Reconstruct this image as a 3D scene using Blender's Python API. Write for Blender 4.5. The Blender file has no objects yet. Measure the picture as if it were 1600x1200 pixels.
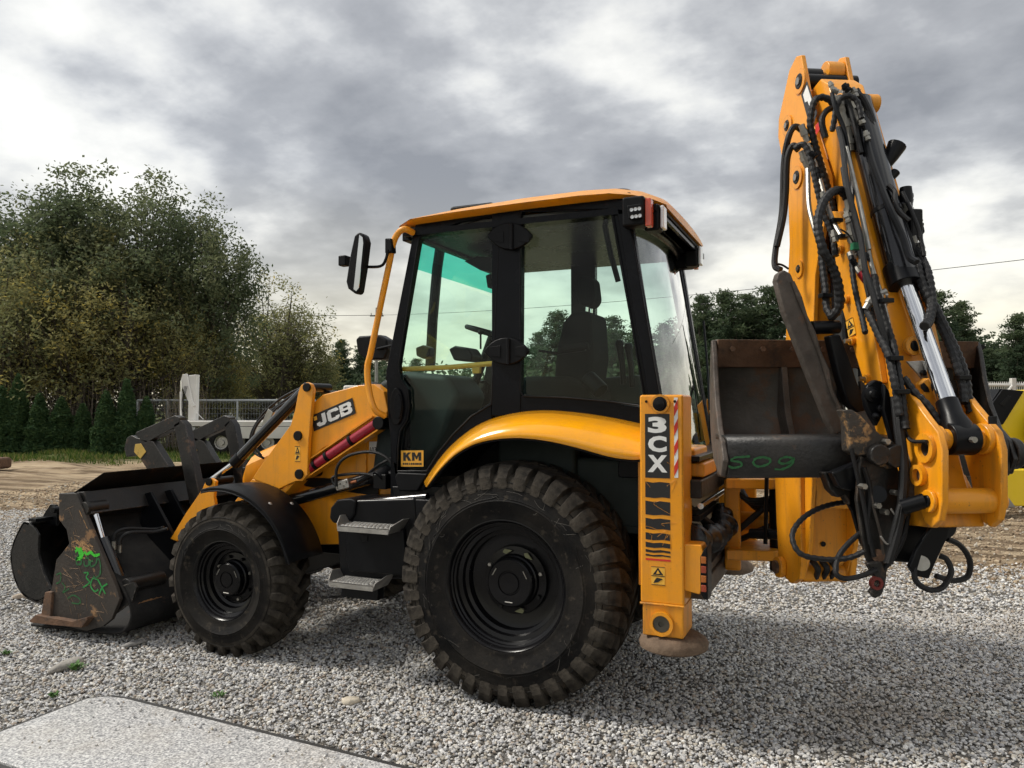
import bpy, bmesh, math, random
import numpy as np
from mathutils import Vector, Matrix
random.seed(7); rng = np.random.default_rng(7)
sc = bpy.context.scene
COL = sc.collection

# ------------------------------------------------------------------ camera
CAM = np.array([1.835, -5.16, 1.725]); YAW = math.radians(23.6); PIT = math.radians(1.73); FPX = 1200.0
FW = np.array([-math.sin(YAW)*math.cos(PIT), math.cos(YAW)*math.cos(PIT), math.sin(PIT)])
RT = np.array([math.cos(YAW), math.sin(YAW), 0.0]); UP = np.cross(RT, FW)
FH = np.array([-math.sin(YAW), math.cos(YAW), 0.0])
cd = bpy.data.cameras.new('camera'); cam = bpy.data.objects.new('camera', cd); COL.objects.link(cam)
cd.sensor_width = 36.0; cd.lens = 36.0*FPX/1600.0; cd.clip_start = 0.05; cd.clip_end = 2000
cam.matrix_world = Matrix(((RT[0], UP[0], -FW[0], CAM[0]), (RT[1], UP[1], -FW[1], CAM[1]), (RT[2], UP[2], -FW[2], CAM[2]), (0, 0, 0, 1)))
sc.camera = cam

# ------------------------------------------------------------------ light
SUN_DIR = Vector((-0.63, -0.20, 0.75)).normalized()      # towards the sun
w = bpy.data.worlds.new('World'); sc.world = w; w.use_nodes = True
nt = w.node_tree; nt.nodes.clear()
def N(t, **kw):
    n = nt.nodes.new(t)
    for k, v in kw.items(): setattr(n, k, v)
    return n
def L(a, b): nt.links.new(a, b)
sky = N('ShaderNodeTexSky', sky_type='NISHITA', sun_disc=False)
sky.sun_elevation = math.asin(SUN_DIR.z); sky.sun_rotation = math.atan2(SUN_DIR.x, SUN_DIR.y)
bg1 = N('ShaderNodeBackground'); bg1.inputs[1].default_value = 0.1; L(sky.outputs[0], bg1.inputs[0])
tc = N('ShaderNodeTexCoord'); sep = N('ShaderNodeSeparateXYZ'); L(tc.outputs['Generated'], sep.inputs[0])
def M(op, a, b=None, clamp=False):
    n = N('ShaderNodeMath', operation=op, use_clamp=clamp)
    for i, s in enumerate((a, b)):
        if s is None: continue
        if isinstance(s, (int, float)): n.inputs[i].default_value = s
        else: L(s, n.inputs[i])
    return n.outputs[0]
zc = M('ADD', M('MAXIMUM', sep.outputs[2], 0.0), 0.24)
cx_ = M('DIVIDE', sep.outputs[0], zc); cy_ = M('DIVIDE', sep.outputs[1], zc)
comb = N('ShaderNodeCombineXYZ'); L(cx_, comb.inputs[0]); L(cy_, comb.inputs[1]); comb.inputs[2].default_value = 5.3
n1 = N('ShaderNodeTexNoise'); n1.inputs['Scale'].default_value = 0.92; n1.inputs['Detail'].default_value = 7; n1.inputs['Roughness'].default_value = 0.50; n1.inputs['Distortion'].default_value = 0.15
L(comb.outputs[0], n1.inputs['Vector'])
n2 = N('ShaderNodeTexNoise'); n2.inputs['Scale'].default_value = 2.6; n2.inputs['Detail'].default_value = 6; n2.inputs['Roughness'].default_value = 0.55
L(comb.outputs[0], n2.inputs['Vector'])
# the same field sampled a little towards the sun: the difference models the lit and shaded flanks of the billows
def shifted(dx, dy):
    q = N('ShaderNodeCombineXYZ'); L(M('ADD', cx_, dx), q.inputs[0]); L(M('ADD', cy_, dy), q.inputs[1]); q.inputs[2].default_value = 5.3; return q.outputs[0]
sv = shifted(SUN_DIR.x*.20, SUN_DIR.y*.20)
n1b = N('ShaderNodeTexNoise'); n2b = N('ShaderNodeTexNoise')
for a_, b_ in ((n1, n1b), (n2, n2b)):
    for k_ in ('Scale', 'Detail', 'Roughness', 'Distortion'): b_.inputs[k_].default_value = a_.inputs[k_].default_value
    L(sv, b_.inputs['Vector'])
relief = M('ADD', M('MULTIPLY', M('SUBTRACT', n1b.outputs[0], n1.outputs[0]), -.62), M('MULTIPLY', M('SUBTRACT', n2b.outputs[0], n2.outputs[0]), -.34))
dens = M('ADD', M('ADD', M('MULTIPLY', n1.outputs[0], 0.76), M('MULTIPLY', n2.outputs[0], 0.24)), relief)
rp = N('ShaderNodeValToRGB'); L(dens, rp.inputs[0])
e = rp.color_ramp.elements
e[0].position = 0.35; e[0].color = (0.47, 0.465, 0.44, 1)
e[1].position = 0.68; e[1].color = (0.135, 0.138, 0.145, 1)
for p, c in ((0.41, (0.41, 0.408, 0.39)), (0.455, (0.35, 0.351, 0.345)), (0.50, (0.275, 0.278, 0.28)), (0.56, (0.205, 0.208, 0.214))):
    q = rp.color_ramp.elements.new(p); q.color = (*c, 1)
# clouds thin out and warm towards the horizon all round
hz = N('ShaderNodeMapRange'); L(sep.outputs[2], hz.inputs[0])
hz.inputs[1].default_value = 0.0; hz.inputs[2].default_value = 0.30; hz.inputs[3].default_value = 1.0; hz.inputs[4].default_value = 0.0
hzp = M('POWER', hz.outputs[0], 1.6)
n3 = N('ShaderNodeTexNoise'); n3.inputs['Scale'].default_value = 1.3; n3.inputs['Detail'].default_value = 5; L(comb.outputs[0], n3.inputs['Vector'])
warm = N('ShaderNodeMixRGB'); L(M('MULTIPLY', hzp, M('MULTIPLY', M('SUBTRACT', 0.95, n3.outputs[0]), 1.75), True), warm.inputs[0]); L(rp.outputs[0], warm.inputs[1]); warm.inputs[2].default_value = (0.50, 0.445, 0.305, 1)
bg2 = N('ShaderNodeBackground'); bg2.inputs[1].default_value = 1.0; L(warm.outputs[0], bg2.inputs[0])
mx = N('ShaderNodeMixShader'); mx.inputs[0].default_value = 0.93; L(bg1.outputs[0], mx.inputs[1]); L(bg2.outputs[0], mx.inputs[2])
wo = N('ShaderNodeOutputWorld'); L(mx.outputs[0], wo.inputs[0])
sd = bpy.data.lights.new('sun', 'SUN'); sd.energy = 1.5; sd.angle = math.radians(11); sd.color = (1.0, 0.95, 0.86)
sun = bpy.data.objects.new('sun', sd); COL.objects.link(sun); sun.rotation_euler = SUN_DIR.to_track_quat('Z', 'Y').to_euler()
vs = sc.view_settings; vs.view_transform = 'Standard'; vs.look = 'None'; vs.gamma = 1; vs.use_curve_mapping = False; vs.exposure = 1.2
sc.render.engine = 'CYCLES'; sc.cycles.use_denoising = True; sc.cycles.max_bounces = 5; sc.cycles.diffuse_bounces = 2; sc.cycles.glossy_bounces = 3; sc.cycles.transparent_max_bounces = 10
sc.cycles.sample_clamp_indirect = 6; sc.cycles.use_light_tree = False; sc.cycles.use_adaptive_sampling = True; sc.cycles.adaptive_threshold = 0.02

# ------------------------------------------------------------------ measuring helpers: a sight line cut with a known plane of the place
def ray(px, py): return FW + RT*((px-800)/FPX) + UP*((600-py)/FPX)
def PY(px, py, Y): d = ray(px, py); return CAM + d*((Y-CAM[1])/d[1])
def PX(px, py, X): d = ray(px, py); return CAM + d*((X-CAM[0])/d[0])
def PZ(px, py, Z): d = ray(px, py); return CAM + d*((Z-CAM[2])/d[2])
def FAR(px, D, z=0.0):
    q = CAM + (RT*((px-800)/FPX) + FH)*D; return np.array([q[0], q[1], z])
# frame of the slewed digging arm: AX along its pins, VX away from the camera side, origin below the camera
TH = math.radians(5)
AX = RT*math.cos(TH) + FH*math.sin(TH); VX = -RT*math.sin(TH) + FH*math.cos(TH)
def BW(u, v, z): return CAM*np.array([1, 1, 0]) + AX*u + VX*v + np.array([0, 0, z])
def BV(px, py, v): d = ray(px, py); return CAM + d*(v/(d@VX))
def BU(px, py, u): d = ray(px, py); return CAM + d*(u/(d@AX))

# ------------------------------------------------------------------ mesh helpers
def catmull(P, k=6):
    P = [np.array(p, float) for p in P]
    if len(P) < 3: return P
    Q = [2*P[0]-P[1]] + P + [2*P[-1]-P[-2]]; out = []
    for i in range(1, len(Q)-2):
        a, b, c, d = Q[i-1:i+3]
        for j in range(k):
            t = j/k
            out.append(0.5*((2*b) + (c-a)*t + (2*a-5*b+4*c-d)*t*t + (3*b-a-3*c+d)*t**3))
    out.append(P[-1]); return out
class MB:
    def __init__(s): s.v = []; s.f = []
    def add(s, V, F):
        o = len(s.v); s.v += [tuple(float(c) for c in p) for p in V]; s.f += [tuple(i+o for i in f) for f in F]; return s
    def prism(s, pts, vec):
        n = len(pts); vec = np.array(vec, float); V = [np.array(p, float) for p in pts]
        nn = np.zeros(3)
        for i in range(n): nn += np.cross(V[i], V[(i+1) % n])
        if nn@vec > 0: V = V[::-1]
        F = [tuple(range(n)), tuple(range(2*n-1, n-1, -1))] + [((i+1) % n, i, n+i, n+(i+1) % n) for i in range(n)]
        return s.add(V + [p+vec for p in V], F)
    def box(s, a, b):
        (x0, y0, z0), (x1, y1, z1) = a, b
        return s.prism([(x0, y0, z0), (x1, y0, z0), (x1, y1, z0), (x0, y1, z0)], (0, 0, z1-z0))
    def obox(s, c, ax, ay, az):
        c, ax, ay, az = [np.array(q, float) for q in (c, ax, ay, az)]
        return s.prism([c-ax-ay-az, c+ax-ay-az, c+ax+ay-az, c-ax+ay-az], 2*az)
    def tube(s, path, r, n=10, smooth=0, caps=True):
        P = catmull(path, smooth) if smooth else [np.array(p, float) for p in path]
        m = len(P); rr = r if hasattr(r, '__len__') else [r]*m
        if len(rr) != m: rr = list(np.interp(np.linspace(0, 1, m), np.linspace(0, 1, len(rr)), rr))
        T = []
        for i in range(m):
            d = P[min(i+1, m-1)] - P[max(i-1, 0)]; T.append(d/(np.linalg.norm(d)+1e-12))
        a = np.array([0, 0, 1.0]) if abs(T[0][2]) < .9 else np.array([1.0, 0, 0])
        x = np.cross(T[0], a); x /= np.linalg.norm(x); V = []
        for i in range(m):
            x = x - T[i]*(x@T[i]); x /= (np.linalg.norm(x)+1e-12); y = np.cross(T[i], x)
            for k in range(n):
                t = 2*math.pi*k/n; V.append(P[i] + (x*math.cos(t)+y*math.sin(t))*rr[i])
        F = [(i*n+k, i*n+(k+1) % n, (i+1)*n+(k+1) % n, (i+1)*n+k) for i in range(m-1) for k in range(n)]
        if caps: F += [tuple(range(n-1, -1, -1)), tuple(range((m-1)*n, m*n))]
        return s.add(V, F)
    def cyl(s, a, b, r, r2=None, n=20): return s.tube([a, b], [r, r if r2 is None else r2], n)
    def ring(s, a, b, ro, ri, n=24):
        a, b = np.array(a, float), np.array(b, float); L_ = np.linalg.norm(b-a)
        return s.lathe([(ri, 0), (ro, 0), (ro, L_), (ri, L_), (ri, 0)], a, (b-a)/L_, n)
    def lathe(s, prof, o, axis, n=48):
        o = np.array(o, float); T = np.array(axis, float); T /= np.linalg.norm(T)
        a = np.array([0, 0, 1.0]) if abs(T[2]) < .9 else np.array([1.0, 0, 0])
        x = np.cross(T, a); x /= np.linalg.norm(x); y = np.cross(T, x); V = []; m = len(prof)
        for (r, t) in prof:
            for k in range(n):
                q = 2*math.pi*k/n; V.append(o+T*t+(x*math.cos(q)+y*math.sin(q))*r)
        F = [(i*n+k, (i+1)*n+k, (i+1)*n+(k+1) % n, i*n+(k+1) % n) for i in range(m-1) for k in range(n)]
        return s.add(V, F)
    def disc(s, c, axis, r, n=24):
        T = np.array(axis, float); T /= np.linalg.norm(T); a = np.array([0, 0, 1.0]) if abs(T[2]) < .9 else np.array([1.0, 0, 0])
        x = np.cross(T, a); x /= np.linalg.norm(x); y = np.cross(T, x); c = np.array(c, float)
        return s.add([c+(x*math.cos(2*math.pi*k/n)+y*math.sin(2*math.pi*k/n))*r for k in range(n)], [tuple(range(n))])
    def loft(s, rows):
        m = len(rows); n = len(rows[0])
        return s.add([p for r in rows for p in r], [(i*n+k, i*n+k+1, (i+1)*n+k+1, (i+1)*n+k) for i in range(m-1) for k in range(n-1)])
    def quad(s, a, b, c, d): return s.add([a, b, c, d], [(0, 1, 2, 3)])
    def mesh(s, name, mat, smooth=True, ang=35):
        me = bpy.data.meshes.new(name); me.from_pydata(s.v, [], s.f); me.update()
        bm = bmesh.new(); bm.from_mesh(me); bmesh.ops.remove_doubles(bm, verts=bm.verts, dist=1e-5)
        bmesh.ops.recalc_face_normals(bm, faces=bm.faces); bm.to_mesh(me); bm.free()
        if mat: me.materials.append(mat)
        if smooth:
            me.shade_smooth(); me.set_sharp_from_angle(angle=math.radians(ang))
        return me
    def build(s, name, mat, parent=None, smooth=True, bevel=0, solid=0, ang=35, seg=2):
        o = bpy.data.objects.new(name, s.mesh(name, mat, smooth, ang)); COL.objects.link(o)
        if parent is not None: o.parent = parent
        if solid:
            md = o.modifiers.new('solid', 'SOLIDIFY'); md.thickness = abs(solid); md.offset = -1 if solid > 0 else 1
        if bevel:
            md = o.modifiers.new('bevel', 'BEVEL'); md.width = bevel; md.segments = seg; md.limit_method = 'ANGLE'; md.angle_limit = math.radians(40); md.harden_normals = True
        return o
def empty(name, loc=(0, 0, 0), parent=None):
    o = bpy.data.objects.new(name, None); COL.objects.link(o); o.location = loc; o.empty_display_size = .2
    if parent is not None: o.parent = parent
    return o
def tag(o, label=None, cat=None, group=None, kind=None):
    if label: o['label'] = label
    if cat: o['category'] = cat
    if group: o['group'] = group
    if kind: o['kind'] = kind
    return o
def link_mesh(name, me, parent=None, mw=None):
    o = bpy.data.objects.new(name, me); COL.objects.link(o)
    if parent is not None: o.parent = parent
    if mw is not None: o.matrix_local = mw
    return o

# ------------------------------------------------------------------ materials
def mat(name, col, rough=.5, metal=0, var=.12, scale=6.0, bump=0.0, bscale=40.0, dust=0.0, dustcol=(.23, .19, .14), dscale=3.0, spec=.5, coat=0, wear=None, wcol=(.2, .1, .05), wth=.62, wscale=9.0, streak=0, edge=0, ecol=(.16, .08, .035)):
    m = bpy.data.materials.new(name); m.use_nodes = True; t = m.node_tree; b = t.nodes['Principled BSDF']
    def n(ty, **k):
        q = t.nodes.new(ty)
        for a, v in k.items(): setattr(q, a, v)
        return q
    tcn = n('ShaderNodeTexCoord'); src = tcn.outputs['Object']
    def noise(sc_, det=5, ro=.55, vec=None):
        q = n('ShaderNodeTexNoise'); q.inputs['Scale'].default_value = sc_; q.inputs['Detail'].default_value = det; q.inputs['Roughness'].default_value = ro
        t.links.new(vec or src, q.inputs['Vector']); return q.outputs[0]
    def ramp(s, a, b_):
        q = n('ShaderNodeMapRange'); q.inputs[1].default_value = a; q.inputs[2].default_value = b_; t.links.new(s, q.inputs[0]); return q.outputs[0]
    def mix(f, a, b_):
        q = n('ShaderNodeMixRGB')
        if isinstance(f, float): q.inputs[0].default_value = f
        else: t.links.new(f, q.inputs[0])
        for i, s in ((1, a), (2, b_)):
            if isinstance(s, tuple): q.inputs[i].default_value = (*s[:3], 1)
            else: t.links.new(s, q.inputs[i])
        return q.outputs[0]
    lo = tuple(max(0, c*(1-var)) for c in col); hi = tuple(min(1, c*(1+var)) for c in col)
    c = mix(ramp(noise(scale), .3, .7), lo, hi)
    rsock = None
    if wear:
        wf = ramp(noise(wscale, 8, .65), wth, wth+.08)
        wm = n('ShaderNodeMath', operation='MULTIPLY'); wm.inputs[1].default_value = wear; t.links.new(wf, wm.inputs[0])
        c = mix(wm.outputs[0], c, wcol)
    if edge:
        bv = n('ShaderNodeBevel'); bv.samples = 3; bv.inputs['Radius'].default_value = .014
        ge_ = n('ShaderNodeNewGeometry'); dp_ = n('ShaderNodeVectorMath', operation='DOT_PRODUCT'); t.links.new(bv.outputs[0], dp_.inputs[0]); t.links.new(ge_.outputs['Normal'], dp_.inputs[1])
        ef = ramp(dp_.outputs['Value'], .985, .86); em = n('ShaderNodeMath', operation='MULTIPLY'); t.links.new(ef, em.inputs[0]); t.links.new(ramp(noise(18, 6, .7), .46, .60), em.inputs[1])
        e2 = n('ShaderNodeMath', operation='MULTIPLY'); e2.inputs[1].default_value = edge; t.links.new(em.outputs[0], e2.inputs[0]); c = mix(e2.outputs[0], c, ecol)
    if dust:
        mp = src
        df = ramp(noise(dscale, 8, .68), .40, .75)
        dm = n('ShaderNodeMath', operation='MULTIPLY'); dm.inputs[1].default_value = dust; t.links.new(df, dm.inputs[0])
        c = mix(dm.outputs[0], c, dustcol)
        q = n('ShaderNodeMapRange'); q.inputs[3].default_value = rough; q.inputs[4].default_value = min(1, rough+.35); t.links.new(dm.outputs[0], q.inputs[0]); rsock = q.outputs[0]
    if streak:
        mpn = n('ShaderNodeMapping'); mpn.inputs['Scale'].default_value = (13, 13, 1.1); t.links.new(src, mpn.inputs[0])
        sf = ramp(noise(1.0, 7, .62, mpn.outputs[0]), .50, .78); sm_ = n('ShaderNodeMath', operation='MULTIPLY'); sm_.inputs[1].default_value = streak; t.links.new(sf, sm_.inputs[0])
        c = mix(sm_.outputs[0], c, (.20, .10, .035))
        sp_f = ramp(noise(95, 3, .5), .68, .73); sp_m = n('ShaderNodeMath', operation='MULTIPLY'); sp_m.inputs[1].default_value = min(1, streak*1.2); t.links.new(sp_f, sp_m.inputs[0]); c = mix(sp_m.outputs[0], c, (.16, .10, .055))
    t.links.new(c, b.inputs['Base Color'])
    if rsock is None:
        q = n('ShaderNodeMapRange'); q.inputs[3].default_value = max(.02, rough-.07); q.inputs[4].default_value = min(1, rough+.1); t.links.new(noise(scale*2.3), q.inputs[0]); rsock = q.outputs[0]
    t.links.new(rsock, b.inputs['Roughness'])
    b.inputs['Metallic'].default_value = metal; b.inputs['Specular IOR Level'].default_value = spec
    if coat: b.inputs['Coat Weight'].default_value = coat; b.inputs['Coat Roughness'].default_value = .12
    if bump:
        bn = n('ShaderNodeBump'); bn.inputs['Strength'].default_value = bump; bn.inputs['Distance'].default_value = .01
        t.links.new(noise(bscale, 6, .6), bn.inputs['Height']); t.links.new(bn.outputs[0], b.inputs['Normal'])
    return m
Y_ = mat('yellow_paint', (.88, .340, .006), .33, var=.08, scale=2.5, dust=.42, dustcol=(.40, .20, .06), dscale=5, coat=.15, edge=.75, wear=.75, wcol=(.13, .07, .035), wth=.68, wscale=26, streak=.32)
YF = mat('yellow_glossy_paint', (.92, .388, .005), .17, var=.04, scale=2, dust=.26, dustcol=(.46, .24, .06), dscale=6, coat=.5, streak=.14)
YW = mat('yellow_worn_paint', (.82, .322, .010), .38, var=.12, scale=5, edge=.9, ecol=(.07, .04, .025), dust=.34, dustcol=(.30, .16, .05), dscale=5, wear=.9, wcol=(.05, .035, .025), wth=.64, wscale=14, streak=.8)
BK = mat('black_paint', (.0045, .005, .0065), .30, var=.3, dust=.16, dustcol=(.020, .018, .015), dscale=4, spec=.20)
BP = mat('black_plastic', (.0055, .006, .0075), .40, var=.25, bump=.12, bscale=260, dust=.16, dustcol=(.018, .016, .014), spec=.14)
BC = mat('black_cab_frame', (.0045, .0052, .0075), .26, var=.2, dust=.10, dustcol=(.010, .010, .011), spec=.12)
RB = mat('tyre_rubber', (.0065, .0065, .007), .56, var=.3, bump=.3, bscale=50, dust=.55, dustcol=(.042, .036, .029), dscale=3.2, wear=.45, wcol=(.085, .070, .052), wth=.575, wscale=17, spec=.12)
RL = mat('tyre_tread_rubber', (.018, .016, .014), .8, var=.4, scale=9, bump=.5, bscale=45, dust=.9, dustcol=(.105, .091, .074), dscale=6, spec=.12)
RIM = mat('black_rim', (.004, .004, .005), .24, var=.2, dust=.14, dustcol=(.016, .014, .012), spec=.25)
HS = mat('rubber_hose', (.007, .007, .008), .48, var=.3, bump=.3, bscale=320, dust=.2, dustcol=(.022, .020, .018), spec=.35)
CH = mat('chrome', (.78, .79, .80), .12, 1.0, var=.04)
GM = mat('galvanised_steel', (.42, .41, .39), .45, .85, var=.2, scale=18, dust=.35, dustcol=(.25, .22, .18), bump=.2, bscale=90)
FIT = mat('hose_fitting_steel', (.35, .34, .31), .38, .9, var=.25, scale=20, dust=.3, dustcol=(.1, .08, .06))
RS = mat('rusty_steel', (.115, .062, .036), .8, .1, var=.4, scale=8, bump=.5, bscale=40, dust=.5, dustcol=(.19, .115, .07), wear=.7, wcol=(.035, .028, .024), wth=.55)
BS = mat('scuffed_black_steel', (.010, .010, .0105), .40, .2, var=.4, scale=7, bump=.3, bscale=50, dust=.5, dustcol=(.034, .028, .022), dscale=4, wear=.7, wcol=(.13, .068, .036), wth=.60, wscale=5, edge=.8, ecol=(.22, .19, .16))
BSO = mat('scratched_shovel_side', (.030, .026, .023), .55, .15, var=.35, scale=5, bump=.35, bscale=45, dust=.6, dustcol=(.075, .052, .036), dscale=3, wear=.9, wcol=(.36, .20, .09), wth=.595, wscale=7)
WS = mat('worn_grey_steel', (.105, .088, .075), .58, .35, var=.35, scale=10, bump=.6, bscale=35, dust=.5, dustcol=(.055, .042, .034), wear=.6, wcol=(.16, .085, .05), wth=.58)
BI = mat('grey_bucket_inside', (.105, .092, .078), .62, .3, var=.4, scale=4, bump=.35, bscale=30, dust=.6, dustcol=(.06, .052, .045), dscale=3, wear=.75, wcol=(.15, .075, .04), wth=.52, wscale=5)
RAM = mat('ram_gloss_black', (.006, .0065, .008), .17, var=.2, dust=.12, dustcol=(.03, .027, .024), spec=.5, coat=.3)
BSM = mat('matt_shovel_steel', (.011, .011, .0115), .68, .05, var=.4, scale=6, bump=.3, bscale=40, dust=.5, dustcol=(.040, .034, .028), dscale=3, wear=.6, wcol=(.11, .06, .034), wth=.62, wscale=5, spec=.18)
RED = mat('dark_red_paint', (.33, .012, .035), .28, var=.08, coat=.3)
WH = mat('white_vinyl', (.78, .78, .76), .45, var=.08, scale=20, wear=.35, wcol=(.2, .18, .15), wth=.68, wscale=30)
DK = mat('black_vinyl', (.012, .012, .013), .4, var=.1, scale=20)
YV = mat('yellow_vinyl', (.85, .45, .05), .45, var=.08)
RV = mat('red_vinyl', (.62, .03, .02), .4, var=.05)
GRF = mat('green_marker_paint', (.02, .26, .05), .6, var=.2, scale=30)
GRD = mat('faded_green_marker', (.015, .11, .03), .6, var=.3, scale=30)
GRB = mat('bright_green_marker', (.05, .55, .03), .6, var=.15, scale=30)
SEAT = mat('seat_fabric', (.008, .009, .0105), .9, var=.2, bump=.06, bscale=200, spec=.15)
LIN = mat('cab_lining', (.12, .125, .12), .8, var=.06)
CON = mat('cab_console_plastic', (.022, .031, .031), .6, var=.15, spec=.2)
LR = mat('red_lens', (.62, .08, .03), .18, var=.1, coat=.5)
LC = mat('clear_lens', (.72, .73, .74), .12, .2, var=.06, coat=.5)
MIR = mat('mirror_glass', (.55, .56, .56), .04, 1.0, var=.02)
PAD = mat('muddy_foot_pad', (.13, .085, .055), .85, var=.35, scale=12, bump=.6, bscale=40, dust=.4)
WPL = mat('white_weathered_paint', (.62, .61, .58), .5, var=.08, dust=.3, dustcol=(.3, .22, .15), wear=.5, wcol=(.25, .12, .06), wth=.66)
GAL = mat('fence_galvanised', (.38, .40, .41), .5, .3, var=.1)
YLO = mat('bright_yellow_paint', (.86, .62, .015), .3, var=.05, dust=.15)
BAG = mat('black_plastic_bag', (.012, .012, .013), .22, var=.3, bump=.8, bscale=16)
PIT_W = mat('pale_wood_plank', (.27, .21, .15), .8, var=.3, scale=7, bump=.3)
def glass(name, tint, refl=1.0, rough=.02):
    m = bpy.data.materials.new(name); m.use_nodes = True; t = m.node_tree; t.nodes.clear()
    o = t.nodes.new('ShaderNodeOutputMaterial'); mx = t.nodes.new('ShaderNodeMixShader'); tr = t.nodes.new('ShaderNodeBsdfTransparent'); g = t.nodes.new('ShaderNodeBsdfGlossy')
    lw = t.nodes.new('ShaderNodeLayerWeight'); lw.inputs[0].default_value = .5
    pw = t.nodes.new('ShaderNodeMath'); pw.operation = 'POWER'; pw.inputs[1].default_value = 4.5; t.links.new(lw.outputs['Facing'], pw.inputs[0])
    fr = t.nodes.new('ShaderNodeMath'); fr.operation = 'MULTIPLY_ADD'; fr.inputs[1].default_value = .9; fr.inputs[2].default_value = .045; t.links.new(pw.outputs[0], fr.inputs[0])
    mu = t.nodes.new('ShaderNodeMath'); mu.operation = 'MULTIPLY'; mu.inputs[1].default_value = refl
    tr.inputs[0].default_value = (*tint, 1); g.inputs[0].default_value = (1, 1, 1, 1); g.inputs['Roughness'].default_value = rough
    t.links.new(fr.outputs[0], mu.inputs[0]); t.links.new(mu.outputs[0], mx.inputs[0]); t.links.new(tr.outputs[0], mx.inputs[1]); t.links.new(g.outputs[0], mx.inputs[2]); t.links.new(mx.outputs[0], o.inputs[0])
    return m
GL = glass('tinted_cab_glass', (.78, .965, .89), .75)
GLR = glass('rear_screen_glass', (.80, .96, .90), 1.7)
GLD = glass('dark_door_glass', (.82, .955, .90), .36)
GLT = glass('green_sun_band', (.10, .62, .50), .8)

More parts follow.
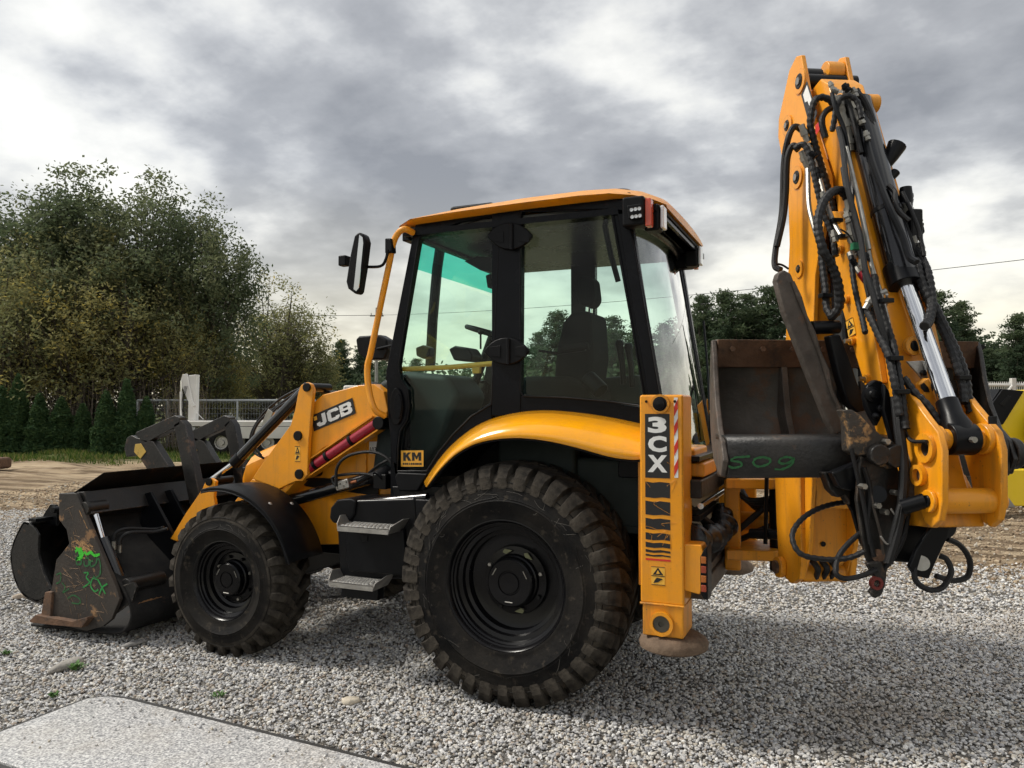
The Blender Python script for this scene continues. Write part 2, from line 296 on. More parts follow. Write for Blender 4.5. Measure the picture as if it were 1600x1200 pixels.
# ------------------------------------------------------------------ ground
GA = np.array([-10.30, 2.63]); GB = np.array([3.6, 3.55])           # edge of the gravelled yard
gdir = (GB-GA)/np.linalg.norm(GB-GA); gnor = np.array([-gdir[1], gdir[0]])   # pointing to the earth lot
def ground_mat():
    m = bpy.data.materials.new('yard_ground'); m.use_nodes = True; t = m.node_tree; b = t.nodes['Principled BSDF']
    def n(ty, **k):
        q = t.nodes.new(ty)
        for a, v in k.items(): setattr(q, a, v)
        return q
    g = n('ShaderNodeNewGeometry'); pos = g.outputs['Position']
    def noise(s, det=6, ro=.6, vec=None, dist=0):
        q = n('ShaderNodeTexNoise'); q.inputs['Scale'].default_value = s; q.inputs['Detail'].default_value = det; q.inputs['Roughness'].default_value = ro; q.inputs['Distortion'].default_value = dist
        t.links.new(vec or pos, q.inputs['Vector']); return q.outputs[0]
    def rng_(s, a, b_, c=0, d=1):
        q = n('ShaderNodeMapRange'); q.inputs[1].default_value = a; q.inputs[2].default_value = b_; q.inputs[3].default_value = c; q.inputs[4].default_value = d; t.links.new(s, q.inputs[0]); return q.outputs[0]
    def mth(op, a, b_):
        q = n('ShaderNodeMath', operation=op)
        for i, s in enumerate((a, b_)):
            if isinstance(s, (int, float)): q.inputs[i].default_value = s
            else: t.links.new(s, q.inputs[i])
        return q.outputs[0]
    def mix(f, a, b_):
        q = n('ShaderNodeMixRGB'); t.links.new(f, q.inputs[0])
        for i, s in ((1, a), (2, b_)):
            if isinstance(s, tuple): q.inputs[i].default_value = (*s, 1)
            else: t.links.new(s, q.inputs[i])
        return q.outputs[0]
    def dist(P, Nn):
        q = n('ShaderNodeVectorMath', operation='DOT_PRODUCT'); sub = n('ShaderNodeVectorMath', operation='SUBTRACT'); sub.inputs[1].default_value = (P[0], P[1], 0)
        t.links.new(pos, sub.inputs[0]); t.links.new(sub.outputs[0], q.inputs[0]); q.inputs[1].default_value = (Nn[0], Nn[1], 0); return q.outputs['Value']
    # gravel seen too far to tell the stones apart
    vo = n('ShaderNodeTexVoronoi'); vo.inputs['Scale'].default_value = 30; t.links.new(pos, vo.inputs['Vector'])
    cr = n('ShaderNodeValToRGB'); sepc = n('ShaderNodeSeparateColor'); t.links.new(vo.outputs['Color'], sepc.inputs[0]); t.links.new(sepc.outputs[0], cr.inputs[0])
    el = cr.color_ramp.elements; el[0].color = (.17, .16, .145, 1); el[1].color = (.62, .61, .58, 1)
    for p, c in ((.3, (.34, .325, .30)), (.6, (.45, .42, .37)), (.8, (.40, .40, .40))): q = el.new(p); q.color = (*c, 1)
    grav = mix(rng_(noise(.9), .35, .7), cr.outputs[0], (.36, .34, .31)); dk = n('ShaderNodeMixRGB', blend_type='MULTIPLY'); dk.inputs[0].default_value = 1; dk.inputs[2].default_value = (.58, .57, .56, 1); t.links.new(grav, dk.inputs[1]); grav = dk.outputs[0]   # shade of the gaps between loose stones, put into the ground colour
    mp = n('ShaderNodeMapping'); mp.inputs['Rotation'].default_value = (0, 0, math.radians(-9)); mp.inputs['Scale'].default_value = (.22, 1.5, 1); t.links.new(pos, mp.inputs[0])
    tracks = noise(1.0, 6, .6, mp.outputs[0], .6)
    dirt = mix(rng_(tracks, .40, .60), (.22, .155, .095), (.52, .40, .265))
    dirt = mix(rng_(noise(2.2, 8, .7), .45, .75), dirt, (.47, .375, .265))
    dirt = mix(rng_(noise(.33, 4, .5), .60, .68), dirt, (.115, .088, .062))
    mp2 = n('ShaderNodeMapping'); mp2.inputs['Rotation'].default_value = (0, 0, math.radians(-13)); mp2.inputs['Scale'].default_value = (.35, 3.6, 1); t.links.new(pos, mp2.inputs[0])
    ruts = noise(1.0, 7, .66, mp2.outputs[0], .8)
    dirt = mix(rng_(ruts, .50, .60), dirt, (.165, .118, .075)); dirt = mix(rng_(ruts, .42, .34), dirt, (.56, .45, .31))
    dG = mth('ADD', dist(GA, gnor), mth('MULTIPLY', mth('SUBTRACT', noise(.8, 7, .65), .5), 3.4))
    c1 = mix(rng_(dG, -.5, .6), grav, dirt)
    # grass beyond, towards the hedge
    dg2 = mth('ADD', dist(FAR(150, 24.5)[:2], FH[:2]), mth('MULTIPLY', mth('SUBTRACT', noise(.5, 7, .7), .5), 9.0))
    grass = mix(rng_(noise(3, 6, .7), .3, .7), (.045, .075, .018), (.13, .145, .045))
    c2 = mix(rng_(dg2, -.8, 1.4), c1, grass)
    t.links.new(c2, b.inputs['Base Color']); b.inputs['Roughness'].default_value = .95; b.inputs['Specular IOR Level'].default_value = .15
    h = mth('ADD', mth('MULTIPLY', vo.outputs['Distance'], -.5), mth('ADD', mth('ADD', mth('MULTIPLY', tracks, 3.2), mth('MULTIPLY', ruts, -3.0)), mth('MULTIPLY', noise(7, 7, .7), 1.5)))
    bn = n('ShaderNodeBump'); bn.inputs['Strength'].default_value = .9; bn.inputs['Distance'].default_value = .06; t.links.new(h, bn.inputs['Height']); t.links.new(bn.outputs[0], b.inputs['Normal'])
    return m
def gz(x, y):      # low waves of the earth lot, flat where the machine stands
    d = (x-GA[0])*gnor[0] + (y-GA[1])*gnor[1]
    k = np.clip((d-1.0)/6, 0, 1)*np.clip((60-d)/30, 0, 1)
    return k*1.4*(.045*np.sin(x*.9+y*2.1+1.3*np.sin(x*.23))*np.sin(y*.8-x*.13) + .03*np.sin(2.3*y+.5*x) + .02*np.sin(5.1*y-.9*x))
xs = np.concatenate([[-600, -200, -90], np.arange(-46, 26, .45), [45, 90, 200, 600]]); ys = np.concatenate([[-600, -100, -20, -9], np.arange(-6, 44, .4), [60, 100, 200, 600]])
XX, YY = np.meshgrid(xs, ys); ZZ = gz(XX, YY) - .012
me = bpy.data.meshes.new('ground'); nx = len(xs); ny = len(ys)
vv = np.stack([XX, YY, ZZ], -1).reshape(-1, 3)
me.from_pydata(vv.tolist(), [], [(j*nx+i, j*nx+i+1, (j+1)*nx+i+1, (j+1)*nx+i) for j in range(ny-1) for i in range(nx-1)])
me.shade_smooth(); me.materials.append(ground_mat()); ground = link_mesh('ground', me); tag(ground, kind='structure')

# loose stones of the yard: nobody could count them
def stone_mat(name, cols):
    m = bpy.data.materials.new(name); m.use_nodes = True; t = m.node_tree; b = t.nodes['Principled BSDF']
    oi = t.nodes.new('ShaderNodeObjectInfo'); cr = t.nodes.new('ShaderNodeValToRGB'); cr.color_ramp.interpolation = 'CONSTANT'
    t.links.new(oi.outputs['Random'], cr.inputs[0]); el = cr.color_ramp.elements
    k = len(cols); el[0].color = (*cols[0], 1); el[0].position = 0; el[1].position = 1/k; el[1].color = (*cols[1], 1)
    for i in range(2, k): q = el.new(i/k); q.color = (*cols[i], 1)
    no = t.nodes.new('ShaderNodeTexNoise'); no.inputs['Scale'].default_value = 3; no.inputs['Detail'].default_value = 4; tcn = t.nodes.new('ShaderNodeTexCoord'); t.links.new(tcn.outputs['Object'], no.inputs['Vector'])
    mr = t.nodes.new('ShaderNodeMapRange'); mr.inputs[3].default_value = .75; mr.inputs[4].default_value = 1.2; t.links.new(no.outputs[0], mr.inputs[0])
    mu = t.nodes.new('ShaderNodeMixRGB'); mu.blend_type = 'MULTIPLY'; mu.inputs[0].default_value = 1; t.links.new(cr.outputs[0], mu.inputs[1]); t.links.new(mr.outputs[0], mu.inputs[2])
    ge = t.nodes.new('ShaderNodeNewGeometry'); pn = t.nodes.new('ShaderNodeTexNoise'); pn.inputs['Scale'].default_value = .75; pn.inputs['Detail'].default_value = 6; pn.inputs['Roughness'].default_value = .65; t.links.new(ge.outputs['Position'], pn.inputs['Vector'])
    pr_ = t.nodes.new('ShaderNodeMapRange'); pr_.inputs[1].default_value = .52; pr_.inputs[2].default_value = .70; pr_.inputs[4].default_value = .58; t.links.new(pn.outputs[0], pr_.inputs[0])
    pm = t.nodes.new('ShaderNodeMixRGB'); t.links.new(pr_.outputs[0], pm.inputs[0]); t.links.new(mu.outputs[0], pm.inputs[1]); pm.inputs[2].default_value = (.23, .19, .15, 1); mu = pm
    t.links.new(mu.outputs[0], b.inputs['Base Color']); b.inputs['Roughness'].default_value = .85; b.inputs['Specular IOR Level'].default_value = .25
    return m
STC = [(.52, .51, .50), (.42, .415, .41), (.32, .32, .32), (.48, .445, .385), (.60, .59, .575), (.24, .24, .245), (.40, .365, .31), (.45, .45, .455), (.55, .525, .475), (.36, .36, .37), (.50, .49, .475), (.34, .285, .235), (.66, .655, .64), (.46, .44, .41)]
SM = stone_mat('gravel_stones', [tuple(min(.82, c*1.14) for c in q) for q in STC])
def scatter(name, pts, scl, rot, material, sub=2):
    me = bpy.data.meshes.new(name); me.vertices.add(len(pts)); me.vertices.foreach_set('co', pts.astype(np.float32).ravel())
    for nm, ar in (('scl', scl), ('rot', rot)):
        a = me.attributes.new(nm, 'FLOAT_VECTOR', 'POINT'); a.data.foreach_set('vector', ar.astype(np.float32).ravel())
    a = me.attributes.new('pick', 'INT', 'POINT'); a.data.foreach_set('value', rng.integers(0, 4, len(pts)).astype(np.int32))
    me.update(); o = link_mesh(name, me)
    g = bpy.data.node_groups.new(name, 'GeometryNodeTree'); g.interface.new_socket('Geometry', in_out='INPUT', socket_type='NodeSocketGeometry'); g.interface.new_socket('Geometry', in_out='OUTPUT', socket_type='NodeSocketGeometry')
    nd = g.nodes; lk = g.links.new; gi = nd.new('NodeGroupInput'); go = nd.new('NodeGroupOutput'); io = nd.new('GeometryNodeInstanceOnPoints'); jn = nd.new('GeometryNodeJoinGeometry')
    for k in range(4):
        ic = nd.new('GeometryNodeMeshIcoSphere'); ic.inputs['Radius'].default_value = 1; ic.inputs['Subdivisions'].default_value = sub
        ps = nd.new('GeometryNodeInputPosition'); no = nd.new('ShaderNodeTexNoise'); no.noise_dimensions = '4D'; no.inputs['W'].default_value = 3.1*k; no.inputs['Scale'].default_value = 1.1; no.inputs['Detail'].default_value = 1
        lk(ps.outputs[0], no.inputs['Vector']); sp = nd.new('GeometryNodeSetPosition')
        su = nd.new('ShaderNodeVectorMath'); su.operation = 'SUBTRACT'; su.inputs[1].default_value = (.5, .5, .5); lk(no.outputs['Color'], su.inputs[0])
        ml = nd.new('ShaderNodeVectorMath'); ml.operation = 'SCALE'; ml.inputs['Scale'].default_value = 1.5; lk(su.outputs[0], ml.inputs[0])
        lk(ic.outputs[0], sp.inputs['Geometry']); lk(ml.outputs[0], sp.inputs['Offset'])
        smt = nd.new('GeometryNodeSetMaterial'); smt.inputs['Material'].default_value = material; lk(sp.outputs[0], smt.inputs['Geometry'])
        ti = nd.new('GeometryNodeGeometryToInstance'); lk(smt.outputs[0], ti.inputs[0]); lk(ti.outputs[0], jn.inputs[0])
    def attr(nm, ty):
        q = nd.new('GeometryNodeInputNamedAttribute'); q.data_type = ty; q.inputs['Name'].default_value = nm; return q.outputs[0]
    lk(gi.outputs[0], io.inputs['Points']); lk(jn.outputs[0], io.inputs['Instance']); io.inputs['Pick Instance'].default_value = True
    lk(attr('pick', 'INT'), io.inputs['Instance Index']); lk(attr('rot', 'FLOAT_VECTOR'), io.inputs['Rotation']); lk(attr('scl', 'FLOAT_VECTOR'), io.inputs['Scale']); lk(io.outputs[0], go.inputs[0])
    md = o.modifiers.new('stones', 'NODES'); md.node_group = g; return o
def gravel_points(n, x0, x1, y0, y1, keep):
    p = np.stack([rng.uniform(x0, x1, n), rng.uniform(y0, y1, n)], -1); return p[keep(p)]
def pnoise(p):
    x, y = p[:, 0], p[:, 1]
    return .5*np.sin(.8*x+1.7*np.sin(.5*y)) + .4*np.sin(1.3*y-.7*x+2*np.sin(.31*x)) + .3*np.sin(2.9*x+1.1*y) + .25*np.sin(4.1*y-2.2*x)
def camD(p): return (p[:, 0]-CAM[0])*FH[0] + (p[:, 1]-CAM[1])*FH[1]
def camR(p): return (p[:, 0]-CAM[0])*RT[0] + (p[:, 1]-CAM[1])*RT[1]
def gsd(p): return (p[:, 0]-GA[0])*gnor[0] + (p[:, 1]-GA[1])*gnor[1]
def keepA(p):
    D = camD(p); return (D > 1.9) & (D < 6.5) & (np.abs(camR(p)) < D*.74+.5)
def keepB(p):
    D = camD(p); return (D >= 6.5) & (D < 14.5) & (np.abs(camR(p)) < D*.72+.5) & (gsd(p) + .7*pnoise(p) < rng.uniform(-.3, 1.0, len(p)))
def keepC(p):
    D = camD(p); return (D > 7) & (D < 21) & (np.abs(camR(p)) < D*.72+.5) & (gsd(p) > -.3)
pa = gravel_points(520000, -6.5, 8.5, -5, 4.2, keepA); pb = gravel_points(340000, -13, 11, -3, 9, keepB)
def emit(name, p, r0, r1, material, label, cat, sub=2, zoff=0):
    n = len(p); r = r0*np.exp(rng.random(n)**1.6*math.log(r1/r0))
    scl = np.stack([r*rng.uniform(.8, 1.35, n), r*rng.uniform(.75, 1.1, n), r*rng.uniform(.5, .85, n)], -1)
    rot = np.stack([rng.normal(0, .35, n), rng.normal(0, .35, n), rng.uniform(0, 6.28, n)], -1)
    z = gz(p[:, 0], p[:, 1]) + r*rng.uniform(-.15, .45, n) - .004 + zoff
    o = scatter(name, np.concatenate([p, z[:, None]], -1), scl, rot, material, sub); tag(o, label, cat, kind='stuff'); return o
emit('gravel', pa, .0046, .0132, SM, 'pale grey crushed stone gravel covering the near yard', 'gravel')
emit('gravel', pb, .008, .019, SM, 'pale gravel thinning out towards the bare earth', 'gravel', sub=1)
pc = gravel_points(60000, -14, 14, 0, 17, keepC)
DM = stone_mat('earth_clods', [(.40, .31, .21), (.30, .22, .15), (.46, .37, .26), (.24, .18, .12), (.42, .38, .32)])
emit('earth_clods', pc, .010, .032, DM, 'brown crumbs of earth scattered over the dry lot', 'earth', sub=1)
# bigger stones lying on the gravel
def big_stone(px, py, s, col, label, flat=.55):
    q = PZ(px, py, 0.0); bm = bmesh.new(); bmesh.ops.create_icosphere(bm, subdivisions=2, radius=1); r_ = random.Random(px)
    for v in bm.verts:
        f = 1+.22*math.sin(3*v.co.x+px)+.18*math.sin(4*v.co.y+py)+r_.uniform(-.06, .06); v.co = Vector((v.co.x*s*f*1.3, v.co.y*s*f*.9, v.co.z*s*f*flat))
    me = bpy.data.meshes.new('stone'); bm.to_mesh(me); bm.free(); me.materials.append(mat('stone_'+str(px), col, .85, var=.25, scale=14, bump=.5, bscale=40)); me.shade_smooth()
    o = link_mesh('stone', me); o.location = (q[0], q[1], s*flat*.55); o.rotation_euler = (0, 0, r_.uniform(0, 3)); tag(o, label, 'stone', 'larger stones lying on the gravel')
big_stone(100, 1045, .085, (.33, .31, .28), 'flat grey stone beside a weed left of the front wheel', .4)
big_stone(36, 934, .055, (.48, .40, .32), 'small beige cobble at the foot of the spare bucket')
big_stone(550, 1098, .045, (.56, .50, .40), 'cream stone in the gravel above the granite slab', .5)
big_stone(212, 1007, .06, (.25, .24, .23), 'dark flat stone under the shovel side', .3)
# weeds
LEAFM = mat('weed_leaf', (.07, .16, .03), .6, var=.35, scale=30)
def weed(px, py, s, label):
    q = PZ(px, py, 0.0); m = MB(); r_ = random.Random(px*3+py)
    for k in range(26):
        a = r_.uniform(0, 6.28); l_ = s*r_.uniform(.5, 1); t = np.array([math.cos(a), math.sin(a), r_.uniform(.3, 1.2)]); t /= np.linalg.norm(t); b_ = np.array([-math.sin(a), math.cos(a), 0])*l_*.16
        o_ = q+np.array([r_.uniform(-.4, .4)*s, r_.uniform(-.4, .4)*s, .005]); p1 = o_+t*l_*.6+np.array([0, 0, .1*s]); p2 = o_+t*l_
        m.add([o_-b_*.3, o_+b_*.3, p1+b_, p2, p1-b_], [(0, 1, 2, 3, 4)])
    tag(m.build('weed', LEAFM, smooth=False), label, 'weed', 'weeds growing through the gravel')
weed(120, 1047, .07, 'green weed beside the flat grey stone'); weed(84, 1090, .05, 'tiny weed at the far edge of the granite slab, nearest its corner'); weed(341, 1090, .05, 'small weed above the middle of the slab edge'); weed(10, 1023, .05, 'weed at the left edge of the gravel')

# granite slab in the foreground
def granite():
    m = bpy.data.materials.new('speckled_granite'); m.use_nodes = True; t = m.node_tree; b = t.nodes['Principled BSDF']
    tcn = t.nodes.new('ShaderNodeTexCoord')
    def nz(s, d=3):
        q = t.nodes.new('ShaderNodeTexNoise'); q.inputs['Scale'].default_value = s; q.inputs['Detail'].default_value = d; t.links.new(tcn.outputs['Object'], q.inputs['Vector']); return q.outputs[0]
    cr = t.nodes.new('ShaderNodeValToRGB'); t.links.new(nz(95, 4), cr.inputs[0]); el = cr.color_ramp.elements; el[0].position = .36; el[0].color = (.22, .22, .225, 1); el[1].position = .64; el[1].color = (.74, .735, .72, 1)
    q = el.new(.45); q.color = (.38, .38, .385, 1); q = el.new(.54); q.color = (.50, .495, .49, 1)
    c2 = t.nodes.new('ShaderNodeMixRGB'); mr = t.nodes.new('ShaderNodeMapRange'); mr.inputs[1].default_value = .5; mr.inputs[2].default_value = .68; t.links.new(nz(2.4, 5), mr.inputs[0]); t.links.new(mr.outputs[0], c2.inputs[0]); t.links.new(cr.outputs[0], c2.inputs[1]); c2.inputs[2].default_value = (.46, .42, .36, 1)
    mm = t.nodes.new('ShaderNodeMath'); mm.operation = 'MULTIPLY'; mm.inputs[1].default_value = .45; t.links.new(mr.outputs[0], mm.inputs[0]); t.links.new(mm.outputs[0], c2.inputs[0])
    t.links.new(c2.outputs[0], b.inputs['Base Color']); b.inputs['Roughness'].default_value = .24
    bn = t.nodes.new('ShaderNodeBump'); bn.inputs['Strength'].default_value = .12; bn.inputs['Distance'].default_value = .004; t.links.new(nz(160, 3), bn.inputs['Height']); t.links.new(bn.outputs[0], b.inputs['Normal'])
    return m
m = MB(); m.prism([(-2.03, -2.84, .0), (1.3, -2.95, .0), (1.32, -2.24, .0), (-1.83, -2.085, .0), (-1.95, -2.10, .0), (-2.03, -2.17, .0)], (0, 0, .12))
GRA = granite(); m.v = [(x, y, z+.004 if z < .05 else z) for x, y, z in m.v]
slab = m.build('granite_slab', GRA, bevel=.004)
m2 = MB(); m2.prism([(-2.075, -2.885, .0), (1.3, -2.998, .0), (1.342, -2.195, .0), (-1.815, -2.038, .0), (-1.972, -2.055, .0), (-2.075, -2.15, .0)], (0, 0, .108)); m2.build('slab_edging', mat('dark_lip', (.035, .034, .033), .6, var=.3, bump=.3), slab, bevel=.004); tag(slab, 'speckled grey granite slab lying in the foreground gravel', 'stone slab')  # slightly wider dark plate added under the slab, drawing a dark edge line

# stones kicked up onto the slab
r = np.random.default_rng(9); ps = np.stack([r.uniform(-1.98, .9, 150), -2.12-np.abs(r.normal(0, .05, 150))-.04*(r.uniform(0, 1, 150))], -1); ps[:, 1] -= (ps[:, 0]+1.9)*.052
ps = np.concatenate([ps, np.stack([r.uniform(-2.0, .2, 30), r.uniform(-2.75, -2.25, 30)], -1)])
n = len(ps); rr_ = r.uniform(.003, .010, n); o = scatter('loose_stones', np.concatenate([ps, (.12+rr_*.5)[:, None]], -1), np.stack([rr_*1.2, rr_, rr_*.7], -1), r.normal(0, 1, (n, 3)), SM, 1); tag(o, 'loose grit scattered on the granite slab', 'grit', kind='stuff')

# ================================================================== the backhoe loader
VEH = empty('backhoe_loader'); tag(VEH, 'yellow and black backhoe loader parked side-on on the gravel, digging arm folded up', 'backhoe loader')
def SP(Y, pts): return [PY(x, y, Y) for x, y in pts]
def side(Y, pts, th, m=None): m = m or MB(); return m.prism(SP(Y, pts), (0, th, 0))
def mir(pts): return [np.array([p[0], -p[1], p[2]]) for p in pts]
def bolt(p, ax, r=.014, h=.012, parent=None, material=None, name='bolt'):
    p = np.array(p); ax = np.array(ax, float); ax /= np.linalg.norm(ax)
    return MB().cyl(p, p+ax*h, r, r*.9, 6).build(name, material or FIT, parent, smooth=False)

# ---- wheels
def lug_mesh(name, stations, R):
    # stations: (t, r_base, r_top, centre angle, half angle); around the Y axis, t along +Y
    m = MB(); V = []; F = []
    for (t, r0, r1, a, h) in stations:
        for (r, ang, k) in ((r0, a-h, 1), (r0, a+h, 1), (r1, a+h*.82, 1), (r1, a-h*.82, 1)): V.append((r*math.sin(ang), t, r*math.cos(ang)))
    n = len(stations)
    for i in range(n-1):
        for k in range(4): F.append((i*4+k, i*4+(k+1) % 4, (i+1)*4+(k+1) % 4, (i+1)*4+k))
    F += [(3, 2, 1, 0), tuple(range((n-1)*4, n*4))]
    m.add(V, F); me = m.mesh(name, RL, smooth=False); return me
def wheel(label, cx, cz, ysign, yout, wdt, R, rimr, nl, lugs, detail, front):
    # origin at the outer face centre; local +Y points inwards for the left side (ysign=-1)
    W_ = empty('wheel', (cx, ysign*yout, cz), VEH); W_['label'] = label
    if ysign > 0: W_.rotation_euler = (0, 0, math.pi)
    sh = R-.036                                        # carcass crown radius
    hw = wdt
    pr = [(rimr-.005, .060), (rimr+.004, .028), (rimr+.022, .020), (rimr+.03, .022), (rimr+.05, .012), (rimr+(sh-rimr)*.38, -.002), (rimr+(sh-rimr)*.40, -.0055), (rimr+(sh-rimr)*.415, -.002),
          (rimr+(sh-rimr)*.60, .001), (rimr+(sh-rimr)*.745, .008), (rimr+(sh-rimr)*.755, .003), (rimr+(sh-rimr)*.77, .010), (rimr+(sh-rimr)*.87, .030), (sh-.018, .058), (sh-.004, .10), (sh, wdt*.5)]
    full = pr + [(r, wdt-t) for r, t in pr[-2::-1]]
    MB().lathe(full, (0, 0, 0), (0, 1, 0), 72).build('tyre', RB, W_, ang=50)
    MB().lathe([(rimr+(sh-rimr)*f, t-.0014) for f, t in ((.66, .004), (.74, .0075), (.78, .0115), (.87, .030))]+[(sh-.018, .057), (sh-.004, .099), (sh+.001, wdt*.5)], (0, 0, 0), (0, 1, 0), 72).build('tread_base', RL, W_, ang=50)
    # rim
    d = .21 if not front else .17
    rp_ = [(rimr+.016, .036), (rimr+.016, .026), (rimr+.004, .024), (rimr-.006, .034), (rimr-.012, .055), (rimr-.020, .060), (rimr-.022, .075), (rimr-.032, .082), (rimr-.036, .105), (rimr-.060, .112), (rimr-.066, .14), (rimr-.085, .148), (rimr-.088, d-.01), (rimr-.12, d), (.10, d+.01), (.0001, d+.01)]
    MB().lathe(rp_, (0, 0, 0), (0, 1, 0), 64).build('rim', RIM, W_, ang=40)
    hr = .145 if not front else .118
    h = MB(); h.lathe([(hr+.060, d+.004), (hr+.056, d-.020), (hr+.014, d-.026), (hr+.008, d-.05), (hr, d-.056), (hr-.002, d-.098), (hr-.010, d-.106), (hr*.50, d-.108), (hr*.47, d-.101), (hr*.43, d-.101), (hr*.40, d-.109), (.0001, d-.110)], (0, 0, 0), (0, 1, 0), 40)
    h.build('hub', RIM, W_, ang=30)
    for k in range(3 if detail else 0):
        a = k*2.09+.5
        m = MB(); p = np.array([math.cos(a)*hr*.78, d-.104, math.sin(a)*hr*.78]); m.tube([p+np.array([math.cos(a+j*.12+1.2)*.0-(j-2)*.012*math.sin(a), -.002, (j-2)*.012*math.cos(a)]) for j in range(5)], .0035, 5); m.build('hub_casting_mark', FIT, W_)
    nn = 8 if not front else 8
    for k in range(nn if detail else 0):
        a = 2*math.pi*k/nn+.3; rr_ = hr+.034; p = np.array([math.cos(a)*rr_, d-.024, math.sin(a)*rr_])
        MB().cyl(p, p-np.array([0, .02, 0]), .013, .011, 6).build('wheel_nut', RIM if k % 3 else FIT, W_, smooth=False)
        if (not front) and k in (1, 2, 6):
            u = np.array([math.cos(a), 0, math.sin(a)]); s_ = np.array([-math.sin(a), 0, math.cos(a)]); o_ = p-np.array([0, .021, 0])
            tip = -s_*.045-u*.005
            MB().prism([o_+u*.016, o_+s_*.018, o_-u*.016, o_+tip], (0, .004, 0)).build('nut_indicator', mat('nut_tag', (.16, .165, .085), .5), W_, smooth=False)
    # tread lugs, each one a block of rubber
    if detail:
        sm_ = MB(); rs = random.Random(3+nl); rlo, rhi = rimr+.05, R-.10
        for k in range(46 if not front else 14):
            a = rs.uniform(0, 6.28) if k % 2 else rs.uniform(-1.3, 1.3); r_ = rs.uniform(rlo+.06, rhi); da = rs.uniform(-.25, .25); dr = rs.uniform(-.05, .05); P = []
            for j in range(5):
                t_ = j/4; ra = r_+dr*t_+.012*math.sin(3*t_+k); aa = a+da*t_; f = (ra-rimr)/(R-.045-rimr)
                P.append((ra*math.sin(aa), float(np.interp(f, [.1, .38, .60, .745, .87, .95], [.012, -.002, .001, .008, .030, .056]))-.0005, ra*math.cos(aa)))
            sm_.tube(P, .0011, 4)
        q = sm_.build('sidewall_scratches', mat('scratch_grey', (.085, .078, .068), .8), W_); q['kind'] = 'stuff'
        for rr_, lo in ((.46, 0), (.70, 1)):
            sg = MB()
            for k in range(6):
                a0_ = k*1.047+.25*lo
                P = []
                for j in range(13):
                    t_ = j/12; f = rr_+(.05 if (t_ < .08 or t_ > .92) else 0)*(1 if lo == 0 else -1); ra = rimr+(R-.045-rimr)*f; aa = a0_+t_*1.0
                    P.append((ra*math.sin(aa), float(np.interp(f, [.1, .38, .60, .745, .87, .95], [.012, -.002, .001, .008, .030, .056]))+.0005, ra*math.cos(aa)))
                sg.tube(P, .0035, 5)
            q = sg.build('sidewall_ribs', RB, W_)
            q['kind'] = 'stuff'
    me = lug_mesh('tread_lug', lugs, R); rl = random.Random(nl)
    meb = lug_mesh('tread_lug_short', [(t if i else t+.004, r0, r1-(.012 if i < 3 else .0), a_, h_*(.82 if i < 3 else 1.0)) for i, (t, r0, r1, a_, h_) in enumerate(lugs)], R)
    for k in range(nl):
        a = 2*math.pi*k/nl
        if detail: link_mesh('tread_lug', me if k % 2 else meb, W_, Matrix.Rotation(a+rl.uniform(-.006, .006), 4, 'Y') @ Matrix.Scale(rl.uniform(.988, 1.003), 4, (0, 0, 1)))
    me2 = lug_mesh('tread_lug_inner', [(wdt-t, r0, r1, a_, h_) for t, r0, r1, a_, h_ in lugs], R)
    mm = MB()
    src = [me2] + ([] if detail else [me])
    for k in range(nl):
        a = 2*math.pi*(k+.5)/nl
        for q, s_ in enumerate(src):
            c_, s2 = math.cos(a+q*.5), math.sin(a+q*.5)
            mm.add([(v.co.x*c_+v.co.z*s2, v.co.y, -v.co.x*s2+v.co.z*c_) for v in s_.vertices], [tuple(p.vertices) for p in s_.polygons])
    o = mm.build('tread', RL, W_, smooth=False); o['kind'] = 'stuff'
    return W_
R1 = .708; p1 = 2*math.pi/36
LR_ = [(-.003, .562, .590, 0, p1*.28), (.000, .575, .634, 0, p1*.38), (.018, .60, .676, 0, p1*.42), (.044, .62, R1-.010, .01, p1*.43), (.10, .64, R1, .03, p1*.38), (.165, .645, R1+.002, .085, p1*.30), (.225, .65, R1+.003, .16, p1*.24)]
wheel('big left rear wheel with dusty block-tread tyre', 0.0, .692, -1, 1.105, .45, R1, .372, 36, LR_, True, False)
R2 = .535; p2 = 2*math.pi/26
LF_ = [(.004, .440, .462, 0, p2*.20), (.010, .446, .484, 0, p2*.25), (.026, .455, .514, 0, p2*.28), (.045, .46, R2-.006, .01, p2*.27), (.09, .475, R2, .05, p2*.25), (.15, .48, R2+.003, .14, p2*.22), (.205, .482, R2+.004, .25, p2*.18)]
WF = wheel('left front wheel with chevron lugs under the black mudguard', -2.17, .515, -1, 1.055, .36, R2, .268, 26, LF_, True, True)
wheel('right rear wheel', 0.0, .692, 1, 1.105, .45, R1, .372, 36, LR_, False, False)
wheel('right front wheel', -2.17, .515, 1, 1.055, .36, R2, .268, 26, LF_, False, True)

# ---- chassis, axles, bonnet
m = MB(); m.box((-2.55, -.36, .62), (.95, .36, 1.02)); m.box((-1.25, -.62, .78), (-.55, .62, 1.02)); m.build('chassis', BK, VEH, bevel=.012)
m = MB(); m.cyl((0, -.72, .69), (0, .72, .69), .12, n=20); m.box((-.2, -.28, .52), (.2, .28, .86)); m.build('rear_axle', BK, VEH, bevel=.01)
m = MB(); m.box((-2.27, -.66, .42), (-2.05, .66, .60)); m.cyl((-2.17, -.86, .515), (-2.17, .86, .515), .10, n=18); m.build('front_axle', BK, VEH, bevel=.015)
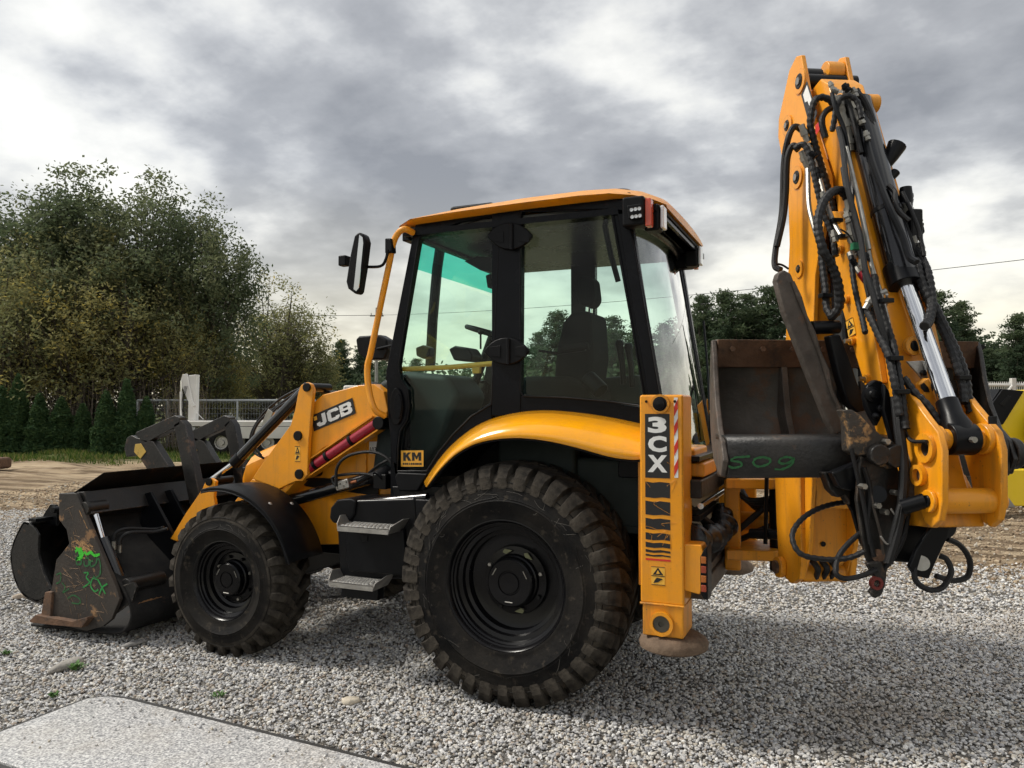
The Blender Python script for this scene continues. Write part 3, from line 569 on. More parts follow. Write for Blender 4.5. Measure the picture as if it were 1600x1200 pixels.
# bonnet: rounded shell sloping to the nose
rows = []
for x, zt, hwid in ((-2.62, 1.28, .36), (-2.55, 1.38, .40), (-2.3, 1.47, .43), (-1.9, 1.62, .44), (-1.4, 1.80, .45), (-.98, 1.93, .46)):
    row = []
    for a in np.linspace(0, 1, 15):
        y = -hwid + 2*hwid*a; e = abs(2*a-1); row.append((x, y, zt - .10*e**5 - .02*e*e))
    rows.append([(x, -hwid, 1.0)] + row + [(x, hwid, 1.0)])
m = MB(); m.loft(rows); m.add(rows[0], [tuple(range(len(rows[0])))]); m.build('bonnet', Y_, VEH, solid=.012)
m = MB(); m.box((-2.66, -.33, .98), (-2.62, .33, 1.24)); m.build('radiator_grille', BP, VEH, bevel=.01)
# side panel of the main frame below the loader arm
m = side(-.47, [(452, 746), (478, 718), (592, 650), (622, 640), (640, 850), (488, 851), (470, 800)], .03); m.build('side_panel', Y_, VEH, bevel=.006)
side(-.485, [(556, 700), (566, 690), (572, 690), (572, 790), (556, 790)], .02).build('panel_rib', Y_, VEH, bevel=.003)
side(-.488, [(592, 752), (452, 744), (478, 760), (590, 775)], .012).build('panel_shadow_gap', BK, VEH)

# ---- loader arm, left and right
def arm_set(s):
    g = (lambda P: P) if s < 0 else mir
    def prism(Y, pts, th, name, mt, bev=.005, parent=VEH, label=None):
        P = g(SP(Y, pts)); o = MB().prism(P, (0, th if s < 0 else -th, 0)).build(name, mt, parent, bevel=bev)
        if label: o['label'] = label
        return o
    beam = prism(-.635, [(478, 690), (486, 632), (503, 617), (530, 610), (560, 602), (584, 600), (600, 612), (606, 640), (602, 655), (590, 661), (540, 685), (505, 700), (478, 724)], .12, 'loader_arm', Y_, .008)
    # crank plates
    PL = [(466, 612), (470, 602), (479, 597), (486, 600), (489, 608), (487, 632), (482, 690), (480, 742), (472, 752), (462, 752), (452, 756), (436, 764), (394, 748), (410, 724), (454, 664), (461, 640)]
    for Y in (-.69, -.485): prism(Y, PL, .035, 'crank_plate', Y_)
    for (x, y, r) in ((478, 605, .032), (464, 681, .036), (466, 741, .036)):
        p = g([PY(x, y, -.705)])[0]; q = g([PY(x, y, -.705)+np.array([0, .27, 0])])[0]
        MB().cyl(p, q, r, n=18).build('pivot_pin', BK, VEH, bevel=.004)
    # lower arm down to the shovel
    prism(-.675, [(394, 748), (440, 764), (462, 752), (420, 800), (384, 842), (330, 880), (276, 905), (270, 880), (330, 830)], .15, 'loader_arm_nose', Y_, .008)
    L1 = [(316, 764), (321, 752), (330, 747), (337, 752), (334, 776), (336, 788), (304, 818), (276, 846), (266, 842), (290, 802)]
    prism(-.70, L1, .03, 'tilt_lever', Y_); prism(-.52, L1, .03, 'tilt_lever', Y_)
    a, b = g([PY(325, 753, -.715)])[0], g([PY(325, 753, -.715)+np.array([0, .24, 0])])[0]; MB().cyl(a, b, .03, n=16).build('pivot_pin', BK, VEH, bevel=.003)
    # tilt ram: body and rod
    A, B, Cc = [g([PY(x, y, -.60)])[0] for x, y in ((482, 604), (368, 722), (326, 753))]
    ram = MB().cyl(A, B, .042, n=24).build('tilt_ram', RAM, VEH); MB().cyl(B, Cc, .021, n=16).build('ram_rod', CH, ram)
    MB().cyl(B+(B-A)*.02, B-(B-A)*.08, .046, n=24).build('ram_gland', BK, ram)
    # red-painted lift stay with its clamps and cap
    A, B = [g([PY(x, y, -.64)])[0] for x, y in ((476, 737), (589, 661))]
    st = MB().cyl(A, B, .034, n=24).build('lift_stay', RED, VEH); st['label'] = 'dark red tube under the loader arm'
    d_ = (B-A)/np.linalg.norm(B-A)
    MB().cyl(g([PY(590, 661, -.69)])[0], g([PY(590, 661, -.69)+np.array([0, .16, 0])])[0], .046, n=22).build('stay_cap', BK, st, bevel=.006)
    for t_ in (.16, .33, .66): c = A+(B-A)*t_; MB().ring(c-d_*.012, c+d_*.012, .041, .0335).build('clamp', BK, st)
    for off, n_ in ((-.05, 'stay_channel'), (.052, 'stay_channel')):
        up = np.cross(d_, np.array([0, 1.0, 0])); up = up/np.linalg.norm(up)*(1 if s < 0 else 1)
        MB().obox((A+B)/2+up*off+np.array([0, .02*(1 if s < 0 else -1), 0]), d_*np.linalg.norm(B-A)/2, (0, .045, 0), up*.005).build(n_, Y_, VEH)
    # lift ram below
    A, B, Cc = [g([PY(x, y, -.60)])[0] for x, y in ((598, 742), (520, 764), (448, 784))]
    ram = MB().cyl(A, Cc, .045, n=24).build('lift_ram', RAM, VEH)
    MB().cyl(A, A+(B-A)*.22, .052, n=20).build('ram_collar', BK, ram)
    if s < 0:
        c = PY(538, 757, -.665); dd = (Cc-A)/np.linalg.norm(Cc-A); u_ = np.cross(dd, [0, 1, 0])
        MB().obox(c, dd*.055, (0, .03, 0), u_*.032).build('valve_block', GM, ram, bevel=.006)
        for k in range(4): bolt(c+dd*(-.04+.027*k)+u_*(.012 if k % 2 else -.012)+np.array([0, -.03, 0]), (0, -1, 0), .008, .01, ram)
        MB().cyl(c+dd*-.06-u_*.0, c-dd*.11, .012, n=10).build('copper_plug', mat('copper', (.5, .2, .1), .4, .8), ram)
    return beam
beam = arm_set(-1); arm_set(1)
for (y0, y1, n_) in ((-.20, .20, 'arm_cross_tube'),):
    p = PY(440, 800, -.66); MB().cyl((p[0], -.6, p[2]), (p[0], .6, p[2]), .06, n=20).build(n_, Y_, VEH)
# hoses at the loader arm
def hose(pts, r=.011, parent=VEH, name='hose', mt=None, n=8, k=8): return MB().tube(pts, r, n, smooth=k).build(name, mt or HS, parent)
def hY(Y, pts, r=.011, dy=None, **k):
    return hose([PY(x, y, Y if dy is None else Y+dy[i]) for i, (x, y) in enumerate(pts)], r, **k)
hY(-.50, [(500, 612), (540, 612), (575, 600), (596, 604), (604, 624)], .013)
hY(-.52, [(468, 607), (440, 622), (410, 648), (392, 680), (396, 705), (412, 716)], .010)
hY(-.53, [(464, 612), (434, 634), (404, 660), (394, 690), (408, 712)], .010)
hY(-.55, [(458, 622), (430, 640), (412, 668), (410, 690)], .009)
hY(-.70, [(525, 760), (527, 730), (545, 712), (580, 706), (605, 716), (618, 736)], .011)
hY(-.68, [(530, 764), (520, 752), (524, 744), (560, 740), (585, 744), (600, 755)], .010)
hY(-.66, [(545, 765), (570, 745), (590, 728), (612, 716)], .010)
hY(-.66, [(560, 752), (580, 742), (600, 738), (615, 740)], .020)
m = MB().cyl(PY(590, 748, -.7), PY(608, 735, -.62), .055, n=18); m.build('hose_boot', BP, VEH, bevel=.006)
m = MB(); c = PY(598, 752, -.68); m.obox(c, (.05, 0, 0), (0, .04, 0), (0, 0, .05)); m.build('hose_bracket', BK, VEH, bevel=.005)
m = MB(); A = PY(426, 640, -.54); B = PY(414, 668, -.54); m.obox((A+B)/2, (B-A)/2*.9, (0, .02, 0), np.cross((B-A)/np.linalg.norm(B-A), [0, 1, 0])*.03); m.build('ram_valve', FIT, VEH, bevel=.006)

# ---- lettering plates
def frame_of(P0, P1, P2): return np.array(P0), np.array(P1)-np.array(P0), np.array(P2)-np.array(P0)   # origin, x edge, y edge
def plate(name, mt, fr, off, th, parent, x0=0, x1=1, y0=0, y1=1, bevel=0):
    o, X, Yv = fr; n_ = np.cross(X, Yv); n_ /= np.linalg.norm(n_)
    return MB().prism([o+X*x0+Yv*y0+n_*off, o+X*x1+Yv*y0+n_*off, o+X*x1+Yv*y1+n_*off, o+X*x0+Yv*y1+n_*off], n_*th).build(name, mt, parent, smooth=False)
def shapes(name, mt, polys, fr, off, parent, th=.0012):
    o, X, Yv = fr; n_ = np.cross(X, Yv); n_ /= np.linalg.norm(n_); m = MB()
    for P in polys: m.prism([o+X*x+Yv*y+n_*off for x, y in P], n_*th)
    return m.build(name, mt, parent, smooth=False)
def text(name, s, mt, fr, off, parent, x0=0, x1=1, y0=0, y1=1, bold=.03):
    cu = bpy.data.curves.new(name, 'FONT'); cu.body = s; cu.offset = bold; cu.extrude = .0; cu.resolution_u = 3
    ob = bpy.data.objects.new(name, cu); COL.objects.link(ob); dg = bpy.context.evaluated_depsgraph_get(); dg.update()
    me = bpy.data.meshes.new_from_object(ob.evaluated_get(dg)); bpy.data.objects.remove(ob); bpy.data.curves.remove(cu)
    co = np.array([v.co[:2] for v in me.vertices]); lo, hi = co.min(0), co.max(0); co = (co-lo)/(hi-lo)
    o, X, Yv = fr; n_ = np.cross(X, Yv); n_ /= np.linalg.norm(n_)
    for v, c in zip(me.vertices, co): v.co = Vector(o+X*(x0+(x1-x0)*c[0])+Yv*(y0+(y1-y0)*c[1])+n_*off)
    me.materials.clear(); me.materials.append(mt); return link_mesh(name, me, parent)
G = {'K': [[(0, 0), (.32, 0), (.32, .36), (.40, .44), (.62, 0), (1, 0), (.62, .64), (.96, 1), (.58, 1), (.32, .70), (.32, 1), (0, 1)]],
     'M': [[(0, 0), (.28, 0), (.28, .60), (.44, .18), (.56, .18), (.72, .60), (.72, 0), (1, 0), (1, 1), (.70, 1), (.50, .52), (.30, 1), (0, 1)]],
     'J': [[(0, .30), (0, .18), (.18, 0), (.62, 0), (.80, .18), (.80, 1), (.50, 1), (.50, .27), (.30, .27), (.30, .40), (0, .36)]],
     'C': [[(.95, .70), (.95, .84), (.80, 1), (.16, 1), (0, .84), (0, .16), (.16, 0), (.80, 0), (.95, .16), (.95, .32), (.65, .32), (.65, .25), (.30, .25), (.30, .75), (.65, .75), (.65, .70)]],
     'B': [[(0, 0), (.80, 0), (.95, .14), (.95, .40), (.84, .50), (.95, .60), (.95, .86), (.80, 1), (0, 1), (0, .59), (.30, .59), (.30, .78), (.64, .78), (.64, .61), (0, .61), (0, .42), (.64, .42), (.64, .22), (.30, .22), (.30, .42), (0, .42)]]}
fr = frame_of(PY(491, 674, -.638), PY(556, 646, -.638), PY(486, 650, -.638))
bd = plate('maker_plate', DK, fr, 0, .002, VEH)
polys = []
for ch, x in (('J', .10), ('C', .37), ('B', .67)):
    for P in G[ch]: polys.append([(x+.29*px_, .14+.72*py_) for px_, py_ in P])
shapes('lettering', WH, polys, fr, .0022, bd)
shapes('corner_mark', YV, [[(.06, .62), (.13, .62), (.13, .86), (.06, .86)]], fr, .0022, bd)
fr = frame_of(PY(461, 721, -.6905), PY(469, 721, -.6905), PY(461, 697, -.6905))
def warning(fr, parent, base=YV):
    b_ = plate('warning_sticker', base, fr, 0, .001, parent)
    shapes('pictogram', DK, [[(.1, .55), (.9, .55), (.5, .95)], [(.15, .1), (.5, .15), (.85, .35), (.4, .4), (.25, .25)], [(.0, .47), (1, .47), (1, .51), (0, .51)], [(0, 0), (1, 0), (1, .03), (0, .03)], [(0, .97), (1, .97), (1, 1), (0, 1)]], fr, .0012, b_)
    shapes('pictogram_gap', base, [[(.36, .62), (.64, .62), (.5, .82)]], fr, .0026, b_)
warning(fr, VEH)
fr = frame_of(PY(577, 709, -.472), PY(592, 709, -.472), PY(577, 690, -.472)); b_ = plate('noise_sticker', WH, fr, 0, .001, VEH); text('lettering', '103', DK, fr, .0016, b_, .1, .75, .12, .55, .02); 

# ---- front mudguard
def arc_fender(s):
    g = (lambda P: P) if s < 0 else mir
    cx, cz = -2.17, .515; rows = []
    for Y, dr, dz in ((-1.075, -.022, 0), (-1.07, .0, 0), (-1.05, .006, 0), (-.9, .012, 0), (-.72, .008, 0)):
        row = []
        for k in range(19):
            t = k/18; a = math.radians(105-88*t)
            r = .652+dr - .035*t*t
            row.append((cx+r*math.cos(a)+.02*t, Y, cz+r*math.sin(a)))
        rows.append(g(row))
    o = MB().loft(rows).build('front_mudguard', BP, VEH, solid=.006)
    for k, Y in ((10, -.99), (10.6, -.80)):
        a = math.radians(105-88*k/18); r = .665; p = np.array([cx+r*math.cos(a)+.01, Y, cz+r*math.sin(a)]); p = g([p])[0]; MB().lathe([(.0001, .006), (.010, .004), (.015, 0)], p, (math.cos(a), 0, math.sin(a)), 12).build('rivet', GM, o)
    MB().tube(g([np.array([cx+(.652)*math.cos(math.radians(105-88*t))*.985, -1.072, cz+(.63-.035*t*t)*math.sin(math.radians(105-88*t))]) for t in np.linspace(0, 1, 14)]), .006, 6).build('mudguard_lip', BP, o)
    m = MB(); m.cyl(g([np.array([-2.0, -.72, .98])])[0], g([np.array([-2.0, -.62, .80])])[0], .02); m.build('mudguard_stay', BK, o)
arc_fender(-1); arc_fender(1)

# ---- side tank with two steps
m = side(-.93, [(524, 790), (530, 782), (648, 778), (660, 900), (640, 905), (545, 905), (530, 895)], .40); m.build('side_tank', BK, VEH, bevel=.018)
m = side(-.95, [(516, 793), (526, 781), (548, 779), (556, 783), (553, 805), (546, 815), (520, 818), (514, 810)], .30); m.build('tank_end_cap', BP, VEH, bevel=.014)
m = MB().cyl(PY(560, 787, -.88), PY(668, 777, -.88), .028, n=16); m.build('tank_rail', RAM, VEH)
side(-.955, [(541, 822), (630, 826), (634, 870), (634, 900), (545, 893), (539, 870)], .05).build('tank_cover', BP, VEH, bevel=.01)
side(-.962, [(565, 836), (574, 836), (574, 846), (565, 846)], .02).build('tank_latch', BK, VEH, bevel=.004)
side(-.94, [(648, 780), (700, 782), (700, 850), (655, 880)], .35).build('battery_box', BK, VEH, bevel=.01)
def step(px0, px1, py, label):
    a, b = PY(px0, py, -1.10), PY(px1, py+8, -1.10); z = a[2]; x0, x1 = a[0], b[0]
    ya, yb_ = -1.10, -.925
    m = MB(); m.box((x0, ya, z-.035), (x1, ya+.006, z)); m.box((x0, yb_-.006, z-.03), (x1, yb_, z)); m.box((x0, ya, z-.005), (x1, yb_, z-.001))
    for (xa, xb, sg) in ((x0, x0+.006, -1), (x1-.006, x1, 1)):
        m.prism([(xa, ya, z-.035), (xa, yb_, z-.03), (xa+sg*.05, yb_, z+.045), (xa+sg*.05, yb_-.08, z+.05), (xa+sg*.012, ya+.01, z+.012)], (xb-xa, 0, 0))
    o = m.build('step', GM, VEH, bevel=.0015); o['label'] = label
    t = MB(); nx_ = 11
    for i in range(nx_):
        for j in range(5):
            x = x0+.03+(x1-x0-.06)*(i+.5*(j % 2))/nx_; y = ya+.025+(yb_-ya-.05)*j/4
            t.lathe([(.015, 0), (.012, .007), (.008, .0075), (.007, .0005), (.0001, .0005)], (x, y, z-.001), (0, 0, 1), 8)
    q = t.build('grip_studs', GM, o); q['kind'] = 'stuff'
    return o
step(527, 606, 821, 'upper galvanised step'); step(514, 582, 908, 'lower galvanised step')
MB().box((-1.18, -1.02, .50), (-.90, -.94, .585)).build('step_hanger', BK, VEH, bevel=.008)

# ---- rear mudguard: yellow shell over the big wheel, black liner under it
iu = [(662, 752), (690, 712), (720, 682), (755, 659), (800, 645), (850, 640), (900, 643), (950, 650), (1000, 660), (1030, 668)]
lo_ = [(665, 760), (688, 731), (716, 706), (752, 690), (800, 684), (850, 688), (900, 699), (950, 713), (985, 718), (1005, 717)]
def fender(s):
    g = (lambda P: P) if s < 0 else mir
    top = catmull([PY(x, y, -.76) for x, y in iu], 4); bot = catmull([PY(x, y, -1.12) for x, y in lo_], 4)
    rows = [g(top)]
    for f, zf in ((.35, .14), (.62, .26), (.80, .40), (.90, .55), (.965, .76), (1.0, 1.0)):
        rows.append(g([np.array([t_[0]*(1-f)+b_[0]*f, t_[1]*(1-f)+b_[1]*f, t_[2]*(1-zf)+b_[2]*zf]) for t_, b_ in zip(top, bot)]))
    o = MB().loft(rows).build('rear_mudguard', YF, VEH, solid=.008, ang=60)
    ln = MB(); r0 = [p+np.array([0, .012, -.006]) for p in bot]; r1 = [p+np.array([0, .18, .05]) for p in bot]; r2 = [np.array([p[0], -.60, p[2]+.03]) for p in bot]
    r3 = [np.array([p[0], -.60, 1.0]) for p in bot]
    ln.loft([g(r0), g(r1), g(r2), g(r3)]).build('wheel_arch_liner', BP, VEH, solid=.01)
fender(-1); fender(1)
MB().box((.76, -.95, .74), (.80, .95, 1.46)).build('rear_bulkhead', Y_, VEH, bevel=.006)

# ---- cab
YC = -.78
def cabside(s):
    g = (lambda P: P) if s < 0 else mir
    m = MB()
    def pr(pts, th=.055, Y=YC): m.prism(g(SP(Y, pts)), (0, th if s < 0 else -th, 0))
    pr([(645, 366), (662, 354), (668, 368), (655, 372), (630, 520), (622, 570), (603, 582), (611, 540)])                              # front pillar
    pr([(603, 582), (622, 570), (624, 592), (636, 608), (638, 636), (634, 656), (623, 674), (620, 700), (619, 738), (668, 738), (664, 766), (624, 766), (614, 722), (606, 650)])   # lower door post
    pr([(645, 362), (652, 344), (720, 326), (800, 313), (900, 303), (985, 300), (988, 340), (957, 334), (950, 327), (812, 329), (782, 335), (720, 347), (655, 372)], .06, YC-.004)          # top rail
    pr([(768, 333), (815, 327), (813, 650), (768, 650)], .06, YC-.008)                                                             # middle pillar
    pr([(768, 628), (768, 660), (740, 668), (710, 692), (690, 718), (676, 742), (664, 741), (684, 705), (705, 680), (735, 650)], .055, YC-.002)   # arch of the door
    pr([(812, 618), (880, 621), (950, 628), (1012, 638), (1030, 668), (1000, 664), (900, 650), (812, 650)], .06, YC-.002)            # sill of the rear window
    pr([(953, 330), (985, 332), (1033, 640), (1010, 642)], .06, YC-.006)                                                            # rear pillar
    o = m.build('cab_side_frame', BC, VEH, bevel=.006)
    d = MB().add(g(SP(YC+.028, [(655, 370), (782, 335), (768, 640), (735, 652), (705, 682), (685, 707), (666, 740), (619, 740), (620, 690), (636, 630), (622, 570)])), [tuple(range(11))]).build('door_pane', GLD, o, smooth=False)
    d2 = MB().add(g(SP(YC+.028, [(812, 328), (955, 328), (1010, 640), (812, 622)])), [(0, 1, 2, 3)]).build('rear_side_pane', GLD, o, smooth=False)
    # rubber seals
    sl = [(655, 370), (782, 335), (768, 632), (737, 650), (707, 680), (687, 705), (667, 736), (621, 736), (622, 700), (625, 674), (636, 656), (639, 636), (637, 608), (625, 592), (623, 570)]
    MB().tube(g(SP(YC-.004, sl+[sl[0]])), .006, 6).build('door_seal', BP, o)
    sl = [(815, 330), (948, 328), (958, 336), (1008, 628), (1000, 634), (950, 627), (880, 621), (818, 619), (813, 612), (813, 336)]
    MB().tube(g(SP(YC-.010, sl+[sl[0]])), .006, 6).build('window_seal', BP, o)
    return o
cs = cabside(-1); cabside(1)
# door furniture on the left side
def lens(c, w_, h_):
    m = MB(); P = [PY(c[0]+w_*math.cos(t)*(1 if True else 1), c[1]+h_*math.sin(t)*(1-.55*abs(math.cos(t))**3), YC-.012) for t in np.linspace(0, 2*math.pi, 29)[:-1]]
    m.prism(P, (0, -.03, 0)); return m
for c, lb in (((799, 370), 'upper door hinge'), ((794, 549), 'lower door hinge')):
    o = lens(c, 35, 21).build('door_hinge', BP, cs, bevel=.008); o['label'] = lb
    m = MB(); A = PY(c[0], c[1]-20, YC-.045); B = PY(c[0], c[1]+20, YC-.045); m.cyl(A, B, .013, n=12); m.build('hinge_knuckle', BP, cs)
    for dx in (-20, 20): m = MB(); m.prism([PY(c[0]+dx+a, c[1]+b, YC-.0425) for a, b in ((-9, -7), (8, -9), (8, 9), (-9, 7))], (0, -.004, 0)); m.build('hinge_cover', BP, cs, bevel=.002)
m = MB(); m.prism([PY(621+10*math.cos(t), 635+29*math.sin(t), YC-.002) for t in np.linspace(0, 2*math.pi, 25)[:-1]], (0, -.018, 0)); m.build('door_speaker_bezel', BP, cs, bevel=.006)
m = MB(); m.prism([PY(622+6*math.cos(t), 635+20*math.sin(t), YC-.021) for t in np.linspace(0, 2*math.pi, 25)[:-1]], (0, -.008, 0)); m.build('door_handle', BC, cs, bevel=.004)
m = side(-.80, [(620, 738), (668, 740), (652, 768), (622, 768), (616, 745)], .08); m.build('door_sill', BP, VEH, bevel=.012)
side(-.74, [(612, 760), (700, 760), (668, 782), (618, 782)], .12).build('cab_mount', BK, VEH, bevel=.008)
# sticker on the door glass
fr = frame_of(PY(627, 729, YC+.024), PY(662, 729, YC+.024), PY(627, 704, YC+.024)); b_ = plate('door_sticker', DK, fr, 0, .0015, VEH)
shapes('sticker_border', YV, [[(0, 0), (1, 0), (1, .05), (0, .05)], [(0, .95), (1, .95), (1, 1), (0, 1)], [(0, .05), (.04, .05), (.04, .95), (0, .95)], [(.96, .05), (1, .05), (1, .95), (.96, .95)], [(.04, .05), (.96, .05), (.96, .28), (.04, .28)]], fr, .0018, b_)
plate('sticker_field', YV, fr, .0016, .0004, b_, .04, .96, .28, .95)
shapes('lettering', DK, [[(.10+.36*x, .36+.52*y) for x, y in G['K'][0]], [(.49+.41*x, .36+.52*y) for x, y in G['M'][0]]], fr, .0024, b_); shapes('small_lettering', DK, [[(x, .11), (x+wd, .11), (x+wd, .23), (x, .23)] for x, wd in ((.08, .07), (.17, .05), (.24, .08), (.36, .04), (.44, .06), (.52, .07), (.61, .05), (.68, .08), (.78, .05), (.85, .07))], fr, .0034, b_)
# roof
ROOFL = []
def roof():
    m = MB(); st = [(-.93, 2.945, 2.965), (-.90, 2.94, 2.985), (-.75, 2.945, 3.03), (-.45, 2.955, 3.075), (0, 2.965, 3.11), (.40, 2.968, 3.115), (.58, 2.968, 3.105), (.70, 2.965, 3.085), (.80, 2.95, 3.04), (.86, 2.93, 2.97)]
    rows = []
    for x, zb, zt in st:
        hw_ = .90 if x < .5 else .90-.26*((x-.5)/.36)**1.6
        if x < -.7: hw_ = .90-.16*((-.7-x)/.23)**2
        row = [(x, -hw_+.03, zb-.012)]
        for a in np.linspace(-1, 1, 19): row.append((x, hw_*a, zb + (zt-zb)*(.16+.84*(1-abs(a)**2.6))*(1 if abs(a) < .999 else .0)))
        row.append((x, hw_-.03, zb-.012)); rows.append(row)
    m.loft(rows); n_ = len(rows[0])
    m.add(rows[0], [tuple(range(n_))]); m.add(rows[-1], [tuple(range(n_-1, -1, -1))])
    m.loft([[r[0] for r in rows], [r[-1] for r in rows]])
    o = m.build('cab_roof', Y_, VEH, ang=40)
    MB().box((-.62, -.6, 3.035), (-.30, -.2, 3.085)).build('roof_hatch', BP, o, bevel=.02)
    MB().lathe([(.0001, .03), (.07, .028), (.095, .01), (.1, 0)], (.52, -.42, 3.075), (0, 0, 1), 24).build('roof_cap', BP, o)
    MB().box((-.84, -.76, 2.90), (.80, .76, 2.928)).build('roof_lining', LIN, o, bevel=.01)
    MB().box((-.86, -.80, 2.86), (.84, .80, 2.898)).build('roof_frame', BC, o)
roof()
# screens front and back
a0, a1 = PY(650, 368, -.76), PY(606, 590, -.76)
m = MB().quad(a0, a1, (a1[0], .76, a1[2]), (a0[0], .76, a0[2]))
def lerp(a, b, t): return a*(1-t)+b*t
def m4(a, y): return np.array([a[0], y, a[2]])
b0 = lerp(a0, a1, .22)
MB().quad(m4(b0, -.74), m4(a1, -.74), m4(a1, .74), m4(b0, .74)).build('windscreen', GL, VEH, smooth=False)
MB().quad(m4(a0, -.74), m4(b0, -.74), m4(b0, .74), m4(a0, .74)).build('windscreen_sun_band', GLT, VEH, smooth=False)
m = MB(); m.cyl(m4(a0, -.74), m4(a0, .74), .025); m.cyl(m4(a1, -.74), m4(a1, .74), .03); m.build('windscreen_frame', BC, VEH)
MB().box((a1[0]-.0, -.72, 1.0), (a1[0]+.05, .72, a1[2])).build('front_bulkhead', BC, VEH)
m = MB(); q0 = np.array([-.80, .35, 2.86]); q1 = np.array([-.95, .30, 1.9]); 
# rear screen, bulging a little
rt0, rt1 = np.array([.66, 0, 2.84]), np.array([.90, 0, 1.42])
rows = []
for t in np.linspace(0, 1, 9):
    row = []
    for a in np.linspace(-1, 1, 13): p = lerp(rt0, rt1, t); row.append((p[0]+.07*(1-a*a), (.76 if a < 0 else .68)*a, p[2]))
    rows.append(row)
MB().loft(rows).build('rear_screen', GLR, VEH)
m = MB()
for sgn in (-1, 1): m.tube([lerp(rt0, rt1, t)+np.array([.0, .69 if sgn > 0 else -.765, 0]) for t in (0, .5, 1)], .022, 8)
m.tube([np.array(p) for p in rows[0]], .02, 8); m.tube([np.array(p)for p in rows[-1]], .025, 8); m.build('rear_screen_frame', BC, VEH)
for yy, th_ in ((-.80, .045), (.70, -.045)):
    MB().prism([np.array([.60, yy, 2.90]), np.array([.67, yy, 2.88]), np.array([.91, yy, 1.44]), np.array([.84, yy, 1.44])], (0, th_, 0)).build('rear_corner_post', BC, VEH, bevel=.008)
# wiper on rear screen
hose([np.array([.99, .1, 1.52]), np.array([.93, .38, 1.95]), np.array([.885, .48, 2.35])], .008, name='rear_wiper', mt=BK, n=6, k=4)
m = MB(); m.box((.62, -.86, 1.32), (.98, .86, 1.42)); m.build('cab_rear_sill', BC, VEH, bevel=.01)
MB().box((.84, -.86, 1.425), (1.06, -.45, 1.50)).build('rear_deck', Y_, VEH, bevel=.02)
fr = frame_of((.985, .10, 1.50), (.985, .56, 1.50), (.955, .10, 1.70)); b_ = plate('screen_sticker', YV, fr, .028, .001, VEH); shapes('lettering', DK, [[(.12+.34*x, .45+.47*y) for x, y in G['K'][0]], [(.49+.39*x, .45+.47*y) for x, y in G['M'][0]]], fr, .030, b_); shapes('small_lettering', DK, [[(x, .12), (x+wd, .12), (x+wd, .32), (x, .32)] for x, wd in ((.1, .07), (.19, .06), (.27, .08), (.40, .05), (.48, .09), (.60, .07), (.70, .05), (.78, .09))], fr, .030, b_)
# cab lamps at the rear corners
for sgn, yl in ((-1, .85), (1, .62)):
    y_ = sgn*yl
    MB().box((.66, y_-.05, 2.76), (.79, y_+.05, 2.93)).build('lamp_housing', BP, VEH, bevel=.015)
    MB().box((.79, y_-.032, 2.755), (.825, y_+.032, 2.915)).build('tail_lamp', LR, VEH, bevel=.006)
    MB().box((.852, sgn*(yl-.12)-.045, 2.76), (.875, sgn*(yl-.12)+.045, 2.895)).build('reversing_lamp', LC, VEH, bevel=.01)
    MB().box((.76, sgn*(yl-.12)-.052, 2.75), (.85, sgn*(yl-.12)+.052, 2.905)).build('lamp_shell', BP, VEH, bevel=.014)
m = MB(); m.prism([PY(x, y, -.904) for x, y in ((981, 323), (1003, 320), (1005, 341), (984, 344))], (0, -.03, 0)); wl = m.build('work_lamp', BP, VEH, bevel=.006)
for x, y in ((987, 328), (993, 327), (999, 326), (988, 339), (994, 338), (1000, 337)): q = PY(x, y, -.936); MB().lathe([(.0001, .0), (.009, 0), (.011, -.004)], q, (0, 1, 0), 10).build('led', LC, wl)
MB().box((.74, -.62, 2.86), (.84, .62, 2.935)).build('rear_roof_fascia', BP, VEH, bevel=.02)

# grab rail in front of the door, mirrors
rail = [(646, 364), (632, 358), (621, 366), (614, 382), (609, 408), (594, 480), (580, 548), (574, 576), (577, 612), (586, 640), (602, 650)]
hose([PY(x, y, -.86 if 0 < i < len(rail)-1 else -.80) for i, (x, y) in enumerate(rail)], .021, name='grab_rail', mt=Y_, n=12, k=6)
m = MB(); m.prism([PY(x, y, -.90) for x, y in ((601, 372), (611, 372), (612, 394), (601, 396))], (0, .06, 0)); m.build('mirror_bracket', BP, VEH, bevel=.008)
hose([PY(x, y, -.92) for x, y in ((606, 390), (603, 405), (594, 416), (566, 417))], .010, name='mirror_arm', mt=BK, n=8, k=5)
MP = [(553, 368), (560, 362), (568, 366), (571, 377), (566, 418), (560, 456), (555, 460), (543, 451), (540, 440), (546, 400)]
m = MB(); m.prism(SP(-.98, MP), (0, .075, 0)); mo = m.build('mirror', BP, VEH, bevel=.02, seg=3); mo['label'] = 'black left wing mirror'
m = MB(); m.prism([PY(x, y, -.983) for x, y in ((562, 367), (567, 371), (568, 380), (561, 450), (557, 455), (553, 452))], (0, -.004, 0)); m.build('mirror_face', MIR, mo)
m = MB(); c = PY(538, 408, -.92); m.obox(c, (.03, 0, 0), (0, .03, 0), (0, 0, .035)); m.build('mirror_knob', BP, mo, bevel=.008)
m = MB(); m.box(tuple(PY(628, 377, -.74)), tuple(PY(641, 362, -.74)+np.array([0, .12, 0]))); m.build('front_work_lamp', BP, VEH, bevel=.008)
# far mirror
m = MB(); m.prism([PY(x, y, .86) for x, y in ((555, 530), (560, 525), (592, 523), (604, 530), (606, 548), (600, 562), (570, 562), (558, 550))], (0, .14, 0)); o = m.build('mirror', BP, VEH, bevel=.02); o['label'] = 'right wing mirror beyond the cab'
hose([PY(590, 545, .86), PY(612, 540, .80)], .014, name='mirror_arm', mt=BK)

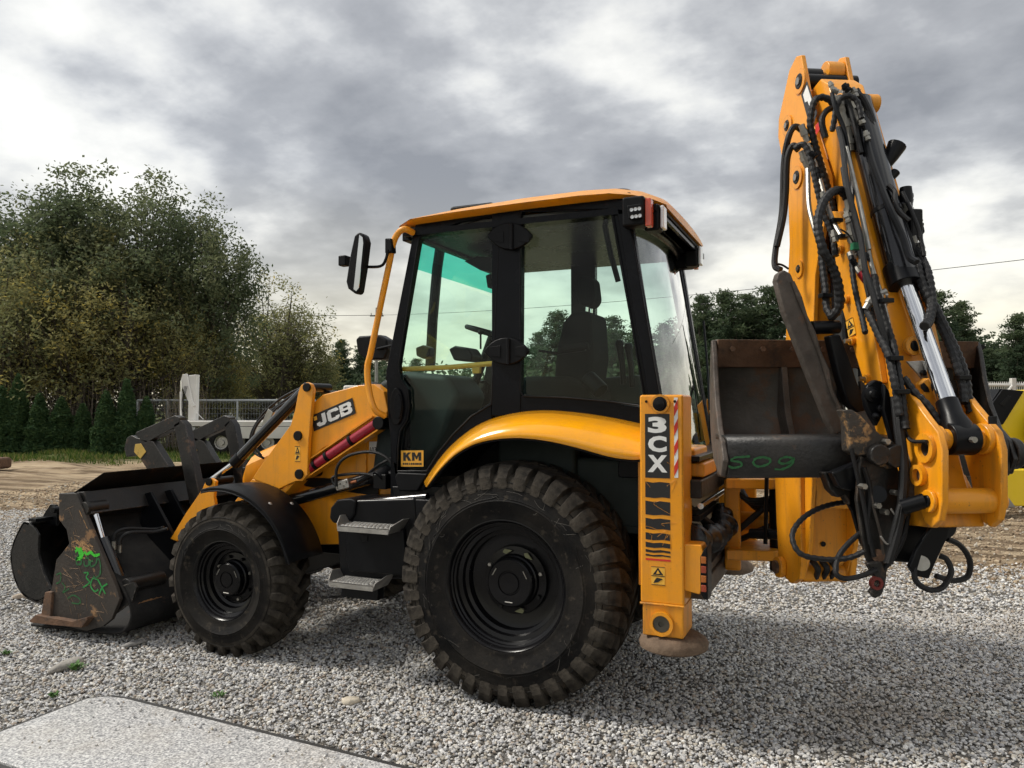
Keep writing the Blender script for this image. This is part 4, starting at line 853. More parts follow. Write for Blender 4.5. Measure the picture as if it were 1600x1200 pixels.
# ---- cab interior
m = MB(); m.box((-.95, -.70, .98), (.80, .70, 1.02)); m.build('cab_floor', CON, VEH)
m = MB(); m.box((.30, -.70, 1.0), (.84, .70, 1.42)); m.box((-.2, -.74, 1.02), (.32, -.62, 1.66)); m.build('seat_base_console', CON, VEH, bevel=.03)
st = empty('operator_seat', (0, 0, 0), VEH)
def prof(P, y0, y1, name, mt, par, bev=.04): return MB().prism([PY(x, y, 0) + np.array([0, y0, 0]) for x, y in P], (0, y1-y0, 0)).build(name, mt, par, bevel=bev, seg=3)
prof([(894, 508), (906, 492), (936, 490), (940, 560), (934, 606), (905, 612), (880, 596), (884, 550)], -.21, .21, 'backrest', SEAT, st)
prof([(908, 438), (918, 433), (932, 436), (936, 470), (928, 482), (912, 480), (907, 465)], -.10, .10, 'headrest', SEAT, st, .03)
prof([(835, 590), (905, 590), (940, 604), (940, 640), (835, 635)], -.27, .27, 'cushion', SEAT, st)
MB().box((-.02, -.2, 1.02), (.4, .2, 1.42)).build('suspension', CON, st, bevel=.02)
for dy in (-.05, .05): MB().cyl(PY(921, 478, 0)+np.array([0, dy, 0]), PY(920, 498, 0)+np.array([0, dy, 0]), .010, n=8).build('headrest_post', CH, st)
MB().tube([PY(842, 548, -.30), PY(870, 552, -.30), PY(915, 546, -.30)], .010, 6).build('seat_lever', BP, st)
MB().tube([PY(940, 330, -.55), PY(955, 400, -.50), PY(966, 440, -.45)], .018, 6).build('seat_belt', BP, st)
m = MB(); m.cyl(PY(880, 545, -.33), PY(920, 540, -.33), .022); m.build('armrest', SEAT, st)
stc = prof([(650, 600), (690, 585), (752, 590), (772, 620), (740, 690), (700, 740), (640, 740), (648, 680)], -.55, -.1, 'steering_console', CON, VEH, .05)
m = MB(); c = PY(770, 522, -.05); ax = np.array([.30, 0, .95]); ax /= np.linalg.norm(ax)
x_ = np.array([.95, 0, -.30]); y2 = np.array([0, 1.0, 0]); m.tube([c+(x_*math.cos(t)+y2*math.sin(t))*.20 for t in np.linspace(0, 2*math.pi, 33)], .017, 8)
for t in (0, 2.1, 4.2): m.cyl(c, c+(x_*math.cos(t)+y2*math.sin(t))*.19, .014, n=6)
m.cyl(c, PY(735, 620, -.1), .03); m.build('steering_wheel', BP, VEH)
m = MB(); c = PY(751, 519, -.26); m.tube([c+np.array([0, 0, -.12]), c], .007, 6); m.lathe([(.0001, -.022), (.018, -.012), (.022, 0), (.018, .012), (.0001, .022)], c, (0, 0, 1), 12); m.build('wheel_knob', BP, VEH)
m = MB(); m.prism([PY(x, y, -.35) for x, y in ((700, 545), (710, 540), (730, 543), (738, 555), (735, 565), (708, 563))], (0, .18, 0)); m.build('dash_display', BP, VEH, bevel=.015)
m = MB(); m.prism([PY(x, y, -.30) for x, y in ((649, 543), (660, 539), (671, 543), (671, 556), (661, 561), (650, 556))], (0, .08, 0)); m.build('dash_gauge', BP, VEH, bevel=.01)
m = MB(); m.tube([PY(624, 577, -.70), PY(700, 574, -.70), PY(770, 568, -.70)], .017, 10); m.build('door_grab_bar', mat('dull_yellow_bar', (.55, .33, .03), .4), VEH); m = MB(); m.prism([PY(x, y, -.71) for x, y in ((736, 570), (750, 569), (749, 583), (738, 584))], (0, .03, 0)); m.build('grab_bar_bracket', mat('dull_yellow_bracket', (.50, .30, .03), .4), VEH, bevel=.004)
for (x, y) in ((968, 540), (982, 545)):
    m = MB(); m.tube([PY(x+6, y+60, .30), PY(x+4, y+28, .30), PY(x, y, .30)], [.022, .022, .03], 8); m.lathe([(.0001, -.03), (.03, -.018), (.034, 0), (.025, .025), (.0001, .03)], PY(x, y-3, .30), (0, 0, 1), 10); m.build('control_lever', BP, VEH)
m = MB(); m.prism([PY(x, y, .30) for x, y in ((940, 590), (1000, 585), (1010, 640), (935, 640))], (0, .3, 0)); m.build('control_pod', CON, VEH, bevel=.03)
m = MB(); m.cyl(PY(918, 590, -.42), PY(940, 612, -.46), .055, n=16); m.build('flask_holder', BP, VEH, bevel=.01)
m = MB(); m.lathe([(.0001, -.04), (.03, -.03), (.042, 0), (.03, .03), (.0001, .04)], PY(905, 355, -.2), (0, 0, 1), 14); m.tube([PY(905, 340, -.2), PY(905, 352, -.2)], .012, 6); m.build('roof_fan', BP, VEH)
m = MB(); m.tube([PY(x, y, .62) for x, y in ((690, 372), (683, 420), (676, 500), (672, 580))], .045, 10); m.build('far_front_pillar_cover', BC, VEH)
m = MB(); m.prism([PY(x, y, -.1) for x, y in ((725, 408), (745, 400), (772, 402), (772, 425), (750, 422))], (0, .5, 0)); m.build('sun_visor', BP, VEH, bevel=.006)
m = MB(); m.prism([PY(x, y, .0) for x, y in ((758, 430), (766, 427), (770, 448), (761, 450))], (0, .2, 0)); m.build('inside_mirror', BP, VEH, bevel=.01)

# ---- front shovel (six-in-one)
SY = 1.17
SIDEP = [(92, 771), (119, 771), (181, 917), (187, 936), (174, 968), (160, 979), (135, 986), (77, 973), (80, 923), (88, 875), (108, 850), (104, 828), (92, 812)]
for s in (-1, 1):
    P = SP(-SY, SIDEP); P = P if s < 0 else mir(P)
    o = MB().prism(P, (0, -s*.03, 0)).build('shovel_side_plate', BSO, VEH, bevel=.004)
    if s < 0: o['label'] = 'scratched shovel side plate with green marker numbers'
# back sheet profile (X, Z) swept across the width
bp_ = [(-3.66, 1.06), (-3.60, .98), (-3.52, .86), (-3.44, .74), (-3.36, .66), (-3.22, .56), (-3.06, .44), (-2.95, .30), (-2.93, .21), (-2.98, .13), (-3.10, .085), (-3.6, .06), (-4.0, .045)]
m = MB(); m.loft([[np.array([q[0], y, q[2]]) for q in catmull([(a, 0, b) for a, b in bp_], 4)] for y in np.linspace(-SY+.03, SY-.03, 3)]); m.build('shovel_back', BSM, VEH, solid=.02, ang=50)
m = MB(); m.prism([(-3.60, 0, 1.075), (-3.44, 0, 1.09), (-3.35, 0, .93), (-3.44, 0, .88)], (0, 1, 0)); m.v = [(x, (-SY+.035) if y < .5 else SY-.035, z) for x, y, z in m.v]; m.build('shovel_top_beam', BS, VEH, bevel=.006)
# spill guard above the beam
g0, g1 = PY(115, 770, -SY+.03), PY(136, 743, -SY+.03)
m = MB(); m.prism([(g0[0], -SY+.03, g0[2]), (g1[0], -SY+.16, g1[2]+.005), (g1[0], SY-.16, g1[2]+.005), (g0[0], SY-.03, g0[2])], (.018, 0, .010)); m.build('spill_guard', BS, VEH, bevel=.003)
# shoe and wear bar at the near tip
m = MB(); m.prism(SP(-SY-.02, [(70, 925), (81, 925), (78, 968), (63, 964)]), (0, .05, 0)); o = m.build('corner_guard', RS, VEH, bevel=.006); o['label'] = 'rusty upright guard at the shovel tip'
m = MB(); m.prism(SP(-SY-.05, [(45, 970), (55, 961), (83, 966), (112, 971), (136, 964), (137, 968), (127, 981), (83, 977), (48, 973)]), (0, .10, 0)); m.build('cutting_shoe', RS, VEH, bevel=.004)
for y in np.linspace(-.95, 1.05, 8): m = MB(); m.prism([(-3.98, y-.05, .03), (-4.14, y-.025, .03), (-4.14, y+.025, .03), (-3.98, y+.05, .03)], (0, 0, .035)); m.build('shovel_tooth', RS, VEH, bevel=.004)
# ribs on the back
for px_, Y in ((235, -.62), (258, -.42), (0, .42), (0, .62)):
    m = MB(); m.prism([(-3.42, Y, 1.02), (-3.34, Y, 1.04), (-2.88, Y, .44), (-2.86, Y, .25), (-2.96, Y, .22), (-3.06, Y, .42), (-3.46, Y, .72)], (0, .028, 0)); m.build('shovel_rib', BK, VEH, bevel=.003)
# clam ram on the near side
A, B, Cc = PY(146, 793, -1.08), PY(160, 843, -1.08), PY(190, 914, -1.08)
rm = MB().cyl(B, Cc, .050, n=22).build('clam_ram', RAM, VEH); MB().cyl(A, B, .025, n=16).build('ram_rod', CH, rm)
m = MB(); m.cyl(A+np.array([0, -.08, 0]), A+np.array([0, .10, 0]), .05, n=18); m.build('ram_eye', BS, rm, bevel=.004)
c = PY(196, 916, -1.12); m = MB(); m.cyl(c, c+np.array([0, .32, 0]), .055, n=20); m.build('clam_pivot', BS, VEH, bevel=.005)
m = side(-1.13, [(180, 918), (208, 910), (213, 918), (206, 940), (166, 970)], .02); m.build('pivot_gusset', BS, VEH, bevel=.003)
hose([PY(150, 800, -1.02), PY(166, 850, -1.0), PY(188, 895, -1.0), PY(200, 908, -1.0)], .011)
hose([np.array(PX(x, y, xx)) for x, y, xx in ((177, 846, -3.25), (182, 832, -3.24), (200, 826, -3.2), (240, 827, -3.12), (256, 824, -3.05))], .013)
hose([np.array(PX(x, y, xx)) for x, y, xx in ((186, 852, -3.2), (190, 840, -3.2), (205, 832, -3.15), (240, 831, -3.08), (262, 826, -3.0))], .013)
for x, y in ((178, 846), (187, 851)): q = PX(x, y, -3.22); MB().cyl(q, q+np.array([.0, .0, -.06]), .016, n=8).build('hose_fitting', FIT, VEH)
# folding forks on the shovel
def fork(Y, A1, label):
    o_ = empty('folding_fork', (0, 0, 0), VEH); o_['label'] = label
    def pr_(pts, th, nm, mt=BS, dy=0): return MB().prism(SP(Y+dy, pts), (0, th, 0)).build(nm, mt, o_, bevel=.006)
    for nm, pts in A1.items():
        if nm == 'patch': pr_(pts, .006, 'worn_paint_patch', mat('patch_yellow', (.55, .36, .07), .6, var=.2, wear=.8, wcol=(.05, .04, .03), wth=.58, wscale=30), -.006)
        else: pr_(pts, .075, nm)
fork(-.33, {'arm': [(211, 680), (213, 675), (272, 649), (281, 652), (281, 663), (273, 668), (228, 692), (220, 688)], 'leg': [(271, 664), (282, 656), (289, 664), (311, 772), (300, 796), (296, 788)],
            'foot': [(198, 684), (205, 680), (213, 684), (239, 690), (268, 736), (232, 737), (216, 713), (207, 712), (197, 714), (194, 700)], 'patch': [(211, 694), (220, 693), (228, 706), (219, 717), (209, 706)]}, 'folded fork frame nearer the camera on the shovel')
fork(.31, {'arm': [(292, 679), (297, 674), (350, 649), (359, 652), (359, 661), (352, 668), (306, 690), (298, 688)], 'leg': [(350, 664), (360, 655), (366, 664), (384, 752), (374, 776), (368, 760)],
           'foot': [(290, 684), (298, 680), (318, 690), (344, 734), (311, 734), (298, 712), (289, 708)], 'patch': [(294, 692), (302, 692), (308, 704), (301, 714), (294, 708)]}, 'folded fork frame farther from the camera on the shovel')
# hand-painted numbers on the side plate
def strokes(name, mt, plane, lines, r, parent):
    m = MB(); rs = random.Random(len(lines)*7); n_ = np.cross(plane(110, 800)-plane(100, 800), plane(100, 810)-plane(100, 800)); n_ /= np.linalg.norm(n_)
    if n_ @ (CAM-plane(100, 800)) < 0: n_ = -n_
    for li, ln in enumerate(lines):
        P = catmull([np.array(plane(x, y)) for x, y in ln], 7); A_, B_ = [], []
        for i in range(len(P)):
            t_ = P[min(i+1, len(P)-1)]-P[max(i-1, 0)]; t_ /= np.linalg.norm(t_)+1e-9; s_ = np.cross(t_, n_)*r*rs.uniform(.6, 1.25); o_ = n_*(.0012+.0004*li)
            A_.append(P[i]+s_+o_); B_.append(P[i]-s_+o_)
        m.loft([A_, B_])
    return m.build(name, mt, parent, smooth=False)
pl = lambda x, y: PY(x, y, -SY-.0005)
D_ = [[(124, 857), (119, 863), (121, 872), (127, 870), (127, 863)], [(131, 866), (133, 874), (139, 872), (138, 862), (133, 862)], [(146, 866), (141, 868), (143, 875), (150, 871), (152, 864), (156, 866), (157, 885), (150, 893), (146, 890)]]
strokes('marker_number', GRD, pl, D_[:0]+[[(x, y+10) for x, y in l_] for l_ in D_], .0075, VEH)
strokes('marker_number', GRF, pl, [[(131, 895), (138, 895), (135, 902), (140, 910), (130, 918)], [(152, 905), (145, 904), (142, 915), (148, 924), (154, 921)], [(153, 905), (165, 928)], [(168, 912), (160, 918), (155, 930)]], .0065, VEH)
strokes('marker_number', GRD, pl, [[(88, 898), (95, 896), (94, 908), (88, 912)], [(97, 910), (102, 918), (98, 926), (108, 920)], [(106, 935), (115, 930), (125, 936), (124, 943), (112, 942)]], .005, VEH)
strokes('marker_scribble', GRB, pl, [[(119, 855), (125, 866), (120, 874), (128, 870), (126, 855)], [(132, 862), (136, 866), (142, 863), (148, 868), (156, 866)], [(118, 862), (124, 858), (130, 866), (124, 872)]], .011, VEH)

# scratches and bared metal on the side plate
m = MB(); rs = random.Random(21)
def on_plate(x, y): return 94 < x < 115+(y-771)*.40 and not (803 < y < 864 and x < 111)
for k in range(60):
    x = rs.uniform(96, 160); y = rs.uniform(780, 960); a = rs.uniform(-.5, 1.6); l_ = rs.uniform(6, 26); x2, y2 = x+math.cos(a)*l_, y+math.sin(a)*l_
    if on_plate(x, y) and on_plate(x2, y2): m.tube([pl(x, y), pl((x+x2)/2+rs.uniform(-1, 1), (y+y2)/2), pl(x2, y2)], .0008, 4, smooth=3)
q = m.build('plate_scratches', mat('bare_tan_steel', (.30, .18, .09), .6, .2), VEH); q['kind'] = 'stuff'
ls = []
for k in range(95):
    x = rs.gauss(128, 11); y = 848+(x-110)*.30+rs.gauss(0, 5); a = rs.uniform(-.2, 1.2); l_ = rs.uniform(2, 9)
    if k > 70: x = rs.uniform(111, 116); y = rs.uniform(828, 860); a = 1.4
    if k > 84: x = rs.uniform(122, 134); y = 790+(x-120)*2.2; a = 1.1
    if on_plate(x, y) and on_plate(x+math.cos(a)*l_, y+math.sin(a)*l_): ls.append([(x, y), (x+math.cos(a)*l_*.5, y+math.sin(a)*l_*.5+rs.uniform(-1, 1)), (x+math.cos(a)*l_, y+math.sin(a)*l_)])
m = MB()
for k, l_ in enumerate(ls):
    P = catmull([PY(x, y, -SY-.0006-.00001*k) for x, y in l_], 4); wd = rs.uniform(.0015, .006)
    m.loft([[p+np.array([0, 0, wd]) for p in P], [p-np.array([0, 0, wd*rs.uniform(.4, 1)]) for p in P]])
q = m.build('bared_rust', mat('bared_rust_steel', (.40, .23, .10), .75, var=.4, scale=40), VEH, smooth=False); q['kind'] = 'stuff'
strokes('rust_stain', mat('shovel_rust', (.24, .125, .055), .85, var=.4, scale=30, bump=.3), lambda x, y: PX(x, y, -2.925), [[(214, 948), (226, 942), (244, 937), (258, 936)], [(218, 952), (236, 944), (254, 941)]], .018, VEH)

# ---- stabiliser legs at the back
def leg(s):
    g = (lambda P: P) if s < 0 else mir
    x0, x1, yo, yi, zt, zb = .825, 1.055, -1.165, -.93, 1.79, .535
    def bx_(m, a, b): m.prism(g([np.array(p) for p in ((a[0], a[1], a[2]), (b[0], a[1], a[2]), (b[0], b[1], a[2]), (a[0], b[1], a[2]))]), (0, 0, b[2]-a[2])); return m
    o = bx_(MB(), (x0, yo, .70), (x1, yi, zt)).build('stabiliser_leg', Y_, VEH, bevel=.012)
    bx_(MB(), (x0+.012, yo-.004, zb), (x1-.004, yi, .698)).build('inner_leg', YW, o, bevel=.008)
    if s > 0: pass
    # weld bead between the two
    MB().tube(g([np.array([x0, yo-.002, .70]), np.array([(x0+x1)/2, yo-.006, .702]), np.array([x1, yo-.002, .70])]), .007, 6, smooth=4).build('weld', YW, o)
    m = MB(); c = g([np.array([.945, -1.05, 0])])[0]
    m.lathe([(.0001, .536), (.09, .536), (.14, .528), (.172, .508), (.182, .486), (.178, .462), (.15, .448), (.0001, .445)], (c[0]+.03, c[1], 0), (0, 0, 1), 28); m.build('foot_pad', PAD, o)
    if s < 0:
        c = np.array([.938, yo-.004, 1.742]); MB().lathe([(.044, 0), (.044, -.012), (.030, -.016), (.028, -.03), (.0001, -.034)], c, (0, 1, 0), 20).build('top_pin', BK, o); MB().ring(c+np.array([0, .003, 0]), c-np.array([0, .014, 0]), .050, .038).build('pin_boss', YW, o)
        c = np.array([.94, yo-.006, .605]); MB().ring(c, c-np.array([0, .022, 0]), .062, .044).build('pin_boss', Y_, o); MB().lathe([(.043, 0), (.042, -.016), (.016, -.016), (.014, -.008), (.0001, -.008)], c, (0, 1, 0), 20).build('foot_pin', mat('oily_pin', (.08, .075, .06), .5, .5), o)
        for dx in (-.075, .075): bolt((.938+dx, yo-.002, 1.755), (0, -1, 0), .008, .006, o, BK)
        # lettering plate
        fr = frame_of(np.array([.855, yo-.0005, .0]), np.array([.985, yo-.0005, .0]), np.array([.855, yo-.0005, 1.0]))
        b_ = plate('model_plate', DK, fr, 0, .001, VEH, 0, 1, 1.355, 1.69)
        text('lettering', '3', WH, fr, .0014, b_, .12, .88, 1.59, 1.675, .05); text('lettering', 'C', WH, fr, .0014, b_, .12, .88, 1.49, 1.575, .05); text('lettering', 'X', WH, fr, .0014, b_, .10, .9, 1.385, 1.475, .05)
        for k, (za, zb_) in enumerate(((1.25, 1.335), (1.16, 1.235), (1.085, 1.145), (1.03, 1.07), (.99, 1.02), (.965, .982), (.945, .958))):
            rr = random.Random(k); shapes('stripe_decal', DK, [[(0, za+.003), (.35, za), (.7, za+.005), (1, za+.002), (1, zb_-.004), (.6, zb_), (.3, zb_-.005), (0, zb_)]], fr, 0, VEH, .001)
        shapes('red_line', RV, [[(0, .925), (1, .925), (1, .935), (0, .935)]], fr, 0, VEH, .001)
        sc_ = MB(); rr = random.Random(4)
        for k in range(9):
            a = np.array([.86+rr.random()*.12, yo-.0017, 1.0+rr.random()*.55]); sc_.tube([a, a+np.array([rr.uniform(-.05, .06), 0, rr.uniform(-.05, .05)]), a+np.array([rr.uniform(-.06, .10), 0, rr.uniform(-.08, .04)])], .0007, 4, smooth=3)
        q = sc_.build('scratches', YW, VEH); q['kind'] = 'stuff'
        fr2 = frame_of(np.array([.885, yo-.0005, .80]), np.array([.955, yo-.0005, .80]), np.array([.885, yo-.0005, .895])); warning(fr2, VEH)
        # red and white strip
        fr3 = frame_of(np.array([1.008, yo-.0005, 1.36]), np.array([1.028, yo-.0005, 1.36]), np.array([1.008, yo-.0005, 1.775])); b_ = plate('reflector_strip', WH, fr3, 0, .001, VEH)
        shapes('red_band', RV, [[(0, a), (1, a+.10), (1, a+.22), (0, a+.12)] for a in (.02, .27, .52, .76)], fr3, .0012, b_)
        # lamp guard
        m = MB(); m.prism([np.array(p) for p in ((1.05, -1.15, .78), (1.05, -1.15, 1.02), (1.14, -1.15, 1.02), (1.15, -1.15, .99), (1.15, -1.15, .80), (1.13, -1.15, .765))], (0, .12, 0)); lg = m.build('lamp_guard', Y_, VEH, bevel=.008)
        m = MB(); m.prism([np.array(p) for p in ((1.135, -1.158, .77), (1.135, -1.158, .96), (1.155, -1.158, 1.0), (1.172, -1.158, 1.02), (1.172, -1.158, .74), (1.15, -1.158, .75))], (0, .13, 0)); lb = m.build('lamp_box', BP, lg, bevel=.006)
        for k in range(4): MB().box((1.14, -1.166, .785+k*.048), (1.166, -1.156, .82+k*.048)).build('lens', mat('amber_lens%d' % k, (.40, .12, .02) if k % 2 else (.30, .05, .02), .25, coat=.4), lg, bevel=.003)
    return o
leg(-1); leg(1)
# ---- sideshift frame: two rails across the back, plates and rods
m = MB(); m.box((1.02, -.98, 1.235), (1.115, .98, 1.335)); o = m.build('sideshift_rail', BS, VEH, bevel=.008); o['label'] = 'upper worn sideshift rail'
m = MB(); m.box((1.03, -.98, .70), (1.135, .98, .80)); m.box((.98, -.98, .802), (1.12, .98, .845)); o = m.build('sideshift_rail', WS, VEH, bevel=.008); o['label'] = 'lower sideshift rail'
MB().box((.88, -.92, .72), (.92, .92, 1.42)).build('sideshift_back_plate', BK, VEH, bevel=.005)
MB().cyl((1.10, -.93, 1.19), (1.10, .9, 1.19), .017, n=12).build('shift_rod', CH, VEH)
MB().box((1.0, -.9, 1.10), (1.09, -.2, 1.135)).build('hose_tray', BK, VEH, bevel=.005)
MB().box((.80, -.95, 1.43), (1.10, .95, 1.46)).build('rear_step_plate', BK, VEH, bevel=.006)
MB().box((1.0, -.92, 1.345), (1.12, -.5, 1.42)).build('shift_clamp', YW, VEH, bevel=.01)
# a filled black sack behind the rails
P = catmull([np.array(p) for p in ((1.06, -.98, 1.02), (1.10, -.80, .99), (1.13, -.60, .985), (1.15, -.45, 1.02), (1.12, -.32, 1.10))], 12); rr = random.Random(3)
m = MB(); m.tube(P, [.062+.014*math.sin(i*.9)+.010*math.sin(i*.37+1)+rr.uniform(-.004, .004) for i in range(len(P))], 22); m.build('hose_sleeve', BAG, VEH, ang=180)
hose([np.array(p) for p in ((1.0, -.7, 1.15), (1.15, -.55, 1.0), (1.18, -.3, .95), (1.35, -.2, 1.1))], .02)
hose([np.array(p) for p in ((1.0, -.5, 1.1), (1.12, -.4, .92), (1.2, -.2, .9), (1.4, -.15, 1.0))], .018)
# carriage on the rails
cg = MB(); cg.box((1.14, -.36, .74), (1.175, .14, 1.40)); cg.box((1.175, -.36, .74), (1.235, -.32, 1.40)); cg.box((1.175, .10, .74), (1.28, .14, 1.40)); cr_ = cg.build('sideshift_carriage', YW, VEH, bevel=.014)
for z in (.82, 1.24): m = MB(); m.prism([np.array(p) for p in ((1.165, -.46, z), (1.40, -.40, z), (1.50, -.30, z), (1.50, -.16, z), (1.40, -.06, z), (1.165, 0, z))], (0, 0, .06)); m.build('slew_lug', YW, cr_, bevel=.008)
MB().cyl((1.44, -.24, .74), (1.44, -.24, 1.42), .05, n=20).build('slew_pin', BK, VEH, bevel=.005)
MB().cyl((1.20, -.06, 1.0), (1.62, -.12, 1.02), .06, n=20).build('slew_ram', YW, VEH); MB().cyl((1.30, -.42, .98), (1.60, -.50, 1.0), .03, n=14).build('slew_ram_rod', BK, VEH)
MB().cyl(BV(1198, 745, 4.3), BV(1196, 850, 4.3), .012, n=8).build('release_cable', BK, VEH)
for k in range(5): hose([np.array([1.15, -.35+.09*k, 1.30]), np.array([1.27, -.33+.08*k, 1.17-.02*k]), np.array([1.45, -.26+.05*k, 1.18-.03*k]), BW(2.0, 4.05, 1.2-.03*k)], .016)

# ---- kingpost: box of two side plates and a front plate
u0, u1 = 1.86, 2.17
def bside(u, pts, th, m=None): m = m or MB(); return m.prism([BU(x, y, u) for x, y in pts], AX*th)
def vzp(u, pts, th, m=None): m = m or MB(); return m.prism([BW(u, v, z) for v, z in pts], AX*th)
KP = [(3.90, 1.46), (3.90, .90), (3.92, .82), (4.02, .775), (4.14, .80), (4.18, .88), (4.20, 1.10), (4.22, 1.46)]
o = vzp(u0, KP, .035).build('kingpost_plate', YW, VEH, bevel=.006); vzp(u1-.035, KP, .035).build('kingpost_plate', YW, VEH, bevel=.006)
m = MB(); m.prism([BW(u, 3.93, z) for u, z in ((u0+.036, 1.45), (u1-.036, 1.45), (u1-.036, .92), (u1-.07, .885), (u0+.09, .885), (u0+.036, .93))], VX*.03); kf = m.build('kingpost_front', YW, VEH, bevel=.006)
MB().cyl(BW(u0-.035, 4.12, .845), BW(u0+.0, 4.12, .845), .058, n=20).build('kingpost_boss', YW, VEH, bevel=.008)
MB().cyl(BW(u0-.05, 4.12, .845), BW(u1+.05, 4.12, .845), .036, n=18).build('boom_foot_pin', RS, VEH, bevel=.005)
m = MB(); m.cyl(BW(u0+.04, 3.99, .84), BW(u1-.04, 3.99, .84), .05, n=18); m.build('boom_foot_tube', YW, VEH)
for k in range(3): hose([BW(1.93+.05*k, 3.96, .93), BW(1.95+.05*k, 3.90, .88), BW(1.97+.04*k, 3.96, .82)], .016)
p = BV(1286, 850, 3.925); MB().cyl(p, p-VX*.004, .014, n=14).build('grease_hole', BK, kf)
p = BV(1265, 764, 3.925); MB().cyl(p, p-VX*.012, .014, n=10).build('bolt', YW, kf)

# ---- boom: two side plates with a box between, forked head
BM = [(3.945, 3.62), (3.885, 3.60), (3.855, 3.50), (3.79, 3.28), (3.72, 3.08), (3.61, 2.86), (3.60, 2.76), (3.67, 2.62), (3.76, 2.40), (3.80, 2.0), (3.80, 1.5), (3.86, 1.0), (3.95, .82), (4.08, .80), (4.14, .95), (4.13, 1.5), (4.12, 2.0), (4.08, 2.40), (4.05, 2.62), (4.06, 2.86), (4.13, 3.12), (4.18, 3.26), (4.17, 3.36), (4.03, 3.58)]
UL, UR = 1.885, 2.155
bo = vzp(UL, BM, .026).build('boom_side_plate', Y_, VEH, bevel=.006); bo['label'] = 'left boom side plate with maker decal'
vzp(UR-.026, BM, .026).build('boom_side_plate', Y_, VEH, bevel=.006)
for nm, P in (('boom_back_web', [(4.05, 3.10), (4.03, 2.4), (4.07, 1.4), (4.09, 1.4), (4.06, 2.4), (4.08, 3.10)]), ('boom_front_web', [(3.80, 2.3), (3.83, 1.2), (3.86, 1.2), (3.83, 2.3)])):
    vzp(UL+.027, P, UR-UL-.054).build(nm, YW, VEH)
# pins through the boom
for (x, y, r, nm) in ((1247, 127, .040, 'dipper_pivot_pin'), (1228, 196, .030, 'head_pin'), (1243, 277, .036, 'dipper_ram_pin'), (1246, 420, .022, 'hose_clip_pin')):
    q = BU(x, y, UL-.012); MB().cyl(q, q+AX*(UR-UL+.05), r, n=20).build(nm, BK, VEH, bevel=.004); MB().ring(q+AX*.004, q+AX*.014, r+.026, r).build('pin_boss', Y_, VEH)
    MB().cyl(q-AX*.006, q, r*.55, n=6).build('pin_bolt', FIT, VEH)
MB().cyl(BW(UL+.03, 3.95, 3.50), BW(UL+.13, 3.95, 3.50), .055, n=20).build('pivot_tube', BK, VEH); MB().cyl(BW(UR-.12, 3.93, 3.53), BW(UR-.028, 3.93, 3.53), .058, n=20).build('pivot_tube', Y_, VEH, bevel=.006)
MB().cyl(BW(2.02, 3.76, 2.92), BW(2.02, 3.70, 1.75), .062, n=22).build('dipper_ram', RAM, VEH); MB().cyl(BW(2.02, 3.70, 1.75), BW(2.02, 3.68, 1.30), .034, n=18).build('dipper_ram_rod', CH, VEH)  # ram added inside the gap, its black also darkening the recess behind the dipper
# decal on the left head plate
fr = frame_of(BU(1251, 175, UL-.0005), BU(1262, 126, UL-.0005), BU(1257, 190, UL-.0005))
fr = frame_of(BU(1253, 150, UL-.0005), BU(1272, 205, UL-.0005), BU(1261, 127, UL-.0005))
o_, X_, Y2 = BU(1253, 150, UL-.0008), None, None
P4 = [BU(x, y, UL-.0008) for x, y in ((1252, 148), (1261, 126), (1277, 176), (1270, 200), (1264, 192))]
bd = MB().prism(P4, -AX*.0015).build('maker_plate', DK, VEH, smooth=False)
MB().prism([BU(x, y, UL-.0025) for x, y in ((1255, 148), (1261, 133), (1268, 155), (1266, 168), (1262, 158), (1258, 160))], -AX*.001).build('lettering', WH, bd, smooth=False)
MB().prism([BU(x, y, UL-.0025) for x, y in ((1263, 171), (1268, 172), (1272, 182), (1269, 192))], -AX*.001).build('lettering', WH, bd, smooth=False)
MB().prism([BU(x, y, UL-.0008) for x, y in ((1274, 196), (1280, 190), (1281, 202), (1275, 212))], -AX*.001).build('red_sticker', RV, VEH, smooth=False)

# ---- dipper: box arm hanging outside the boom
D0, D1 = 1.925, 2.115
DP = [(3.86, 3.40), (3.76, 3.42), (3.68, 3.36), (3.61, 3.20), (3.44, 2.80), (3.28, 2.35), (3.16, 2.0), (3.06, 1.70), (2.97, 1.45), (2.90, 1.30), (2.93, 1.25), (3.06, 1.25), (3.16, 1.34), (3.30, 1.62), (3.39, 1.84), (3.46, 2.1), (3.55, 2.5), (3.68, 2.95), (3.84, 3.26), (3.90, 3.36)]
dp = vzp(D0, DP, D1-D0).build('dipper', Y_, VEH, bevel=.010)
# flanges of the dipper's outer edge
m = MB()
for uu in (D0-.012, D1-.006):
    m.prism([BW(uu, v, z) for v, z in ((3.62, 3.18), (3.28, 2.35), (3.06, 1.70), (3.04, 1.70), (3.25, 2.35), (3.59, 3.18))], AX*.018)
m.build('dipper_edge_strip', Y_, dp)
# side plate carrying the bolts
bside(D0-.030, [(1296, 330), (1322, 330), (1345, 420), (1372, 560), (1378, 598), (1352, 606), (1338, 560), (1312, 470)], .030).build('dipper_side_plate', Y_, VEH, bevel=.005)
for x, y in ((1325, 468), (1334, 533), (1357, 592), (1316, 390)):
    q = BU(x, y, D0-.031); MB().cyl(q, q-AX*.018, .020, n=16).build('bolt_boss', Y_, VEH); MB().cyl(q-AX*.018, q-AX*.045, .012, n=6).build('bolt', FIT, VEH, smooth=False)
for (xa, ya) in ((1330, 510), ):
    fr = frame_of(BU(1327, 528, D0-.0310), BU(1338, 522, D0-.0310), BU(1322, 502, D0-.0310)); fr = (fr[0]-AX*0, fr[1], fr[2]); warning((fr[0]-AX*.0015, fr[1], fr[2]), VEH)
